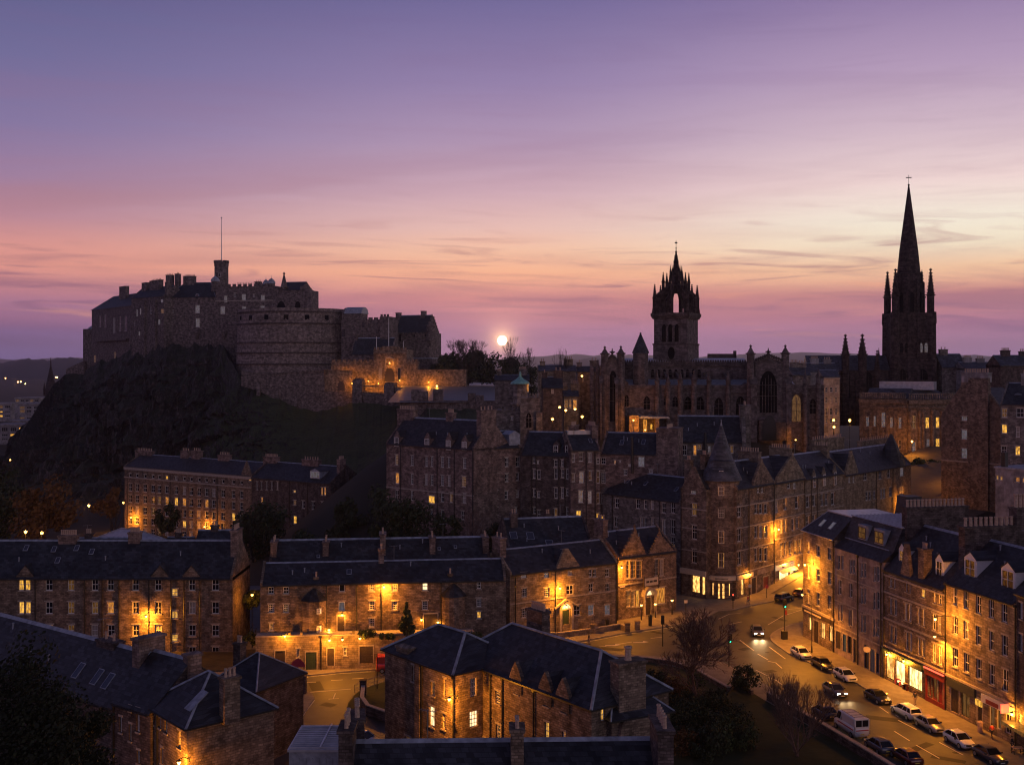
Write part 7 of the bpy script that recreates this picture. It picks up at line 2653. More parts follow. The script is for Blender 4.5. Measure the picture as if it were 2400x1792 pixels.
for v, x in (('U', 130), ('U', 305), ('U', 528), ('T', 1740), ('T', 1900), ('T', 2080)):
 xx = cu(v, x)
 m = MB()
 m.prism_yz([(-.8, zA + 1.0), (6.8, zC - 2.5), (6.8, zC - 1.7), (-.8, zA + 2.0)], xx - .25, xx + .25)
 m.build('flying_buttress', M_['stone_church'], Rt)
for i in range(9):
 x = cu('T', 1540 + i * 75, 7)
 lancet(Rt, x, cz('T', 575, 7), .9, 2.2, 6.95, 0, mull=0)
# porch at the foot of the west transept, lit from within
part(B, 'T', [(1370, 1085), (1400, 1073), (1740, 1080), (1760, 1095), (1760, 1105), (1370, 1105)], -4, 0, 'lead', 'porch_roof', Rt)
part(B, 'T', [(1240, 1290), (1240, 1065), (1360, 1065), (1360, 1290)], -4.5, -1, 'stone_gate', 'porch_pier', Rt)
part(B, 'T', [(1575, 1290), (1575, 1105), (1625, 1105), (1625, 1290)], -3.8, -1, 'stone_gate', 'porch_pier', Rt)
part(B, 'T', [(1422, 1290), (1422, 1125), (1440, 1115), (1468, 1125), (1468, 1290)], -1, -.4, 'lit_orange', 'lit_doorway', Rt)
part(B, 'T', [(1515, 1240), (1515, 1185), (1525, 1175), (1537, 1185), (1537, 1240)], -1, -.4, 'lit_yellow', 'lit_doorway', Rt)
part(B, 'U', [(885, 1240), (885, 1010), (985, 1000), (1080, 1020), (1190, 1030), (1190, 1240)], -5, -3, 'stone_dark', 'porch', Rt)
u0 = cu('U', 1000, -5)
m = MB()
m.prism_xz(pointed(u0, cz('U', 1240, -5), 3.6, 6.4), -5.1, -4.95)
m.build('porch_arch', M_['glass_dark'], Rt)
# crossing tower, seen on the corner
tc_ = Vector((cu('Z', 540, 14), 14 + 0.0))
TS = 9.7
ROT = R(-27)
zT0 = 16.0
def zz(y, off=14):
 return EYE - (px('Z', 0, y)[1] - 860) * (285 + off) / S - 20
def sq(h, z, rot=ROT):
 out = []
 for k in range(4):
  a = rot + math.pi / 4 + k * math.pi / 2
  r = h / 2 * math.sqrt(2)
  out.append((tc_.x + r * math.cos(a), tc_.y + r * math.sin(a), z))
 return out
zpar, zmid = zz(1050), zz(1378)
m = MB()
m.loft([sq(TS, zT0), sq(TS, zmid)])
m.loft([sq(TS - .35, zmid), sq(TS - .35, zpar)])
tw = m.build('tower', M_['stone_church'], Rt)
m = MB()
m.loft([sq(TS + .3, zmid - .25), sq(TS + .3, zmid + .2)])
m.loft([sq(TS + .2, zpar - .6), sq(TS + 1.1, zpar + .3), sq(TS + 1.1, zpar + 1.0)])
m.build('string_course', M_['stone_dark'], tw)
# belfry openings on the two visible faces
for face in (0, 1):
 ang = ROT + (-math.pi / 2 if face == 0 else math.pi)
 nx, ny = math.cos(ang), math.sin(ang)
 tx, ty = -ny, nx
 for k in (-1, 0, 1):
  wv = MB()
  wv.prism_xz(pointed(0, 0, 1.15, zz(1140) - zz(1350)), -.12, .0)
  c0_ = (tc_.x + nx * (TS / 2 - .12) + tx * k * 2.1 * .85, tc_.y + ny * (TS / 2 - .12) + ty * k * 2.1 * .85, zz(1350))
  wv.build('belfry_opening', M_['void'], tw, loc=c0_, rot=ang + math.pi / 2)
  fr = MB()
  for s_ in (-.72, .72):
   fr.box(s_ - .12, s_ + .12, -.3, 0, 0, zz(1160) - zz(1350))
  fr.build('shaft', M_['stone_church'], tw, loc=c0_, rot=ang + math.pi / 2)
 wv = MB()
 if face == 0:
  wv.prism_xz([(.95 * math.cos(2 * math.pi * i / 16), 1.7 * math.sin(2 * math.pi * i / 16)) for i in range(16)], -.12, 0)
  wv.build('clock_face', M_['void'], tw, loc=(tc_.x + nx * TS / 2 + tx * .3, tc_.y + ny * TS / 2 + ty * .3, zz(1485)), rot=ang + math.pi / 2)
 else:
  for sg in (-1, 1):
   wv.loft([[(sg * 2.3, y, -1.8), (sg * 1.9, y, -1.8), (0, y, 2.0), (0, y, 2.9)] for y in (-.25, 0)])
  wv.build('old_roofline', M_['stone_dark'], tw, loc=(tc_.x + nx * TS / 2, tc_.y + ny * TS / 2, zz(1500)), rot=ang + math.pi / 2)
# crown: eight flying ribs meeting under a central spirelet
zc0, zc1 = zpar + .6, zz(700)
cr = MB()
for k in range(8):
 a = ROT + math.pi / 4 + k * math.pi / 4
 rr = TS / 2 * (1.38 if k % 2 == 0 else .98)
 d_ = Vector((math.cos(a), math.sin(a)))
 n_ = Vector((-d_.y, d_.x))
 steps = 9
 outer, inner = [], []
 for i in range(steps + 1):
  f = i / steps
  ro = rr + (.9 - rr) * f
  zo = zc0 + 4.6 + (zc1 + 1.4 - zc0 - 4.6) * (f ** .75)
  ri = (rr - .9) + (.6 - (rr - .9)) * (1 - math.cos(f * math.pi / 2))
  zi = zc0 + (zc1 - 1.0 - zc0) * math.sin(f * math.pi / 2) ** .85
  outer.append((ro, zo))
  inner.append((ri, zi))
 hw = .38 if k % 2 == 0 else .27
 rings = []
 for (ro, zo), (ri, zi) in zip(outer, inner):
  q = []
  for r_, z_, s_ in ((ro, zo, hw), (ro, zo, -hw), (ri, zi, -hw), (ri, zi, hw)):
   q.append((tc_.x + d_.x * r_ + n_.x * s_, tc_.y + d_.y * r_ + n_.y * s_, z_))
  rings.append(q)
 cr.loft(rings)
 # foot of the rib
 q0 = [(tc_.x + d_.x * r_ + n_.x * s_, tc_.y + d_.y * r_ + n_.y * s_) for r_, s_ in ((rr, hw * 1.4), (rr, -hw * 1.4), (rr - 1.4, -hw * 1.4), (rr - 1.4, hw * 1.4))]
 cr.loft([[(x, y, zc0 - .8) for x, y in q0], [(x, y, zc0 + 4.6) for x, y in q0]])
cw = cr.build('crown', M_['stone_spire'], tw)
for k in range(8):
 a = ROT + math.pi / 4 + k * math.pi / 4
 rr = TS / 2 * (1.38 if k % 2 == 0 else .98)
 for fr_, zs_, h_, r_ in ((1.0, 3.8, 3.2, .58), (.62, 8.2, 2.6, .42), (.30, 11.0, 1.7, .24)):
  x, y = tc_.x + math.cos(a) * (rr * fr_ - .3), tc_.y + math.sin(a) * (rr * fr_ - .3)
  pinnacle(cw, x, y, zc0 + zs_ - 1.8, zc0 + zs_ + .8, zc0 + zs_ + .8 + h_ * (1.15 if fr_ == 1 else 1), r_, 'stone_spire', 6)
m = MB()
m.lathe(tc_.x, tc_.y, [(1.1, zc1 - 1.4), (1.25, zc1 + .6), (1.6, zz(650)), (1.2, zz(640)), (1.1, zz(600)), (.8, zz(480)), (1.0, zz(470)), (.7, zz(455)), (.55, zz(385)), (.85, zz(375)), (.45, zz(360)), (.2, zz(265)), (.34, zz(258)), (.1, zz(245)),
      (.08, zz(222)), (.26, zz(214)), (.07, zz(206)), (.05, zz(160))], 8)
for i in range(16):
 f = i / 16
 z = zz(620) + (zz(300) - zz(620)) * f
 rr = 1.35 - 1.05 * f
 for j in range(4):
  a = j * math.pi / 2 + .4
  m.box(tc_.x + math.cos(a) * rr - .14, tc_.x + math.cos(a) * rr + .14, tc_.y + math.sin(a) * rr - .14, tc_.y + math.sin(a) * rr + .14, z, z + .34)
m.build('spirelet', M_['stone_spire'], tw)
m = MB()
m.box(tc_.x - .35, tc_.x + .35, tc_.y - .06, tc_.y + .06, zz(158), zz(142))
m.box(tc_.x - .05, tc_.x + .05, tc_.y - .05, tc_.y + .05, zz(165), zz(122))
m.build('weathercock', M_['black_iron'], tw)
for k in range(4):
 for fr_ in (-.5, 0, .5):
  a = ROT - math.pi / 2 + k * math.pi / 2
  n_, t2 = Vector((math.cos(a), math.sin(a))), Vector((-math.sin(a), math.cos(a)))
  q = n_ * (TS / 2 + .3) + t2 * (TS * fr_ * .8 + .6)
  pinnacle(tw, tc_.x + q.x, tc_.y + q.y, zpar, zpar + 1.2, zpar + 2.6, .2, 'stone_spire', 6, False, name='parapet_finial')
p = B.world(cu('T', 1290, -7), -7.5, 0)
street_lamp((p.x, p.y, 20), 9.5, 800, 'street lamp lighting the cathedral wall beside the porch', arm=0, head=.2, spot=None)
p = B.world(cu('T', 1445, -7), -7, 0)
street_lamp((p.x, p.y, 20), 7.0, 700, 'low street lamp at the cathedral porch', arm=0, head=.18, spot=None)
p = B.world(cu('U', 1290, -6), -7, 0)
street_lamp((p.x, p.y, 20), 4.5, 500, 'low street lamp at the right transept of the cathedral', arm=0, head=.18, spot=None)
# ================================================================== church with the tall needle spire
hx, hy = (2129.8 - 1200) * 360 / S, 360.0
t = empty('church', 'dark gothic church with a soaring needle spire and corner pinnacles', 'church', (hx, hy, 24), R(-6))
def hz(y):
 return EYE - (px('HB', 0, y)[1] - 860) * 360 / S - 24
def sq2(h, z):
 return [(-h, -h, z), (h, -h, z), (h, h, z), (-h, h, z)]
m = MB()
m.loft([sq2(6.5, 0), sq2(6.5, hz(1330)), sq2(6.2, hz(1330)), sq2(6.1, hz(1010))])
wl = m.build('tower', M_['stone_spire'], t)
m = MB()
for sx_ in (-1, 1):
 for sy_ in (-1, 1):
  m.lathe(sx_ * 5.7, sy_ * 5.7, [(1.9, 0), (1.7, hz(1330)), (1.5, hz(1325)), (1.4, hz(1085)), (1.6, hz(1075)), (1.5, hz(1000))], 8, rot=.39)
for x in (-1.5, 1.5):
 m.box(x - .5, x + .5, -6.7, -6.0, 0, hz(1010))
m.build('buttress', M_['stone_spire'], wl)
m = MB()
for y in (1010, 1200, 1330):
 m.loft([sq2(6.45, hz(y) - .3), sq2(6.45, hz(y) + .2)])
m.build('string_course', M_['stone_spire'], wl)
for u_, y0, y1, w_ in ((-3.5, 1395, 1470, 2.0), (2.7, 1395, 1470, 3.8)):
 zb_ = hz(y1)
 lancet(wl, u_, zb_, w_, hz(y0) - zb_, -6.5, 0, 'stone_spire')
for u_ in (2.3, 3.9):
 zb_ = hz(1280)
 lancet(wl, u_, zb_, 1.0, hz(1215) - zb_, -6.22, 'b', 'stone_spire', 0)
for u_ in (-3.8, -2.2):
 zb_ = hz(1280)
 lancet(wl, u_, zb_, 1.0, hz(1215) - zb_, -6.22, 0, 'stone_spire', 0)
# octagonal lantern and spire
m = MB()
m.lathe(0, 0, [(4.6, hz(1015)), (4.5, hz(800)), (4.1, hz(735)), (4.35, hz(728)), (3.7, hz(724))], 8, rot=.39)
for k in range(8):
 a = k * math.pi / 4 + .39
 m.prism_xy([(4.4 * math.cos(a + s_) * f, 4.4 * math.sin(a + s_) * f) for s_, f in ((-.12, 1.12), (.12, 1.12), (.12, .9), (-.12, .9))], hz(1015), hz(790))
ln_ = m.build('lantern_stage', M_['stone_spire'], t)
for k in range(8):
 a = k * math.pi / 4
 if math.sin(a) < .3:
  w2 = MB()
  w2.prism_xz(pointed(0, 0, 1.2, 6.5), -.15, 0)
  w2.build('louvred_opening', M_['void'], ln_, loc=(4.3 * math.cos(a), 4.3 * math.sin(a), hz(1000)), rot=a + math.pi / 2)
m = MB()
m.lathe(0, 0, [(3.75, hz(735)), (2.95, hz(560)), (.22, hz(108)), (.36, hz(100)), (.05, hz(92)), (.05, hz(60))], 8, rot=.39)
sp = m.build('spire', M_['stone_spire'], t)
m = MB()
m.tube([(0, 0, hz(95)), (0, 0, hz(30))], .07, 5)
m.box(-.9, .9, -.05, .05, hz(52), hz(46))
m.build('weather_vane', M_['black_iron'], sp)
for sx_ in (-1, 1):
 for sy_ in (-1, 1):
  pinnacle(t, sx_ * 5.5, sy_ * 5.5, hz(1012), hz(880), hz(697), 1.15, 'stone_spire', 8)
  pinnacle(t, sx_ * 3.6, sy_ * 2.3, hz(800), hz(735), hz(700), .32, 'stone_spire', 6, False)
# nave to the left, roof and pinnacles
m = MB()
m.box(-34, -7, -5, 8, 0, hz(1405))
m.build('nave_wall', M_['stone_spire'], t)
m = MB()
m.prism_yz([(-5.4, hz(1405)), (8.4, hz(1405)), (1.5, hz(1312) + .6)], -33, -7)
m.build('nave_roof', M_['slate_light'], t)
for x, ys, yt, r in ((50, 1290, 1148, 1.35), (150, 1400, 1262, .95), (-65, 1290, 1150, 1.2), (93, 1300, 1262, .5), (195, 1310, 1245, .42)):
 pinnacle(t, (x - 390) / 3.004 * 360 / S, -5 if r > .6 else 2, 0, hz(ys), hz(yt), r, 'stone_spire', 8, r > .6)
for x in (-14, -21, -28):
 lancet(t, x, 9, 2.6, 8.5, -5, 0, 'stone_spire')
for x in (-10.5, -17.5, -24.5, -31.5):
 m = MB()
 m.prism_yz([(-6.6, 0), (-4.9, 0), (-4.9, hz(1420)), (-5.6, hz(1420))], x - .7, x + .7)
 m.build('nave_buttress', M_['stone_spire'], t)
m = MB()
m.prism_xz([(7, 0), (14, 0), (13, hz(1500)), (7, hz(1330))], -3, 6)
m.build('side_aisle', M_['stone_spire'], t)
# ================================================================== old houses between castle hill and cathedral
OG = 'old houses between the castle forecourt and the cathedral'
B = Bld('battlemented_tower', 'grey battlemented stone tower with one pointed window, above the tenement backs', 'tower', at(1219, 252), at(1266, 252), 9, 8, 36.1, 'F', 'stone_grey', 'lead', OG)
u, zb_ = B.uz('F', 1325, 300)
lancet(B.root, u, zb_, 1.2, B.uz('F', 1325, 175)[1] - zb_, 0, 0, 'stone_grey')
m = MB()
merlons(m, 0, B.L, -.3, .5, B.H, 7, .9)
m.box(-.2, B.L + .2, -.35, .1, B.H - .4, B.H)
m.build('battlement', M_['stone_grey'], B.root)
m = MB()
m.box(B.L - .9, B.L + .5, -1, .3, 0, B.H - 3.5)
m.build('buttress', M_['stone_grey'], B.root)
B.finish()
B = Bld('stone_house', 'blank grey stone house left of the battlemented tower', 'house', at(1155, 256), at(1218.5, 255), 9, 8, 33.0, 'F', 'stone_grey', 'lead', OG)
B.win(1170, 1190, 205, 235)
m = MB()
merlons(m, 2, B.L, -.2, .4, B.H, 5, .8)
m.build('battlement', M_['stone_grey'], B.root)
B.finish()
cx, cy = at(1219, 275)
t = empty('domed_tower', 'small octagonal lookout tower with a green copper cap', 'tower', (cx, cy, 12), 0, OG)
m = MB()
m.lathe(0, 0, [(2.2, 0), (2.2, 21.4), (2.6, 21.6), (2.6, 22.2), (1.9, 22.2), (1.8, 26.6), (2.1, 26.8)], 8, rot=.39)
m.build('wall', M_['stone_grey'], t)
m = MB()
m.lathe(0, 0, [(2.5, 26.8), (2.2, 27.3), (1.0, 28.0), (.35, 28.6), (.3, 29.4), (.04, 30.0)], 12)
m.build('dome', M_['copper'], t)
for xa, xb, Y_, yt, yr, wl, lab, wins, n in (
  (1262, 1350, 300, 1182, 1150, 'stone_tan', 'slate roofed house with an arched window, on the skyline under the lone bare tree', [(745, 785, 1235, 1290, 'o'), (660, 700, 1235, 1280, 'b')], 2),
  (1322, 1356, 285, 1395, 1360, 'stone_tan', 'lamp-lit house front with tall timbered windows, left of the cathedral', [(800, 830, 1425, 1495, 'd'), (838, 862, 1425, 1495, 'd'), (872, 905, 1425, 1500, 'o')], 2),
  (1160, 1240, 318, 1262, 1240, 'stone_grey', 'low grey house left of the green copper cap', [(505, 525, 1285, 1360, 'o')], 3),
  (1354, 1404, 312, 1190, 1165, 'stone_grey', 'blue grey house with one lamp, close left of the cathedral', [(950, 965, 1245, 1270, 0)], 1),
  (1272, 1318, 278, 1325, 1235, 'stone_dark', 'black gabled house in shadow between the copper cap and the lamp-lit front', [(690, 710, 1330, 1370, 0)], 1)):
 ze_ = EYE - (540 + yt / 3.592 - 860) * Y_ / S
 zr_ = EYE - (540 + yr / 3.592 - 860) * (Y_ + 5) / S
 B = Bld('old_house', lab, 'house', at(xa, Y_), at(xb, Y_), 9, 8, ze_, 'K', wl, 'slate_light' if n == 2 else 'slate', OG)
 for x0, x1, y0, y1, l in wins:
  B.win(x0, x1, y0, y1, l)
 B.gable(max(zr_, ze_ + 1.5), skew=False)
 B.chimney(B.L * .82, 4.5, 2.4, 1.2, B.H, B.r + 1.8, n * 2)
 B.chimney(B.L * .12, 4.5, 1.4, 1.0, B.H, B.r + 1.2, n)
 B.finish()
for x, y, Y_, zg, lab in ((760, 1482, 262, 20, 'orange street lamp at the corner of the shadowed gabled house'), (812, 1508, 266, 20, 'golden lamp at the foot of the lamp-lit timbered front'), (890, 1498, 270, 20, 'golden lamp right of the lamp-lit timbered front'),
       (950, 1562, 258, 20, 'bright orange street lamp left of the cathedral base'), (700, 1582, 246, 18, 'lowest orange street lamp beside the battlemented tower'), (948, 1220, 305, 30, 'yellow lamp high on the blue grey house beside the cathedral'),
       (243, 1240, 330, 32, 'white lamp below the trees at the castle forecourt')):
 p = W('K', x, y, Y_)
 street_lamp((p.x, p.y, min(zg, p.z - 3)), p.z - min(zg, p.z - 3) - .15, 300, lab, arm=0, head=.3, spot=None, group='street lamps beside the cathedral')
# ================================================================== the low city at far left
LG = 'modern buildings beyond the crag at far left'
for xa, xb, Y_, y0, y1, bands, lab in ((44, 124, 690, 545, 690, ((560, 580, 0), (588, 612, 'o'), (652, 678, 'd')), 'white slab sided modern building beyond the foot of the crag'),
        (35, 91, 720, 492, 690, ((500, 520, 'd'),), 'taller grey modern block behind the white slab sided building'),
        (20, 106, 650, 690, 760, ((700, 712, 0),), 'long low white modern deck at far left'),
        (-20, 82, 610, 725, 850, ((740, 775, 'y'), (795, 815, 'y'), (835, 850, 'y')), 'lowest modern building with lit columns at far left'),
        (-60, 26, 760, 540, 720, ((550, 575, 'o'), (600, 612, 'y'), (632, 650, 'y')), 'modern block with three bright window bands at the left edge')):
 zt, zb = EYE - (800 + y0 / 3.672 - 860) * Y_ / S, -8
 B = Bld('modern_building', lab, 'building', at(xa, Y_), at(xb, Y_), 20, zb, zt, 'H', 'render_grey', 'lead', LG)
 for (b0, b1, l) in bands:
  ztb, zbb = EYE - (800 + b0 / 3.672 - 860) * Y_ / S - zb, EYE - (800 + b1 / 3.672 - 860) * Y_ / S - zb
  k = 5
  for i in range(k):
   lit = l if (i * 7 + int(b0)) % 4 == 1 else ('d' if i % 3 == 0 else 0)
   B.opening(B.L * (i + .5) / k, B.L / k * .7, zbb, ztb - zbb, lit, kind='shop', sill=False)
 m = MB()
 m.box(-.3, B.L + .3, -.5, 20.3, B.H, B.H + .8)
 m.build('flat_roof', M_['render_grey'], B.root)
 B.finish()
p = W('H', 437, 480, 800)
t = empty('distant_church', 'far dark church spire left of the crag', 'church', (p.x, p.y, -4), 0)
zt, zs, zb = W('H', 437, 140, 800).z + 4, W('H', 437, 395, 800).z + 4, W('H', 437, 500, 800).z + 4
m = MB()
m.lathe(0, 0, [(4.2, 0), (4.2, zs - 3), (3.4, zs)], 8, rot=.39)
m.box(-12, 12, 3, 30, 0, zb)
m.build('tower', M_['stone_spire'], t)
m = MB()
m.lathe(0, 0, [(3.6, zs), (.5, zt - 6), (.2, zt)], 8, rot=.39)
m.build('spire', M_['stone_spire'], t)
for sx_ in (-1, 1):
 pinnacle(t, sx_ * 3.9, -2, zs - 6, zs - 1, zs + 4, .8, 'stone_spire', 6, False)
rnd = random.Random(5)
for i, (x, y) in enumerate(((155, 348), (180, 345), (218, 362), (282, 415), (305, 425), (345, 437), (375, 428), (150, 428), (178, 432), (205, 436), (265, 458), (480, 305), (492, 307), (48, 315), (520, 470), (20, 440))):
 Y_ = 1500 + 900 * (470 - y) / 160
 p = W('H', x, y, Y_)
 g_ = th(p.x, p.y) - .1
 street_lamp((p.x, p.y, min(g_, p.z - 2)), p.z - min(g_, p.z - 2), 0, 'pinprick light in the far valley at left' if True else '', arm=0, head=.9, glow='far_glow', group='pinprick lights of the far valley', pr=.3)
# ================================================================== trees and shrubs
def rnd_dir(r):
 while True:
  v = Vector((r.uniform(-1, 1), r.uniform(-1, 1), r.uniform(-1, 1)))
  if .05 < v.length < 1:
   return v.normalized()
TAPER = [.6]
def limbs(m, r, p, d, L, rad, depth, spread=.55, up=.25, tips=None, n=5, kids_=(2, 3), shrink=.74):
 segs = 3
 pts = [p]
 q = p.copy()
 dd = d.copy()
 for i in range(segs):
  dd = (dd + rnd_dir(r) * .16 + Vector((0, 0, up * .12))).normalized()
  q = q + dd * L / segs
  pts.append(q.copy())
 m.tube(pts, rad, 5 if rad > .06 else 3, rad * .62)
 if tips is not None and depth <= 1:
  tips.append(q.copy())
 if depth <= 0:
  return
 for i in range(r.randint(*kids_)):
  nd = (dd + rnd_dir(r) * spread + Vector((0, 0, up))).normalized()
  limbs(m, r, q, nd, L * r.uniform(shrink - .12, shrink + .08), rad * TAPER[0], depth - 1, spread, up, tips, n, kids_, shrink)
 if depth >= 2:
  for i in range(2):
   k = r.randint(1, segs - 1) if segs > 1 else 0
   nd = (dd + rnd_dir(r) * (spread + .35)).normalized()
   limbs(m, r, pts[k], nd, L * .55, rad * .42, depth - 2, spread, up, tips, n, kids_, shrink)
def leafy(name, label, x, y, z, h, rx, rz, n=2500, mat='leaf_dark', seed=1, leaf=.34, group=None, blobs=16, cone=False, trunk=True):
 r = random.Random(seed)
 t = empty(name, label, 'tree' if 'tree' in name else 'shrub', (x, y, z), 0, group)
 if trunk:
  m = MB()
  limbs(m, r, Vector((0, 0, -.3)), Vector((r.uniform(-.06, .06), 0, 1)), h * .27, max(.1, h * .018), 3, .55, .35)
  m.build('trunk', M_['bark_dark'], t)
 m = MB()
 B_ = []
 for i in range(blobs):
  if cone:
   f = r.random() ** 1.4
   a = r.uniform(0, 6.28)
   rr = rx * (1 - f) * r.uniform(.3, .9)
   B_.append((Vector((rr * math.cos(a), rr * math.sin(a), h - 2 * rz + 2 * rz * f * .95)), rx * (1 - f * .75) * .42))
  else:
   d = rnd_dir(r)
   k = r.uniform(.35, .9)
   B_.append((Vector((d.x * rx * k, d.y * rx * k, h - rz + d.z * rz * k)), rx * r.uniform(.26, .46)))
 for i in range(n):
  c, br = B_[r.randrange(len(B_))]
  d = rnd_dir(r)
  p = c + d * br * (r.random() ** .4) * Vector((1, 1, .8)).length / 1.6
  nrm = (d + rnd_dir(r) * .9).normalized()
  a = nrm.orthogonal().normalized()
  b = nrm.cross(a)
  s_ = leaf * r.uniform(.55, 1.25)
  m.poly([p + a * s_, p + b * s_ * .6, p - a * s_ * .8, p - b * s_ * .55])
 m.build('crown', M_[mat], t, fix=False)
 return t
def bare(label, x, y, z, h, rad, depth=5, seed=1, spread=.5, up=.22, mat='bark', group=None, name='bare_tree', kids_=(2, 3), stems=1, first=.24, shrink=.76, wide=None):
 r = random.Random(seed)
 t = empty(name, label, 'tree', (x, y, z), 0, group)
 m = MB()
 for s_ in range(stems):
  d0 = Vector((0, 0, 1)) if stems == 1 else (Vector((0, 0, 1)) + rnd_dir(r) * .45).normalized()
  limbs(m, r, Vector((0, 0, -.3)), d0, h * first, rad, depth, spread, up, None, 5, kids_, shrink)
 zm = max(v[2] for v in m.v)
 xm = max(abs(v[0]) for v in m.v)
 k = h / zm
 kx = k if wide is None else wide / xm
 m.v = [(v[0] * kx, v[1] * kx, v[2] * k) for v in m.v]
 m.build('branches', M_[mat], t, fix=False)
 return t
def atp(x, y, Y, zg):
 """standing place: column x of the photo at distance Y; tree height so that its top shows at row y"""
 top_ = EYE - (y - 860) * Y / S
 return (x - 1200) * Y / S, Y, zg, top_ - zg
def leaf_at(name, label, x, ytop, Y, zg, rpx, n, mat, seed, leaf, **kw):
 X, Y, zg, h = atp(x, ytop, Y, zg)
 rx = rpx * Y / S
 rz = min(h * .46, rx * 1.15) if not kw.get('cone') else h * .48
 return leafy(name, label, X, Y, zg, h, rx, rz, n, mat, seed, leaf, **kw)
TG_ = 'dark trees in the dip between the terraces'
leaf_at('broadleaf_tree', 'big dark tree filling the bottom left corner', 75, 1516, 78, -4, 175, 15000, 'leaf_black', 3, .19, blobs=46)
leaf_at('broadleaf_tree', 'lower dark tree to the right of the bottom left corner tree', 205, 1660, 84, -4, 85, 5500, 'leaf_black', 4, .18, blobs=18)
leaf_at('broadleaf_tree', 'rounded russet tree left of the pale metal roofed hall', 110, 1128, 232, -5, 78, 3600, 'leaf_autumn', 5, .55, blobs=22)
leaf_at('broadleaf_tree', 'dim russet tree in front of the left end of the valley tenement', 250, 1140, 275, -6, 34, 1500, 'leaf_autumn', 6, .5)
leaf_at('broadleaf_tree', 'dark tree at the left edge under the crag', 12, 1090, 300, -6, 62, 1800, 'leaf_dark', 7, .6)
leaf_at('broadleaf_tree', 'dark tree at the left edge above the tenement roof', 10, 1150, 240, -5, 48, 1600, 'leaf_dark', 8, .5)
leaf_at('broadleaf_tree', 'large dark tree in front of the middle of the valley tenements', 600, 1148, 255, -6, 78, 4200, 'leaf_dark', 9, .5, blobs=24)
leaf_at('broadleaf_tree', 'small dark tree before the long valley tenement', 392, 1180, 268, -6, 32, 1500, 'leaf_dark', 10, .45)
leaf_at('broadleaf_tree', 'dark tree right of the valley tenement gable, a lamp glowing through it', 815, 1165, 248, -5, 55, 2600, 'leaf_dark', 11, .5, group=TG_)
leaf_at('broadleaf_tree', 'broad black tree left of the lit ground floor window of the dormered block', 925, 1122, 212, 0, 78, 4200, 'leaf_dark', 12, .42, group=TG_, blobs=24)
leaf_at('broadleaf_tree', 'dark tree behind the right half of the long low row', 1040, 1200, 205, 2, 48, 2200, 'leaf_dark', 13, .42, group=TG_)
leaf_at('broadleaf_tree', 'dark tree at the foot of the narrow dark tenement back', 1175, 1215, 212, 2, 55, 2400, 'leaf_dark', 14, .42, group=TG_)
leaf_at('broadleaf_tree', 'dark tree below the zinc ridged tenement back', 1310, 1215, 214, 2, 50, 2200, 'leaf_dark', 15, .42, group=TG_)
leaf_at('broadleaf_tree', 'dark tree behind the left end of the long low row', 720, 1215, 215, -2, 60, 2500, 'leaf_dark', 16, .42, group=TG_)
X, Y, zg, h = atp(1100, 1185, 203, 2)
bare('pale leafless tree at the foot of the dormered tenement', X, Y, zg, h, .22, 5, 31, .55, .2)
leaf_at('conifer_tree', 'dark conifer in front of the lamp-lit wall of the long low row', 953, 1408, 155.6, 4.9, 26, 1800, 'leaf_green', 17, .24, cone=True, blobs=26)
for i, (x, yt, Y_, zg, rp, lab) in enumerate(((1115, 1492, 155.2, 4.9, 26, 'ivy clump over the terrace edge right of the conifer'), (860, 1478, 155.8, 4.9, 22, 'low shrub on the terrace by the arched doorway'), (905, 1490, 155.3, 4.9, 20, 'low shrub on the terrace left of the conifer'))):
 leaf_at('shrub', lab, x, yt, Y_, zg, rp, 700, 'leaf_ivy', 40 + i, .2, trunk=False, blobs=8)
leaf_at('shrub', 'tall ivy lit yellow in the gap right of the left tenement gable', 590, 1375, 172, -2, 22, 1600, 'leaf_green', 50, .3, blobs=16)
leaf_at('shrub', 'low hedge bush lit yellow in the gap beside the retaining wall', 583, 1475, 164, -1, 17, 800, 'leaf_green', 51, .25, trunk=False, blobs=10)
# trees of the castle forecourt
CT = 'trees along the castle forecourt'
leaf_at('broadleaf_tree', 'dense dark evergreen immediately right of the castle tower house', 1045, 817, 452, 33, 36, 3200, 'leaf_dark', 60, .7, group=CT, blobs=20)
leaf_at('broadleaf_tree', 'thick leafy tree left of the setting sun', 1098, 806, 455, 33, 54, 5200, 'leaf_dark', 61, .7, group=CT, blobs=20)
leaf_at('broadleaf_tree', 'bushy tree right below the setting sun', 1168, 828, 448, 33, 52, 4200, 'leaf_dark', 62, .7, group=CT, blobs=18)
for i, (x, yt, Y_, zg, rd, lab, kd) in enumerate(((1088, 790, 450, 31, .32, 'wide leafless tree top rising left of the setting sun', (2, 3)), (1207, 786, 440, 30, .34, 'tall leafless tree right of the setting sun', (2, 3)), (1247, 812, 436, 30, .30, 'rounded leafless tree, second right of the setting sun', (2, 3)))):
 X, Y, zg, h = atp(x, yt, Y_, zg)
 TAPER[0] = .68
 bare(lab, X, Y, zg, h, rd * .8, 6, 70 + i, .55, .26, 'bark_dark', CT, kids_=((3, 4), (2, 4), (2, 4))[i], first=.26, wide=(10.5, 5.6, 6.0)[i])
 TAPER[0] = .6
X, Y, zg, h = atp(1316, 818, 304, 30)
TAPER[0] = .68
bare('lone brushy leafless tree standing on the skyline over the old houses', X, Y, zg, h + .8, .2, 5, 80, .4, .34, 'bark_dark', None, kids_=(2, 3), stems=3, first=.22, wide=2.9)
TAPER[0] = .6
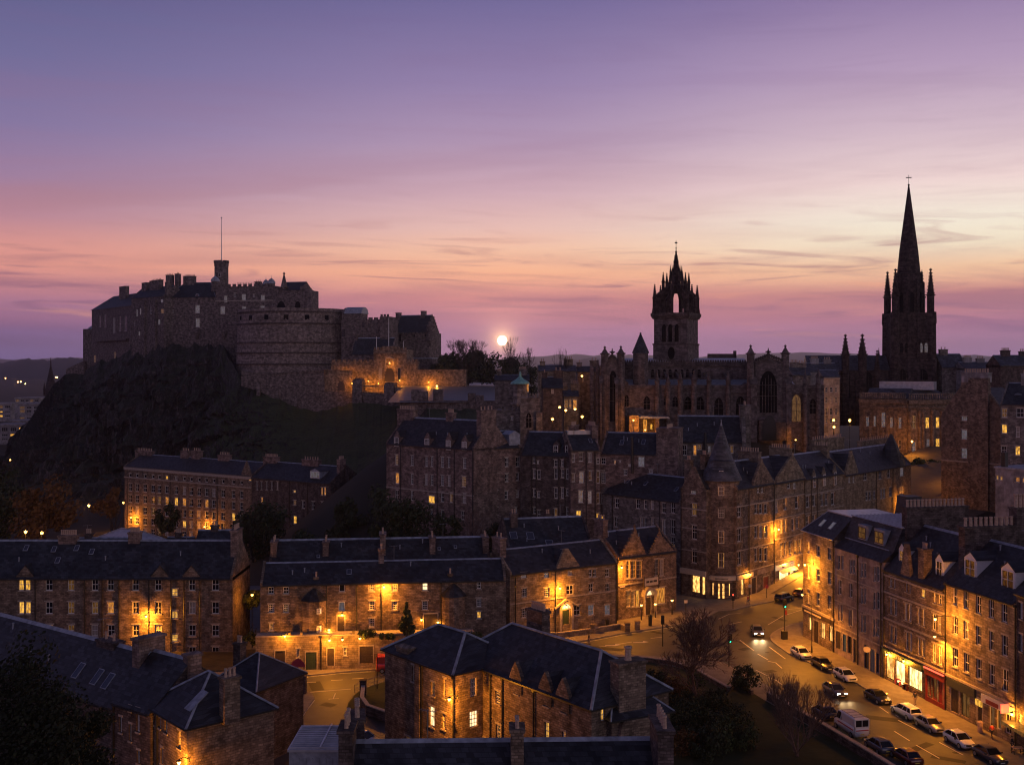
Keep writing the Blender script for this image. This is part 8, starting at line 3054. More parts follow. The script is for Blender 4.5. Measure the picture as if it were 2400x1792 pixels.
# by the bend of the road
p = G('R', 1968, 800, 0)
TAPER[0] = .68
bare('large spreading leafless tree in the garden inside the road bend', p.x, p.y, KZ, 12.8, .2, 6, 23, .62, .16, 'bark', None, kids_=(3, 4), first=.24, shrink=.74, wide=5.8)
TAPER[0] = .6
p = G('M', 640, 1650, 0)
leafy('evergreen_tree', 'small dark evergreen beside the footway inside the bend', p.x, p.y, KZ, 4.0, 1.9, 1.9, 1500, 'leaf_dark', 24, .2, blobs=26)
p = G('O', 60, 1150, 0)
bare('leafless bush left of the white van, at the bottom right of the garden', p.x, p.y - 1, KZ, 9.2, .12, 5, 25, .42, .34, 'bark', 'leafless bushes beside the garden wall', kids_=(2, 4), stems=4, first=.24)
p = G('O', 220, 1010, 0)
bare('smaller leafless bush behind the garden wall by the dark hatchback', p.x - .8, p.y, KZ, 6.4, .09, 5, 26, .45, .34, 'bark', 'leafless bushes beside the garden wall', kids_=(2, 4), stems=3, first=.24)
for i, (x, y, rx, h, lab, mt) in enumerate(((1760, 900, 2.2, 2.4, 'rounded garden bush below the terracotta cowls', 'leaf_dark'), (1900, 1000, 2.8, 3.0, 'large dark garden bush left of the big leafless tree trunk', 'leaf_dark'), (2080, 940, 2.6, 2.4, 'broad garden bush right of the leafless tree trunk', 'leaf_dark'),
        (2000, 1180, 3.0, 3.2, 'dark garden bush at the bottom of the garden', 'leaf_dark'), (2250, 1120, 2.6, 2.6, 'dark garden bush near the foot of the garden wall', 'leaf_green'), (1860, 1250, 2.6, 2.6, 'brown bush beside the roof end at the bottom', 'leaf_autumn'), (1800, 720, 2.0, 1.6, 'low reddish bush near the lead capped turret', 'leaf_autumn'), (2130, 790, 1.8, 1.6, 'low dark bush beside the garden footway', 'leaf_dark'))):
 p = G('R', x, y, 0)
 leafy('shrub', lab, p.x, p.y, KZ - .1, h, rx, h * .55, 1300, mt, 90 + i, .2, 'bushes in the garden inside the bend', 10, trunk=False)
# ================================================================== vehicles
CARM = {}
def car_meshes(kind):
 if kind in CARM:
  return CARM[kind]
 spec = dict(
  hatch=dict(L=4.1, w=.89, hood=.90, belt=.93, roof=1.47, fx0=1.0, fx1=1.85, rx1=3.15, rx0=4.0, tail=1.0),
  saloon=dict(L=4.5, w=.89, hood=.88, belt=.92, roof=1.42, fx0=1.25, fx1=2.0, rx1=3.25, rx0=4.0, tail=1.0),
  coupe=dict(L=4.5, w=.92, hood=.84, belt=.90, roof=1.34, fx0=1.3, fx1=2.15, rx1=2.95, rx0=4.05, tail=.95),
  estate=dict(L=4.7, w=.90, hood=.90, belt=.95, roof=1.50, fx0=1.2, fx1=1.95, rx1=4.25, rx0=4.62, tail=1.0),
  suv=dict(L=4.6, w=.94, hood=1.05, belt=1.08, roof=1.70, fx0=1.2, fx1=1.85, rx1=4.15, rx0=4.5, tail=1.12),
  van=dict(L=5.2, w=1.0, hood=1.25, belt=1.35, roof=2.35, fx0=.55, fx1=1.35, rx1=5.0, rx0=5.12, tail=1.35))[kind]
 L, w_, hood, belt, roof, fx0, fx1, rx1, rx0, tail = (spec[k] for k in ('L', 'w', 'hood', 'belt', 'roof', 'fx0', 'fx1', 'rx1', 'rx0', 'tail'))
 # body: sections along the length (x forward = negative here: front at 0)
 st = [(0.0, .34, .58, .70), (.10, .26, .70, .86), (.35, .22, hood - .16, .95), (fx0, .22, hood, 1.0), (L * .5, .22, belt, 1.0), (rx0 - .2, .24, belt + .01, .99), (L - .12, .28, tail - .02, .93), (L, .36, tail - .12, .84)]
 m = MB()
 rings = []
 for x, zb_, zt_, k in st:
  ww = w_ * k
  zm = (zb_ + zt_) / 2
  rings.append([(x, -ww * .86, zb_), (x, -ww, zm - .05), (x, -ww * .985, zt_ - .1), (x, -ww * .90, zt_), (x, 0, zt_ + .025), (x, ww * .90, zt_), (x, ww * .985, zt_ - .1), (x, ww, zm - .05), (x, ww * .86, zb_)])
 m.loft(rings)
 body = m.mesh('body', M_['paint_white'], True)
 # glasshouse
 m = MB()
 wb, wt = w_ * .90, w_ * .70 if kind != 'van' else w_ * .92
 bz = belt - .02
 base = [(fx0, -wb, bz), (fx0 + .05, wb, bz)]
 rings = [[(fx0, -wb * .93, bz), (rx0, -wb * .93, bz), (rx0, wb * .93, bz), (fx0, wb * .93, bz)],
    [(fx1 - (fx1 - fx0) * .04, -wt, roof - .05), (rx1 + (rx0 - rx1) * .1, -wt * .97, roof - .05), (rx1 + (rx0 - rx1) * .1, wt * .97, roof - .05), (fx1 - (fx1 - fx0) * .04, wt, roof - .05)]]
 m.loft(rings)
 cabin = m.mesh('windows', M_['car_glass'])
 # roof with pillars
 m = MB()
 rr = [[(fx1 - .08, -wt - .01, roof - .07), (rx1 + .12, -wt, roof - .07), (rx1 + .12, wt, roof - .07), (fx1 - .08, wt + .01, roof - .07)],
   [(fx1 + .02, -wt * .92, roof), (rx1, -wt * .92, roof), (rx1, wt * .92, roof), (fx1 + .02, wt * .92, roof)],
   [(fx1 + .35, -wt * .6, roof + .035), (rx1 - .3, -wt * .6, roof + .035), (rx1 - .3, wt * .6, roof + .035), (fx1 + .35, wt * .6, roof + .035)]]
 m.loft(rr)
 for sg in (-1, 1):
  m.tube([(fx0 + .02, sg * wb * .94, bz), (fx1 - .03, sg * wt, roof - .05)], .045, 4)
  m.tube([(rx0 - .02, sg * wb * .94, bz), (rx1 + .08, sg * wt * .98, roof - .05)], .075, 4)
  for f in ((.42, .74) if kind in ('estate', 'suv') else (.5,) if kind != 'van' else (.24,)):
   xb_, xt_ = fx0 + (rx0 - fx0) * f, fx1 + (rx1 - fx1) * f
   m.tube([(xb_, sg * wb * .945, bz), (xt_, sg * wt * 1.0, roof - .05)], .05, 4)
  if kind == 'van':
   m.loft([[(x, sg * wb * .95, bz), (x, sg * wt * 1.01, roof - .07), (x, sg * (wt * 1.01 - .03), roof - .07), (x, sg * (wb * .95 - .03), bz)] for x in (2.0, rx1)])
 roofm = m.mesh('roof', M_['paint_white'], False)
 m = MB()
 for sg in (-1, 1):
  m.box(fx0 + .25, fx0 + .42, sg * (w_ + .1) - .09, sg * (w_ + .1) + .09, belt - .02, belt + .14)
 mir = m.mesh('mirror', M_['paint_black'])
 m = MB()
 ring = [(.335 * math.cos(2 * math.pi * i / 16), .335 * math.sin(2 * math.pi * i / 16)) for i in range(16)]
 m.prism_xz(ring, -.11, .11)
 tyre = m.mesh('tyre', M_['tyre'])
 m = MB()
 m.prism_xz([(x * .66, z * .66) for x, z in ring], -.125, .125)
 for i in range(5):
  a = i * 1.2566
  m.prism_xz([(.21 * math.cos(a - .15), .21 * math.sin(a - .15)), (.21 * math.cos(a + .15), .21 * math.sin(a + .15)), (.04, .04), (-.04, -.04)], -.13, .13)
 rim = m.mesh('rim', M_['alloy'])
 m = MB()
 m.loft([[(-.02, -.2, -.07), (-.02, .2, -.07), (-.02, .2, .07), (-.02, -.2, .07)], [(.2, -.17, -.05), (.2, .17, -.05), (.2, .17, .06), (.2, -.17, .06)]])
 hl = m.mesh('headlight', M_['lamp_clear'])
 m = MB()
 m.box(-.06, .03, -.13, .13, -.10, .10)
 tl = m.mesh('taillight', M_['tail_red'])
 m = MB()
 m.box(-.012, .012, -.26, .26, -.055, .055)
 npl = m.mesh('number_plate', M_['plate_white'])
 m = MB()
 m.box(-.03, .06, -.5, .5, -.09, .09)
 for i in range(4):
  m.box(-.045, -.03, -.48, .48, -.08 + i * .045, -.06 + i * .045)
 gr = m.mesh('grille', M_['paint_black'])
 CARM[kind] = (spec, body, cabin, roofm, mir, tyre, rim, hl, tl, npl, gr)
 return CARM[kind]
PAINTED = {}
def painted(me, mat):
 k = (me.name, mat)
 if k not in PAINTED:
  c = me.copy()
  c.materials.clear()
  c.materials.append(M_[mat])
  PAINTED[k] = c
 return PAINTED[k]
def car(kind, paint, p, heading, label, group='cars parked along the kerb', lit=False, cat='car', name='parked_car', tail=False):
 """heading: world direction (x, y) the front points to; p: ground centre"""
 spec, body, cabin, roofm, mir, tyre, rim, hl, tl, npl, gr = car_meshes(kind)
 L, w_ = spec['L'], spec['w']
 a = math.atan2(heading[1], heading[0]) + math.pi
 t = empty(name, label, cat, (p[0], p[1], p[2] if len(p) > 2 else 0.0), a, group)
 o = (-L / 2, 0, 0)
 b = link('body', painted(body, paint), t, o)
 link('windows', cabin, t, o)
 link('roof', painted(roofm, paint), t, o)
 link('mirror', mir, t, o)
 for x in (.82, L - .85):
  for sg in (-1, 1):
   ty = link('tyre', tyre, t, (x - L / 2, sg * (w_ - .10), .335))
   link('rim', rim, ty)
 for sg in (-1, 1):
  link('headlight', painted(hl, 'headlamp_lit') if lit else hl, t, (.06 - L / 2, sg * w_ * .58, .64 if kind != 'van' else .8))
  link('taillight', painted(tl, 'tail_lit') if (lit or tail) else tl, t, (L / 2 - .05, sg * w_ * .70, spec['tail'] - .24))
 link('number_plate', npl, t, (-L / 2 - .005, 0, .42))
 link('number_plate', painted(npl, 'plate_yellow'), t, (L / 2 + .006, 0, .56))
 link('grille', gr, t, (-L / 2 + .01, 0, .56))
 if lit:
  for sg in (-1, 1):
   l = bpy.data.lights.new('headlight_beam', 'SPOT')
   l.energy = 450
   l.color = (1, .66, .30)
   l.spot_size = R(64)
   l.spot_blend = .9
   l.shadow_soft_size = .08
   lo = link('headlight_beam', l, t, (-L / 2 - .15, sg * w_ * .58, .66))
   lo.rotation_euler = (0, R(82), 0)
   lo.rotation_euler = Vector((1.0, 0, .13)).to_track_quat('Z', 'Y').to_euler()
 return t
dn = Vector((.206, -.978))
KP = []
for kind, paint, v, x, y, hd, lab in (
  ('hatch', 'paint_white', 'O', 112, 238, 1, 'white hatchback parked first at the corner, nose towards the viewer'),
  ('saloon', 'paint_black', 'O', 312, 338, 1, 'black saloon parked between the two uppermost white cars'),
  ('hatch', 'paint_white', 'O', 527, 448, 1, 'white hatchback behind the black saloon, level with the blue shop front'),
  ('coupe', 'paint_black', 'O', 832, 648, 1, 'low black coupe with a maroon sheen, alone in front of the bright grocer'),
  ('estate', 'paint_white', 'O', 1100, 790, -1, 'white estate car showing its dark rear window, below the black coupe'),
  ('saloon', 'paint_silver', 'O', 1325, 915, 1, 'silver saloon between the white estate and the last white hatchback'),
  ('hatch', 'paint_white', 'O', 1602, 1062, 1, 'last white hatchback on the shop side, nearest the bottom edge'),
  ('saloon', 'paint_navy', 'O', 1890, 1205, 1, 'dark blue saloon cut by the bottom edge on the shop side'),
  ('hatch', 'paint_navy', 'O', 325, 795, -1, 'dark blue hatchback at the garden kerb in front of the white van'),
  ('hatch', 'paint_grey', 'O', 842, 1115, -1, 'dark grey hatchback at the garden kerb just below the white van'),
  ('saloon', 'paint_maroon', 'O', 1100, 1218, -1, 'dark maroon saloon lowest at the garden kerb')):
 p = G(v, x, y, 0)
 car(kind, paint, p, dn * hd, lab)
vn = car('van', 'paint_white', G('O', 580, 945, 0), -dn, 'white high roofed van with a red side stripe at the garden kerb', None, cat='van', name='parked_van')
spec = car_meshes('van')[0]
m = MB()
for sg in (-1, 1):
 m.box(1.3, 4.9, sg * 1.0 - .012, sg * 1.0 + .012, .98, 1.12)
m.box(5.2, 5.215, -.8, .8, .98, 1.1)
m.build('stripe', M_['paint_red'], vn, loc=(-2.6, 0, 0))
m = MB()
m.box(5.02, 5.16, -.78, .78, 1.45, 2.2)
m.build('rear_window', M_['car_glass'], vn, loc=(-2.6, 0, 0))
m = MB()
m.box(5.0, 5.18, -.92, -.80, .5, 2.28)
m.box(5.0, 5.18, .80, .92, .5, 2.28)
m.box(5.0, 5.18, -.03, .03, .5, 2.28)
m.box(5.0, 5.18, -.92, .92, 2.2, 2.32)
m.box(5.0, 5.18, -.92, .92, .5, 1.45)
m.build('rear_door', M_['paint_white'], vn, loc=(-2.6, 0, 0))
m = MB()
for y in (-.7, .7):
 m.tube([(1.6, y, 2.42), (4.8, y, 2.42)], .03, 4)
for x in (1.8, 2.8, 3.8, 4.6):
 m.tube([(x, -.75, 2.44), (x, .75, 2.44)], .025, 4)
m.build('roof_rack', M_['grey_metal'], vn, loc=(-2.6, 0, 0))
ud = Vector((.68, .73))
car('estate', 'paint_black', G('M', 1050, 692, 0), ud, 'black estate car pulled up at the kerb by the bright shop', None, tail=True)
car('hatch', 'paint_maroon', G('M', 1225, 645, 0), ud, 'dark red car just ahead of the black estate, half hidden by the tan mansard block', None)
car('saloon', 'paint_grey', G('Q', 165, 572, 0), (-1, -.06), 'grey saloon driving left past the retaining wall, tail lights glowing', None, name='moving_car', tail=True)
car('van', 'paint_red', G('Q', 1275, 452, 0), (1, .05), 'red van half hidden behind the near hip roofed house', None, cat='van', name='red_van', tail=True)
car('hatch', 'paint_silver', G('Q', 1000, 1080, 0), (.86, -.5), 'pale car on the lane beside the ribbed zinc roof box', None)
p0, p1 = G('M', 705, 985, 0), G('M', 760, 1090, 0)
d = (p1 - p0).normalized()
car('saloon', 'paint_grey', G('M', 770, 1040, 0), (d.x, d.y), 'car with blazing headlights turning the bend by the green traffic light', 'cars driving with headlights on', True, name='moving_car')
car('hatch', 'paint_grey', G('O', 430, 590, 0), dn, 'car with blazing headlights driving down the middle of the shopping street', 'cars driving with headlights on', True, name='moving_car')
# ================================================================== people
def skin_body(chains, sub=1):
 """chains: list of lists of (point, radius); grown into one skinned surface"""
 import bmesh
 me = bpy.data.meshes.new('skin_source')
 vs, es, rs = [], [], []
 idx = {}
 for ch in chains:
  prev = None
  for p, r_ in ch:
   k = tuple(round(c_, 4) for c_ in p)
   if k not in idx:
    idx[k] = len(vs)
    vs.append(p)
    rs.append(r_)
   if prev is not None and prev != idx[k]:
    es.append((prev, idx[k]))
   prev = idx[k]
 me.from_pydata(vs, es, [])
 o = bpy.data.objects.new('skin_source', me)
 COL.objects.link(o)
 sk_ = o.modifiers.new('skin', 'SKIN')
 for i, sv in enumerate(me.skin_vertices[0].data):
  sv.radius = (rs[i], rs[i])
  sv.use_root = (i == 0)
 if sub:
  s_ = o.modifiers.new('sub', 'SUBSURF')
  s_.levels = s_.render_levels = sub
 dg = bpy.context.evaluated_depsgraph_get()
 out = bpy.data.meshes.new_from_object(o.evaluated_get(dg))
 bpy.data.objects.remove(o)
 bpy.data.meshes.remove(me)
 return out
def person(p, heading, jacket, trousers, label, stride=.22, h=1.75, hair='hair', arm=.12):
 a = math.atan2(heading[1], heading[0]) - math.pi / 2
 t = empty('person', label, 'person', (p[0], p[1], p[2]), a, 'pedestrians')
 k = h / 1.75
 hip = (0, 0, .95 * k)
 chest = (0, .01, 1.32 * k)
 neck = (0, .01, 1.48 * k)
 head = (0, .03, 1.63 * k)
 chains = [[(hip, .13), ((0, 0, 1.12 * k), .12), (chest, .13), (neck, .052), ((0, .02, 1.55 * k), .07), (head, .098), ((0, .03, 1.72 * k), .07)]]
 arms, legs = [], []
 for sg in (-1, 1):
  sw = sg * stride
  sh, el, wr = (sg * .19, 0, 1.42 * k), (sg * .24, -sw * .35, 1.14 * k), (sg * .22, -sw * .7 + arm, .90 * k)
  pm = (sg * .22, -sw * .7 + arm + .03, .84 * k)
  arms.append([(chest, .13), (sh, .065), (el, .05), (wr, .034)])
  chains.append([(chest, .13), (sh, .06), (el, .043), (wr, .028), (pm, .035)])
  for i, (fx, ln) in enumerate(((-.03, .07), (-.01, .085), (.01, .08), (.03, .06))):
   chains.append([(pm, .035), ((pm[0] + fx * .5, pm[1] + fx + .012, pm[2] - ln * .5), .010), ((pm[0] - sg * .012, pm[1] + fx + .02, pm[2] - ln), .008)])
  chains.append([(pm, .035), ((pm[0] - sg * .02, pm[1] + .045, pm[2] - .01), .010), ((pm[0] - sg * .03, pm[1] + .06, pm[2] - .045), .008)])
  kn, an, to = (sg * .10, sw * .5 + .03, .50 * k), (sg * .10, sw - .03, .09 * k), (sg * .11, sw + .12, .05)
  chains.append([(hip, .13), ((sg * .09, 0, .88 * k), .09), (kn, .06), (an, .04), (to, .04)])
  legs.append([(hip, .15), ((sg * .09, 0, .88 * k), .105), (kn, .075), ((sg * .10, sw * .92 - .02, .16 * k), .058)])
 link('body', skin_body(chains), t).data.materials.append(M_['skin'])
 jk = skin_body([[((0, 0, .90 * k), .155), ((0, 0, 1.12 * k), .145), (chest, .155), ((0, .01, 1.44 * k), .08)]] + arms)
 jk.materials.append(M_[jacket])
 link('jacket', jk, t)
 tr = skin_body(legs)
 tr.materials.append(M_[trousers])
 link('trousers', tr, t)
 m = MB()
 for sg in (-1, 1):
  sw = sg * stride
  m.loft([[(sg * .11 + x, sw + y, z) for x, y, z in q] for q in ([(-.05, -.10, 0), (.05, -.10, 0), (.05, -.10, .09), (-.05, -.10, .09)], [(-.055, .08, 0), (.055, .08, 0), (.055, .08, .07), (-.055, .08, .07)], [(-.03, .18, 0), (.03, .18, 0), (.03, .18, .035), (-.03, .18, .035)])])
 m.build('shoes', M_['cloth_dark'], t)
 m = MB()
 m.lathe(0, -.0, [(.102, 1.58 * k), (.115, 1.64 * k), (.105, 1.70 * k), (.06, 1.755 * k), (.01, 1.77 * k)], 10)
 m.build('hair', M_[hair], t)
 m = MB()
 for sg in (-1, 1):
  m.sphere((sg * .035, .03 + .112, 1.645 * k), .011, 6, 4)
 m.build('eyes', M_['cloth_dark'], t)
 m = MB()
 m.loft([[(-.016, .125, 1.60 * k), (.016, .125, 1.60 * k), (0, .125, 1.64 * k)], [(-.008, .155, 1.60 * k), (.008, .155, 1.60 * k), (0, .15, 1.605 * k)]])
 m.box(-.025, .025, .118, .135, 1.572 * k, 1.58 * k)
 m.build('nose', M_['skin'], t)
 return t
for v, x, y, hd, jk, tr, lab, kw in (('O', 1185, 690, (.3, .95), 'cloth_dark', 'cloth_tan', 'person in a dark jacket and pale trousers walking by the bright grocer', {}),
        ('O', 1910, 1003, (-.2, 1), 'cloth_red', 'cloth_dark', 'person in a reddish coat on the pavement by the pale shop front', {}),
        ('O', 2100, 1125, (.6, -.5), 'cloth_dark', 'cloth_dark', 'person dressed in black beside the lit awning at the right edge', {'stride': .05}),
        ('C', 1030, 1062, (1, .1), 'cloth_dark', 'cloth_tan', 'person in dark top at the kerb opposite the near hip roofed house', {'stride': .12}),
        ('M', 675, 732, (-.9, -.4), 'cloth_red', 'cloth_blue', 'person in a bright red jacket on the pavement under the conical turret', {})):
 p = G(v, x, y, KZ)
 person((p.x, p.y, KZ + .005), hd, jk, tr, lab, **kw)
# ================================================================== street furniture
def traffic_light(p, h, rot, label, sign=False, col='green_signal', arm=False):
 t = empty('traffic_light', label, 'traffic light', p, rot, 'traffic lights')
 m = MB()
 m.tube([(0, 0, 0), (0, 0, h)], .075, 8)
 m.build('pole', M_['black_iron'], t)
 m = MB()
 m.box(-.26, .26, -.32, -.04, h - 1.25, h + .1)
 for i in range(3):
  z = h - 1.02 + i * .40
  m.prism_xz([(-.17, z - .02), (-.19, z + .16), (0, z + .24), (.19, z + .16), (.17, z - .02), (.15, z + .13), (0, z + .19), (-.15, z + .13)], -.52, -.32)
 hd = m.build('signal_head', M_['black_iron'], t)
 for i, mt in enumerate(('green_signal', 'wood_dark', 'wood_dark') if col == 'green_signal' else ('wood_dark', 'wood_dark', 'red_signal')):
  m = MB()
  z = h - 1.02 + i * .40
  m.prism_xz([(.14 * math.cos(2 * math.pi * k / 12), z + .14 * math.sin(2 * math.pi * k / 12)) for k in range(12)], -.35, -.30)
  m.build('signal_lens', M_[mt], hd)
 if sign:
  m = MB()
  m.prism_xz([(.24 + .17 * math.cos(2 * math.pi * k / 16), h - 2.0 + .44 * math.sin(2 * math.pi * k / 16)) for k in range(16)], -.12, -.06)
  m.build('round_sign', M_['wood_red'], t)
  m = MB()
  m.box(-.42, .42, -.35, .35, 0, 1.25)
  m.box(-.46, .46, -.39, .39, 1.25, 1.32)
  m.build('control_cabinet', M_['black_iron'], t)
 return t
p = G('M', 1050, 1088, KZ)
traffic_light((p.x, p.y, KZ), 6.2, R(10), 'traffic light showing green above a black cabinet on the corner pavement', True)
p = G('M', 478, 1372, KZ)
traffic_light((p.x, p.y, KZ), 4.7, R(25), 'traffic light showing green beside the big leafless tree', False)
p = G('C', 1664, 1078, 0)
traffic_light((p.x, p.y, 0), 4.6, R(170), 'traffic light seen from behind on the left approach, its lamps hidden', False)
p = G('M', 520, 772, KZ)
traffic_light((p.x, p.y, KZ), 2.7, R(-10), 'short traffic light showing red outside the turret shop', False, 'red_signal')
def signpost(p, h, rot, label, shape, mat='red_plastic', name='road_sign'):
 t = empty(name, label, 'road sign', p, rot, None)
 m = MB()
 m.tube([(0, 0, 0), (0, 0, h)], .06, 7)
 m.build('pole', M_['black_iron'], t)
 if shape:
  m = MB()
  m.prism_xz([(x, h - .5 + z) for x, z in shape], -.14, -.08)
  m.build('sign_plate', M_[mat], t)
 return t
half = [(.95 * math.cos(math.pi * i / 12), -.75 + 1.05 * math.sin(math.pi * i / 12)) for i in range(13)]
p = G('Q', 438, 690, KZ)
signpost((p.x, p.y, KZ), 5.4, 0, 'tall pole with a red domed road sign at the mouth of the lane', half)
p = G('Q', 1121, 602, KZ)
signpost((p.x, p.y, KZ), 4.7, 0, 'bare signpost beside the near hip roofed house', None, name='signpost')
p = G('M', 868, 662, KZ)
signpost((p.x, p.y, KZ), 2.4, R(20), 'round red and white road sign near the bright shop', [(.36 * math.cos(i * .5236), .2 + .36 * math.sin(i * .5236)) for i in range(12)])
p = G('M', 690, 690, KZ)
signpost((p.x, p.y, KZ), 3.0, R(20), 'orange road sign on a pole by the turret shop', [(.4 * math.cos(i * .5236), .2 + .34 * math.sin(i * .5236)) for i in range(12)], 'sign_cream')
p = G('C', 1862, 810, KZ)
signpost((p.x, p.y, KZ), 2.6, R(10), 'small square sign on a post above the leafless tree', [(-.3, 0), (.3, 0), (.3, .5), (-.3, .5)], 'wood_white')
def bin_(p, label, h=1.1, mat='black_iron'):
 t = empty('litter_bin', label, 'bin', p, 0, 'litter bins')
 m = MB()
 m.lathe(0, 0, [(.26, 0), (.3, .1), (.33, h * .85), (.36, h * .86), (.36, h * .92)], 10)
 m.build('body', M_[mat], t)
 m = MB()
 m.lathe(0, 0, [(.38, h * .92), (.36, h), (.2, h * 1.1), (.03, h * 1.14)], 10)
 m.build('lid', M_[mat], t)
for v, x, y, lab, h in (('C', 1190, 915, 'black bin on the garden wall side of the tan gabled house', 1.2), ('C', 1557, 902, 'tall black bin on the pavement before the lit porch', 1.7), ('O', 1800, 945, 'pale rounded bin at the pale shop front', 1.2)):
 p = G(v, x, y, KZ)
 bin_((p.x, p.y, KZ), lab, h, 'black_iron' if v == 'C' else 'clay')
def low_wall(pts, h, th_, label, piers=(), mat='stone_brown', z=KZ, name='boundary_wall'):
 t = empty(name, label, 'wall', (pts[0].x, pts[0].y, z), 0)
 o = pts[0]
 m, c_ = MB(), MB()
 for a_, b_ in zip(pts, pts[1:]):
  a, b = a_ - o, b_ - o
  d_ = (b - a).normalized()
  n_ = Vector((-d_.y, d_.x, 0)) * th_ / 2
  m.loft([[(a + n_).to_tuple()[:2] + (0,), (a - n_).to_tuple()[:2] + (0,), (a - n_).to_tuple()[:2] + (h,), (a + n_).to_tuple()[:2] + (h,)],
    [(b + n_).to_tuple()[:2] + (0,), (b - n_).to_tuple()[:2] + (0,), (b - n_).to_tuple()[:2] + (h,), (b + n_).to_tuple()[:2] + (h,)]])
  n_ *= 1.3
  c_.loft([[(a + n_).to_tuple()[:2] + (h,), (a - n_).to_tuple()[:2] + (h,), (a - n_).to_tuple()[:2] + (h + .12,), (a + n_).to_tuple()[:2] + (h + .12,)],
     [(b + n_).to_tuple()[:2] + (h,), (b - n_).to_tuple()[:2] + (h,), (b - n_).to_tuple()[:2] + (h + .12,), (b + n_).to_tuple()[:2] + (h + .12,)]])
 m.build('wall', M_[mat], t)
 c_.build('coping', M_['sill_stone'], t)
 for q in piers:
  q = q - o
  m = MB()
  m.box(q.x - .4, q.x + .4, q.y - .4, q.y + .4, 0, h + .6)
  m.box(q.x - .48, q.x + .48, q.y - .48, q.y + .48, h + .6, h + .75)
  m.build('pier', M_[mat], t)
 return t
low_wall(g('C', [(560, 1000), (760, 1005), (1060, 965), (1300, 925), (1360, 950)], KZ), .7, .35, 'low front wall with square piers before the tan gabled house', g('C', [(1060, 965), (1360, 952), (1445, 935)], KZ), 'stone_tan')
low_wall(g('O', [(-200, 640), (300, 935), (720, 1190), (1180, 1480)], KZ), 1.0, .45, 'long dark garden wall below the cars parked at the garden kerb', (), 'stone_dark')
low_wall(g('R', [(1150, 425), (1540, 440), (1760, 470), (1960, 540), (2240, 700)], KZ) + g('M', [(560, 1555), (720, 1660)], KZ), .55, .35, 'low curved wall round the garden inside the bend', (), 'stone_dark')
low_wall(g('Q', [(-200, 640), (100, 622), (470, 606), (500, 640)], KZ), 1.6, .4, 'dark wall along the lower side of the left road, ending in a pier', g('Q', [(482, 640)], KZ), 'stone_dark')
low_wall(g('Q', [(1000, 655), (990, 760), (1040, 830), (1240, 900)], KZ), 1.2, .4, 'curved retaining wall round the grass bank of the lane', g('Q', [(1000, 650)], KZ), 'stone_dark')
def railing(pts, h, label, z=KZ, step=1.6):
 t = empty('railing', label, 'railing', (pts[0].x, pts[0].y, z), 0)
 m = MB()
 o = pts[0]
 for a_, b_ in zip(pts, pts[1:]):
  a, b = a_ - o, b_ - o
  a.z = b.z = 0
  for hh in (h, h * .5, h * .12):
   m.tube([a + Vector((0, 0, hh)), b + Vector((0, 0, hh))], .035, 4)
  k = max(1, int((b - a).length / step))
  for i in range(k + 1):
   q = a.lerp(b, i / k)
   m.tube([q, q + Vector((0, 0, h))], .035, 4)
 m.build('rails', M_['grey_metal'], t)
railing(g('Q', [(925, 640), (1010, 605), (1180, 545), (1300, 510)], KZ), 1.1, 'metal guard railing by the lane mouth left of the near hip roofed house')
railing(g('C', [(1870, 720), (1960, 735)], KZ), 1.1, 'short metal handrail outside the turret shop')
railing(g('C', [(745, 960), (1010, 925)], KZ), 1.0, 'low railing in front of the lit arched doorway')
# roadworks barrier in the dip below the left road
p = G('Q', 270, 760, KZ)
t = empty('roadworks_barrier', 'orange and white roadworks barrier below the left road wall', 'barrier', (p.x, p.y, KZ), R(20))
m = MB()
for x in (-2.0, 0, 2.0):
 m.box(x - .06, x + .06, -.3, .3, 0, .12)
 m.box(x - .05, x + .05, -.05, .05, 0, 1.5)
m.build('posts', M_['red_plastic'], t)
m = MB()
for z in (.4, .95):
 m.box(-2.1, 2.1, -.09, -.05, z, z + .32)
m.build('board', M_['red_plastic'], t)
m = MB()
for z in (.4, .95):
 for i in range(5):
  x = -1.9 + i * .85
  m.prism_xz([(x, z), (x + .3, z), (x + .5, z + .32), (x + .2, z + .32)], -.1, -.085)
m.build('reflective_stripe', M_['wood_white'], t)
p2 = G('Q', 312, 700, KZ)
signpost((p2.x, p2.y, KZ), 2.3, 0, 'narrow red and white warning sign behind the roadworks barrier', [(-.25, -.3), (.25, -.3), (.25, .4), (-.25, .4)], 'red_plastic')
# goods outside the grocer
for x, y, mt, lab, wd in ((1000, 500, 'cloth_red', 'reddish crate stand under the left grocer window', 1.0), (1070, 545, 'paint_maroon', 'maroon crate beside the grocer door', .8), (1135, 552, 'wood_green', 'green advertising board under the right grocer window', .9), (965, 465, 'clay', 'wooden bench display at the left end of the grocer', 1.1)):
 p = G('O', x, y, KZ)
 t = empty('produce_stand', lab, 'stand', (p.x + .5, p.y, KZ), R(102), 'stands outside the grocer')
 m = MB()
 m.prism_yz([(-.35, .55), (.35, .8), (.35, .9), (-.35, .68)], -wd / 2, wd / 2)
 for sx_ in (-1, 1):
  m.box(sx_ * wd / 2 - .05, sx_ * wd / 2 + .05, -.33, .33, 0, .62)
 m.box(-wd / 2 + .05, wd / 2 - .05, -.28, -.2, .1, .5)
 m.build('frame', M_[mt], t)
 m = MB()
 rr = random.Random(x)
 for i in range(18):
  m.sphere((rr.uniform(-wd / 2 + .1, wd / 2 - .1), rr.uniform(-.28, .28), .78 + rr.uniform(0, .1)), .09, 6, 4)
 m.build('produce', M_['clay' if mt != 'wood_green' else 'leaf_green'], t)
p = G('O', 2150, 1150, KZ)
t = empty('pavement_table', 'small wooden cafe table at the bottom right corner', 'table', (p.x, p.y, KZ), 0)
m = MB()
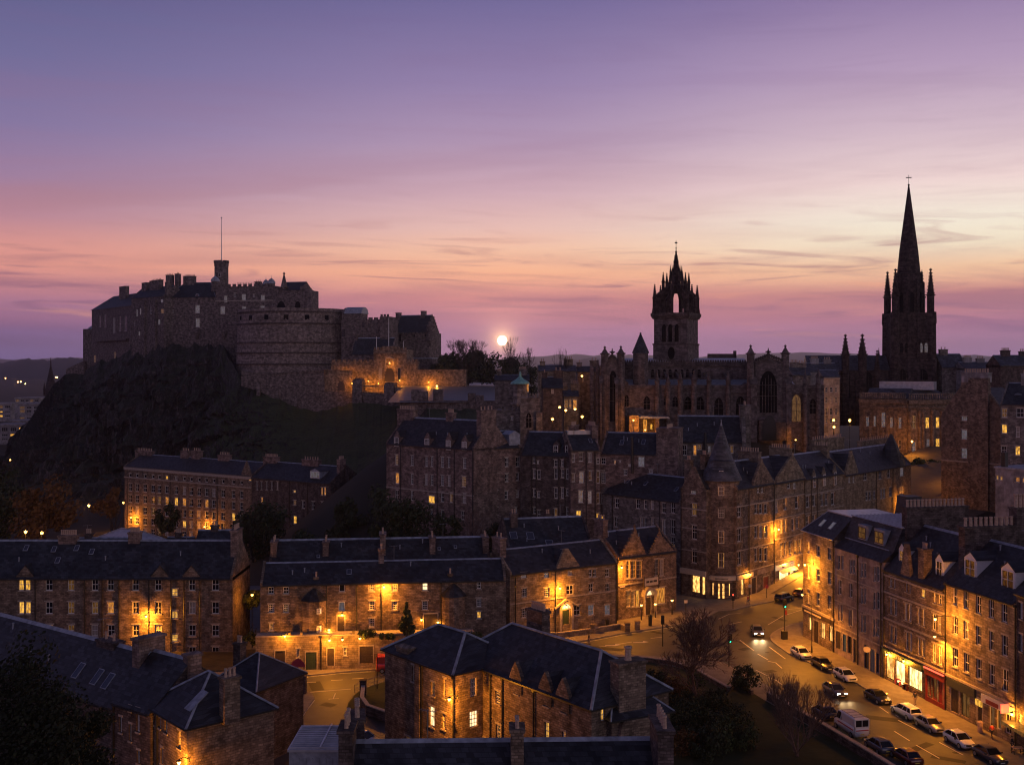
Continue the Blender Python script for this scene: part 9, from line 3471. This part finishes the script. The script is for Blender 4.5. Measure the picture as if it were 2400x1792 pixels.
m.box(-.6, .6, -.4, .4, .70, .75)
m.build('tabletop', M_['clay'], t)
for sx_ in (-1, 1):
 for sy_ in (-1, 1):
  m = MB()
  m.box(sx_ * .5 - .03, sx_ * .5 + .03, sy_ * .32 - .03, sy_ * .32 + .03, 0, .70)
  m.build('leg', M_['wood_dark'], t)
# ================================================================== more street lighting
for v, x, y, Y_, zg, pw_, lab, rt, am in (('p', 24, 1076, 420, -6, 900, 'orange street lamp at the left edge below the crag', 0, 0), ('p', 56, 1049, 520, -6, 700, 'small orange street lamp at the left foot of the crag', 0, 0),
        ('p', 289, 1176, 322, -6, 260, 'tiny lamp at the left corner of the long valley tenement', 0, 0), ('p', 208, 1182, 246, -4, 2600, 'ornate lamp lighting a patch of lawn yellow behind the pale metal roof', 0, 0),
        ('p', 807, 1193, 262, -5, 1500, 'orange lamp glowing through branches right of the valley tenement', 0, 0), ('p', 885, 1150, 262, 2, 900, 'orange lamp hidden at the left foot of the dormered block', 0, 0),
        ('p', 60, 1243, 205, -4, 900, 'lamp shining behind the branches above the left tenement roof', 0, 0), ('p', 98, 1246, 206, -4, 600, 'second lamp behind the branches above the left tenement roof', 0, 0)):
 p = W(v, x, y, Y_)
 zg = min(zg, p.z - 3)
 street_lamp((p.x, p.y, zg), p.z - zg - .2, pw_, lab, arm=am, rot=rt, head=.3, spot=None, group='scattered lamps in the valley')
# lamp in the gap beside the left tenement gable
p = W('B', 150, 640, 168)
street_lamp((p.x, p.y, -2), p.z + 2, 420, 'yellow lamp in the green gap right of the left tenement', arm=0, head=.2, spot=None, group=None)
p = W('B', 160, 1000, 158)
street_lamp((p.x + .5, p.y, -1), 4.2, 350, 'low lamp on the path at the left end of the retaining wall', arm=0, head=.15, spot=None, group=None)
# terrace wall lamps
for x, y, pw_, lab in ((435, 985, 150, 'small lantern on top of the retaining wall near its left end'), (818, 1020, 260, 'yellow lantern on the retaining wall right of the drainpipe'), (1080, 1005, 90, 'tiny bulb along the right part of the retaining wall'), (930, 1015, 60, 'tiny bulb in the middle of the retaining wall')):
 p = W('B', x, y, 154.6)
 wall_lamp((p.x, p.y - .3, p.z), 0, .5, pw_, lab, 'lanterns along the retaining wall')
# tall posts with lamp heads added to light the carriageway
for v, x, y, h, pw_, rt, lab in (('M', 1333, 1228, 8.5, 3000, R(195), 'tall post with added lamp head on the shop pavement by the first white hatchback'),
        ('O', 1475, 735, 9.0, 3000, R(195), 'tall post with added lamp head rising in front of the drainpipe by the red shop'),
        ):
 p = G(v, x, y, KZ)
 street_lamp((p.x, p.y, KZ), h, pw_, lab, arm=1.6, rot=rt, head=.17, spot=155, group='tall posts with added lamp heads', pr=.07)
# the little junction seen past the end of the curving street
p = G('E', 985, 1085, 13.0)
for i, (x, y, zg, hgt, lab) in enumerate(((960, 1030, 12.3, 1.5, 'illuminated orange bollard on the island past the curving street'),)):
 q = WING.a + WING.u * 96 + Vector((.751, -.66)) * 4.0
 t = empty('lit_bollard', lab, 'bollard', (q.x, q.y, 11.9), 0)
 m = MB()
 m.lathe(0, 0, [(.5, 0), (.5, .3), (.42, .35)], 10)
 m.build('base', M_['black_iron'], t)
 m = MB()
 m.lathe(0, 0, [(.42, .35), (.44, 1.6), (.3, 2.0), (.02, 2.05)], 10)
 m.build('lit_shell', M_['lit_orange'], t)
q = WING.a + WING.u * 104 + Vector((.751, -.66)) * 5.0
t = empty('traffic_island', 'kerbed traffic island with a low wall past the curving street', 'island', (q.x, q.y, 12.9), R(35))
m = MB()
m.prism_xy([(3.2 * math.cos(a * .5236) * 1.8, 2.0 * math.sin(a * .5236)) for a in range(12)], -.4, .25)
m.build('kerb', M_['kerb'], t)
m = MB()
m.prism_xy([(3.0 * math.cos(a * .5236) * 1.8, 1.8 * math.sin(a * .5236)) for a in range(12)], .25, .3)
m.build('surface', M_['paving'], t)
q = WING.a + WING.u * 106 + Vector((.751, -.66)) * 6.5
street_lamp((q.x, q.y, 13.2), 6.5, 4200, 'street lamp at the island past the curving street', arm=.6, rot=R(200), head=.2, spot=160, group=None)
for i, (x, y, rx) in enumerate(((905, 850, 3.2), (1000, 850, 3.6), (1090, 850, 3.4))):
 p = W('E', x, y, 308)
 leafy('shrub', ('dark hedge bush below the library, left of three', 'dark hedge bush below the library, middle of three', 'dark hedge bush below the library, right of three')[i], p.x, p.y, p.z - 3.4, 4.2, rx, 1.9, 1200, 'leaf_green', 140 + i, .4, 'hedge bushes below the library', 10, trunk=False)
rr = random.Random(77)
for i, (x, y) in enumerate(((1620, 640), (1700, 840), (1950, 700), (2120, 900), (1820, 1080), (1980, 1060), (2150, 1010), (1900, 880), (2060, 1130), (2300, 1000), (2120, 1250), (2300, 1230), (2420, 1180), (1990, 1290))):
 p = G('R', x, y, 0)
 leafy('shrub', 'dark evergreen ground bush in the thick of the garden inside the bend', p.x + rr.uniform(-.6, .6), p.y, KZ - .1, rr.uniform(1.5, 3.2), rr.uniform(1.8, 3.0), 1.2, 1000, ('leaf_dark', 'leaf_dark', 'leaf_green')[i % 3], 200 + i, .19, 'dense bushes of the garden inside the bend', 9, trunk=False)
leaf_at('broadleaf_tree', 'low dark bushy tree at the feet of the two leafless trees right of the sun', 1225, 858, 436, 30, 40, 2600, 'leaf_dark', 64, .6, group=CT, blobs=18)
# ================================================================== evening haze: one closed box of thin air
m = MB()
m.box(-13000, 13000, -1500, 12800, -40, 330)
hz_ = m.build('haze', None) if False else None
hm = bpy.data.materials.new('haze')
hm.use_nodes = True
ht = hm.node_tree
ht.nodes.clear()
vo = N(ht, 'ShaderNodeVolumePrincipled')
vo.inputs['Color'].default_value = (.86, .86, 1.0, 1)
vo.inputs['Density'].default_value = 0.00007
vo.inputs['Anisotropy'].default_value = 0.7
ou = N(ht, 'ShaderNodeOutputMaterial')
ht.links.new(vo.outputs[0], ou.inputs['Volume'])
o = m.build('haze', hm)
o['kind'] = 'stuff'
sc.cycles.volume_bounces = 0
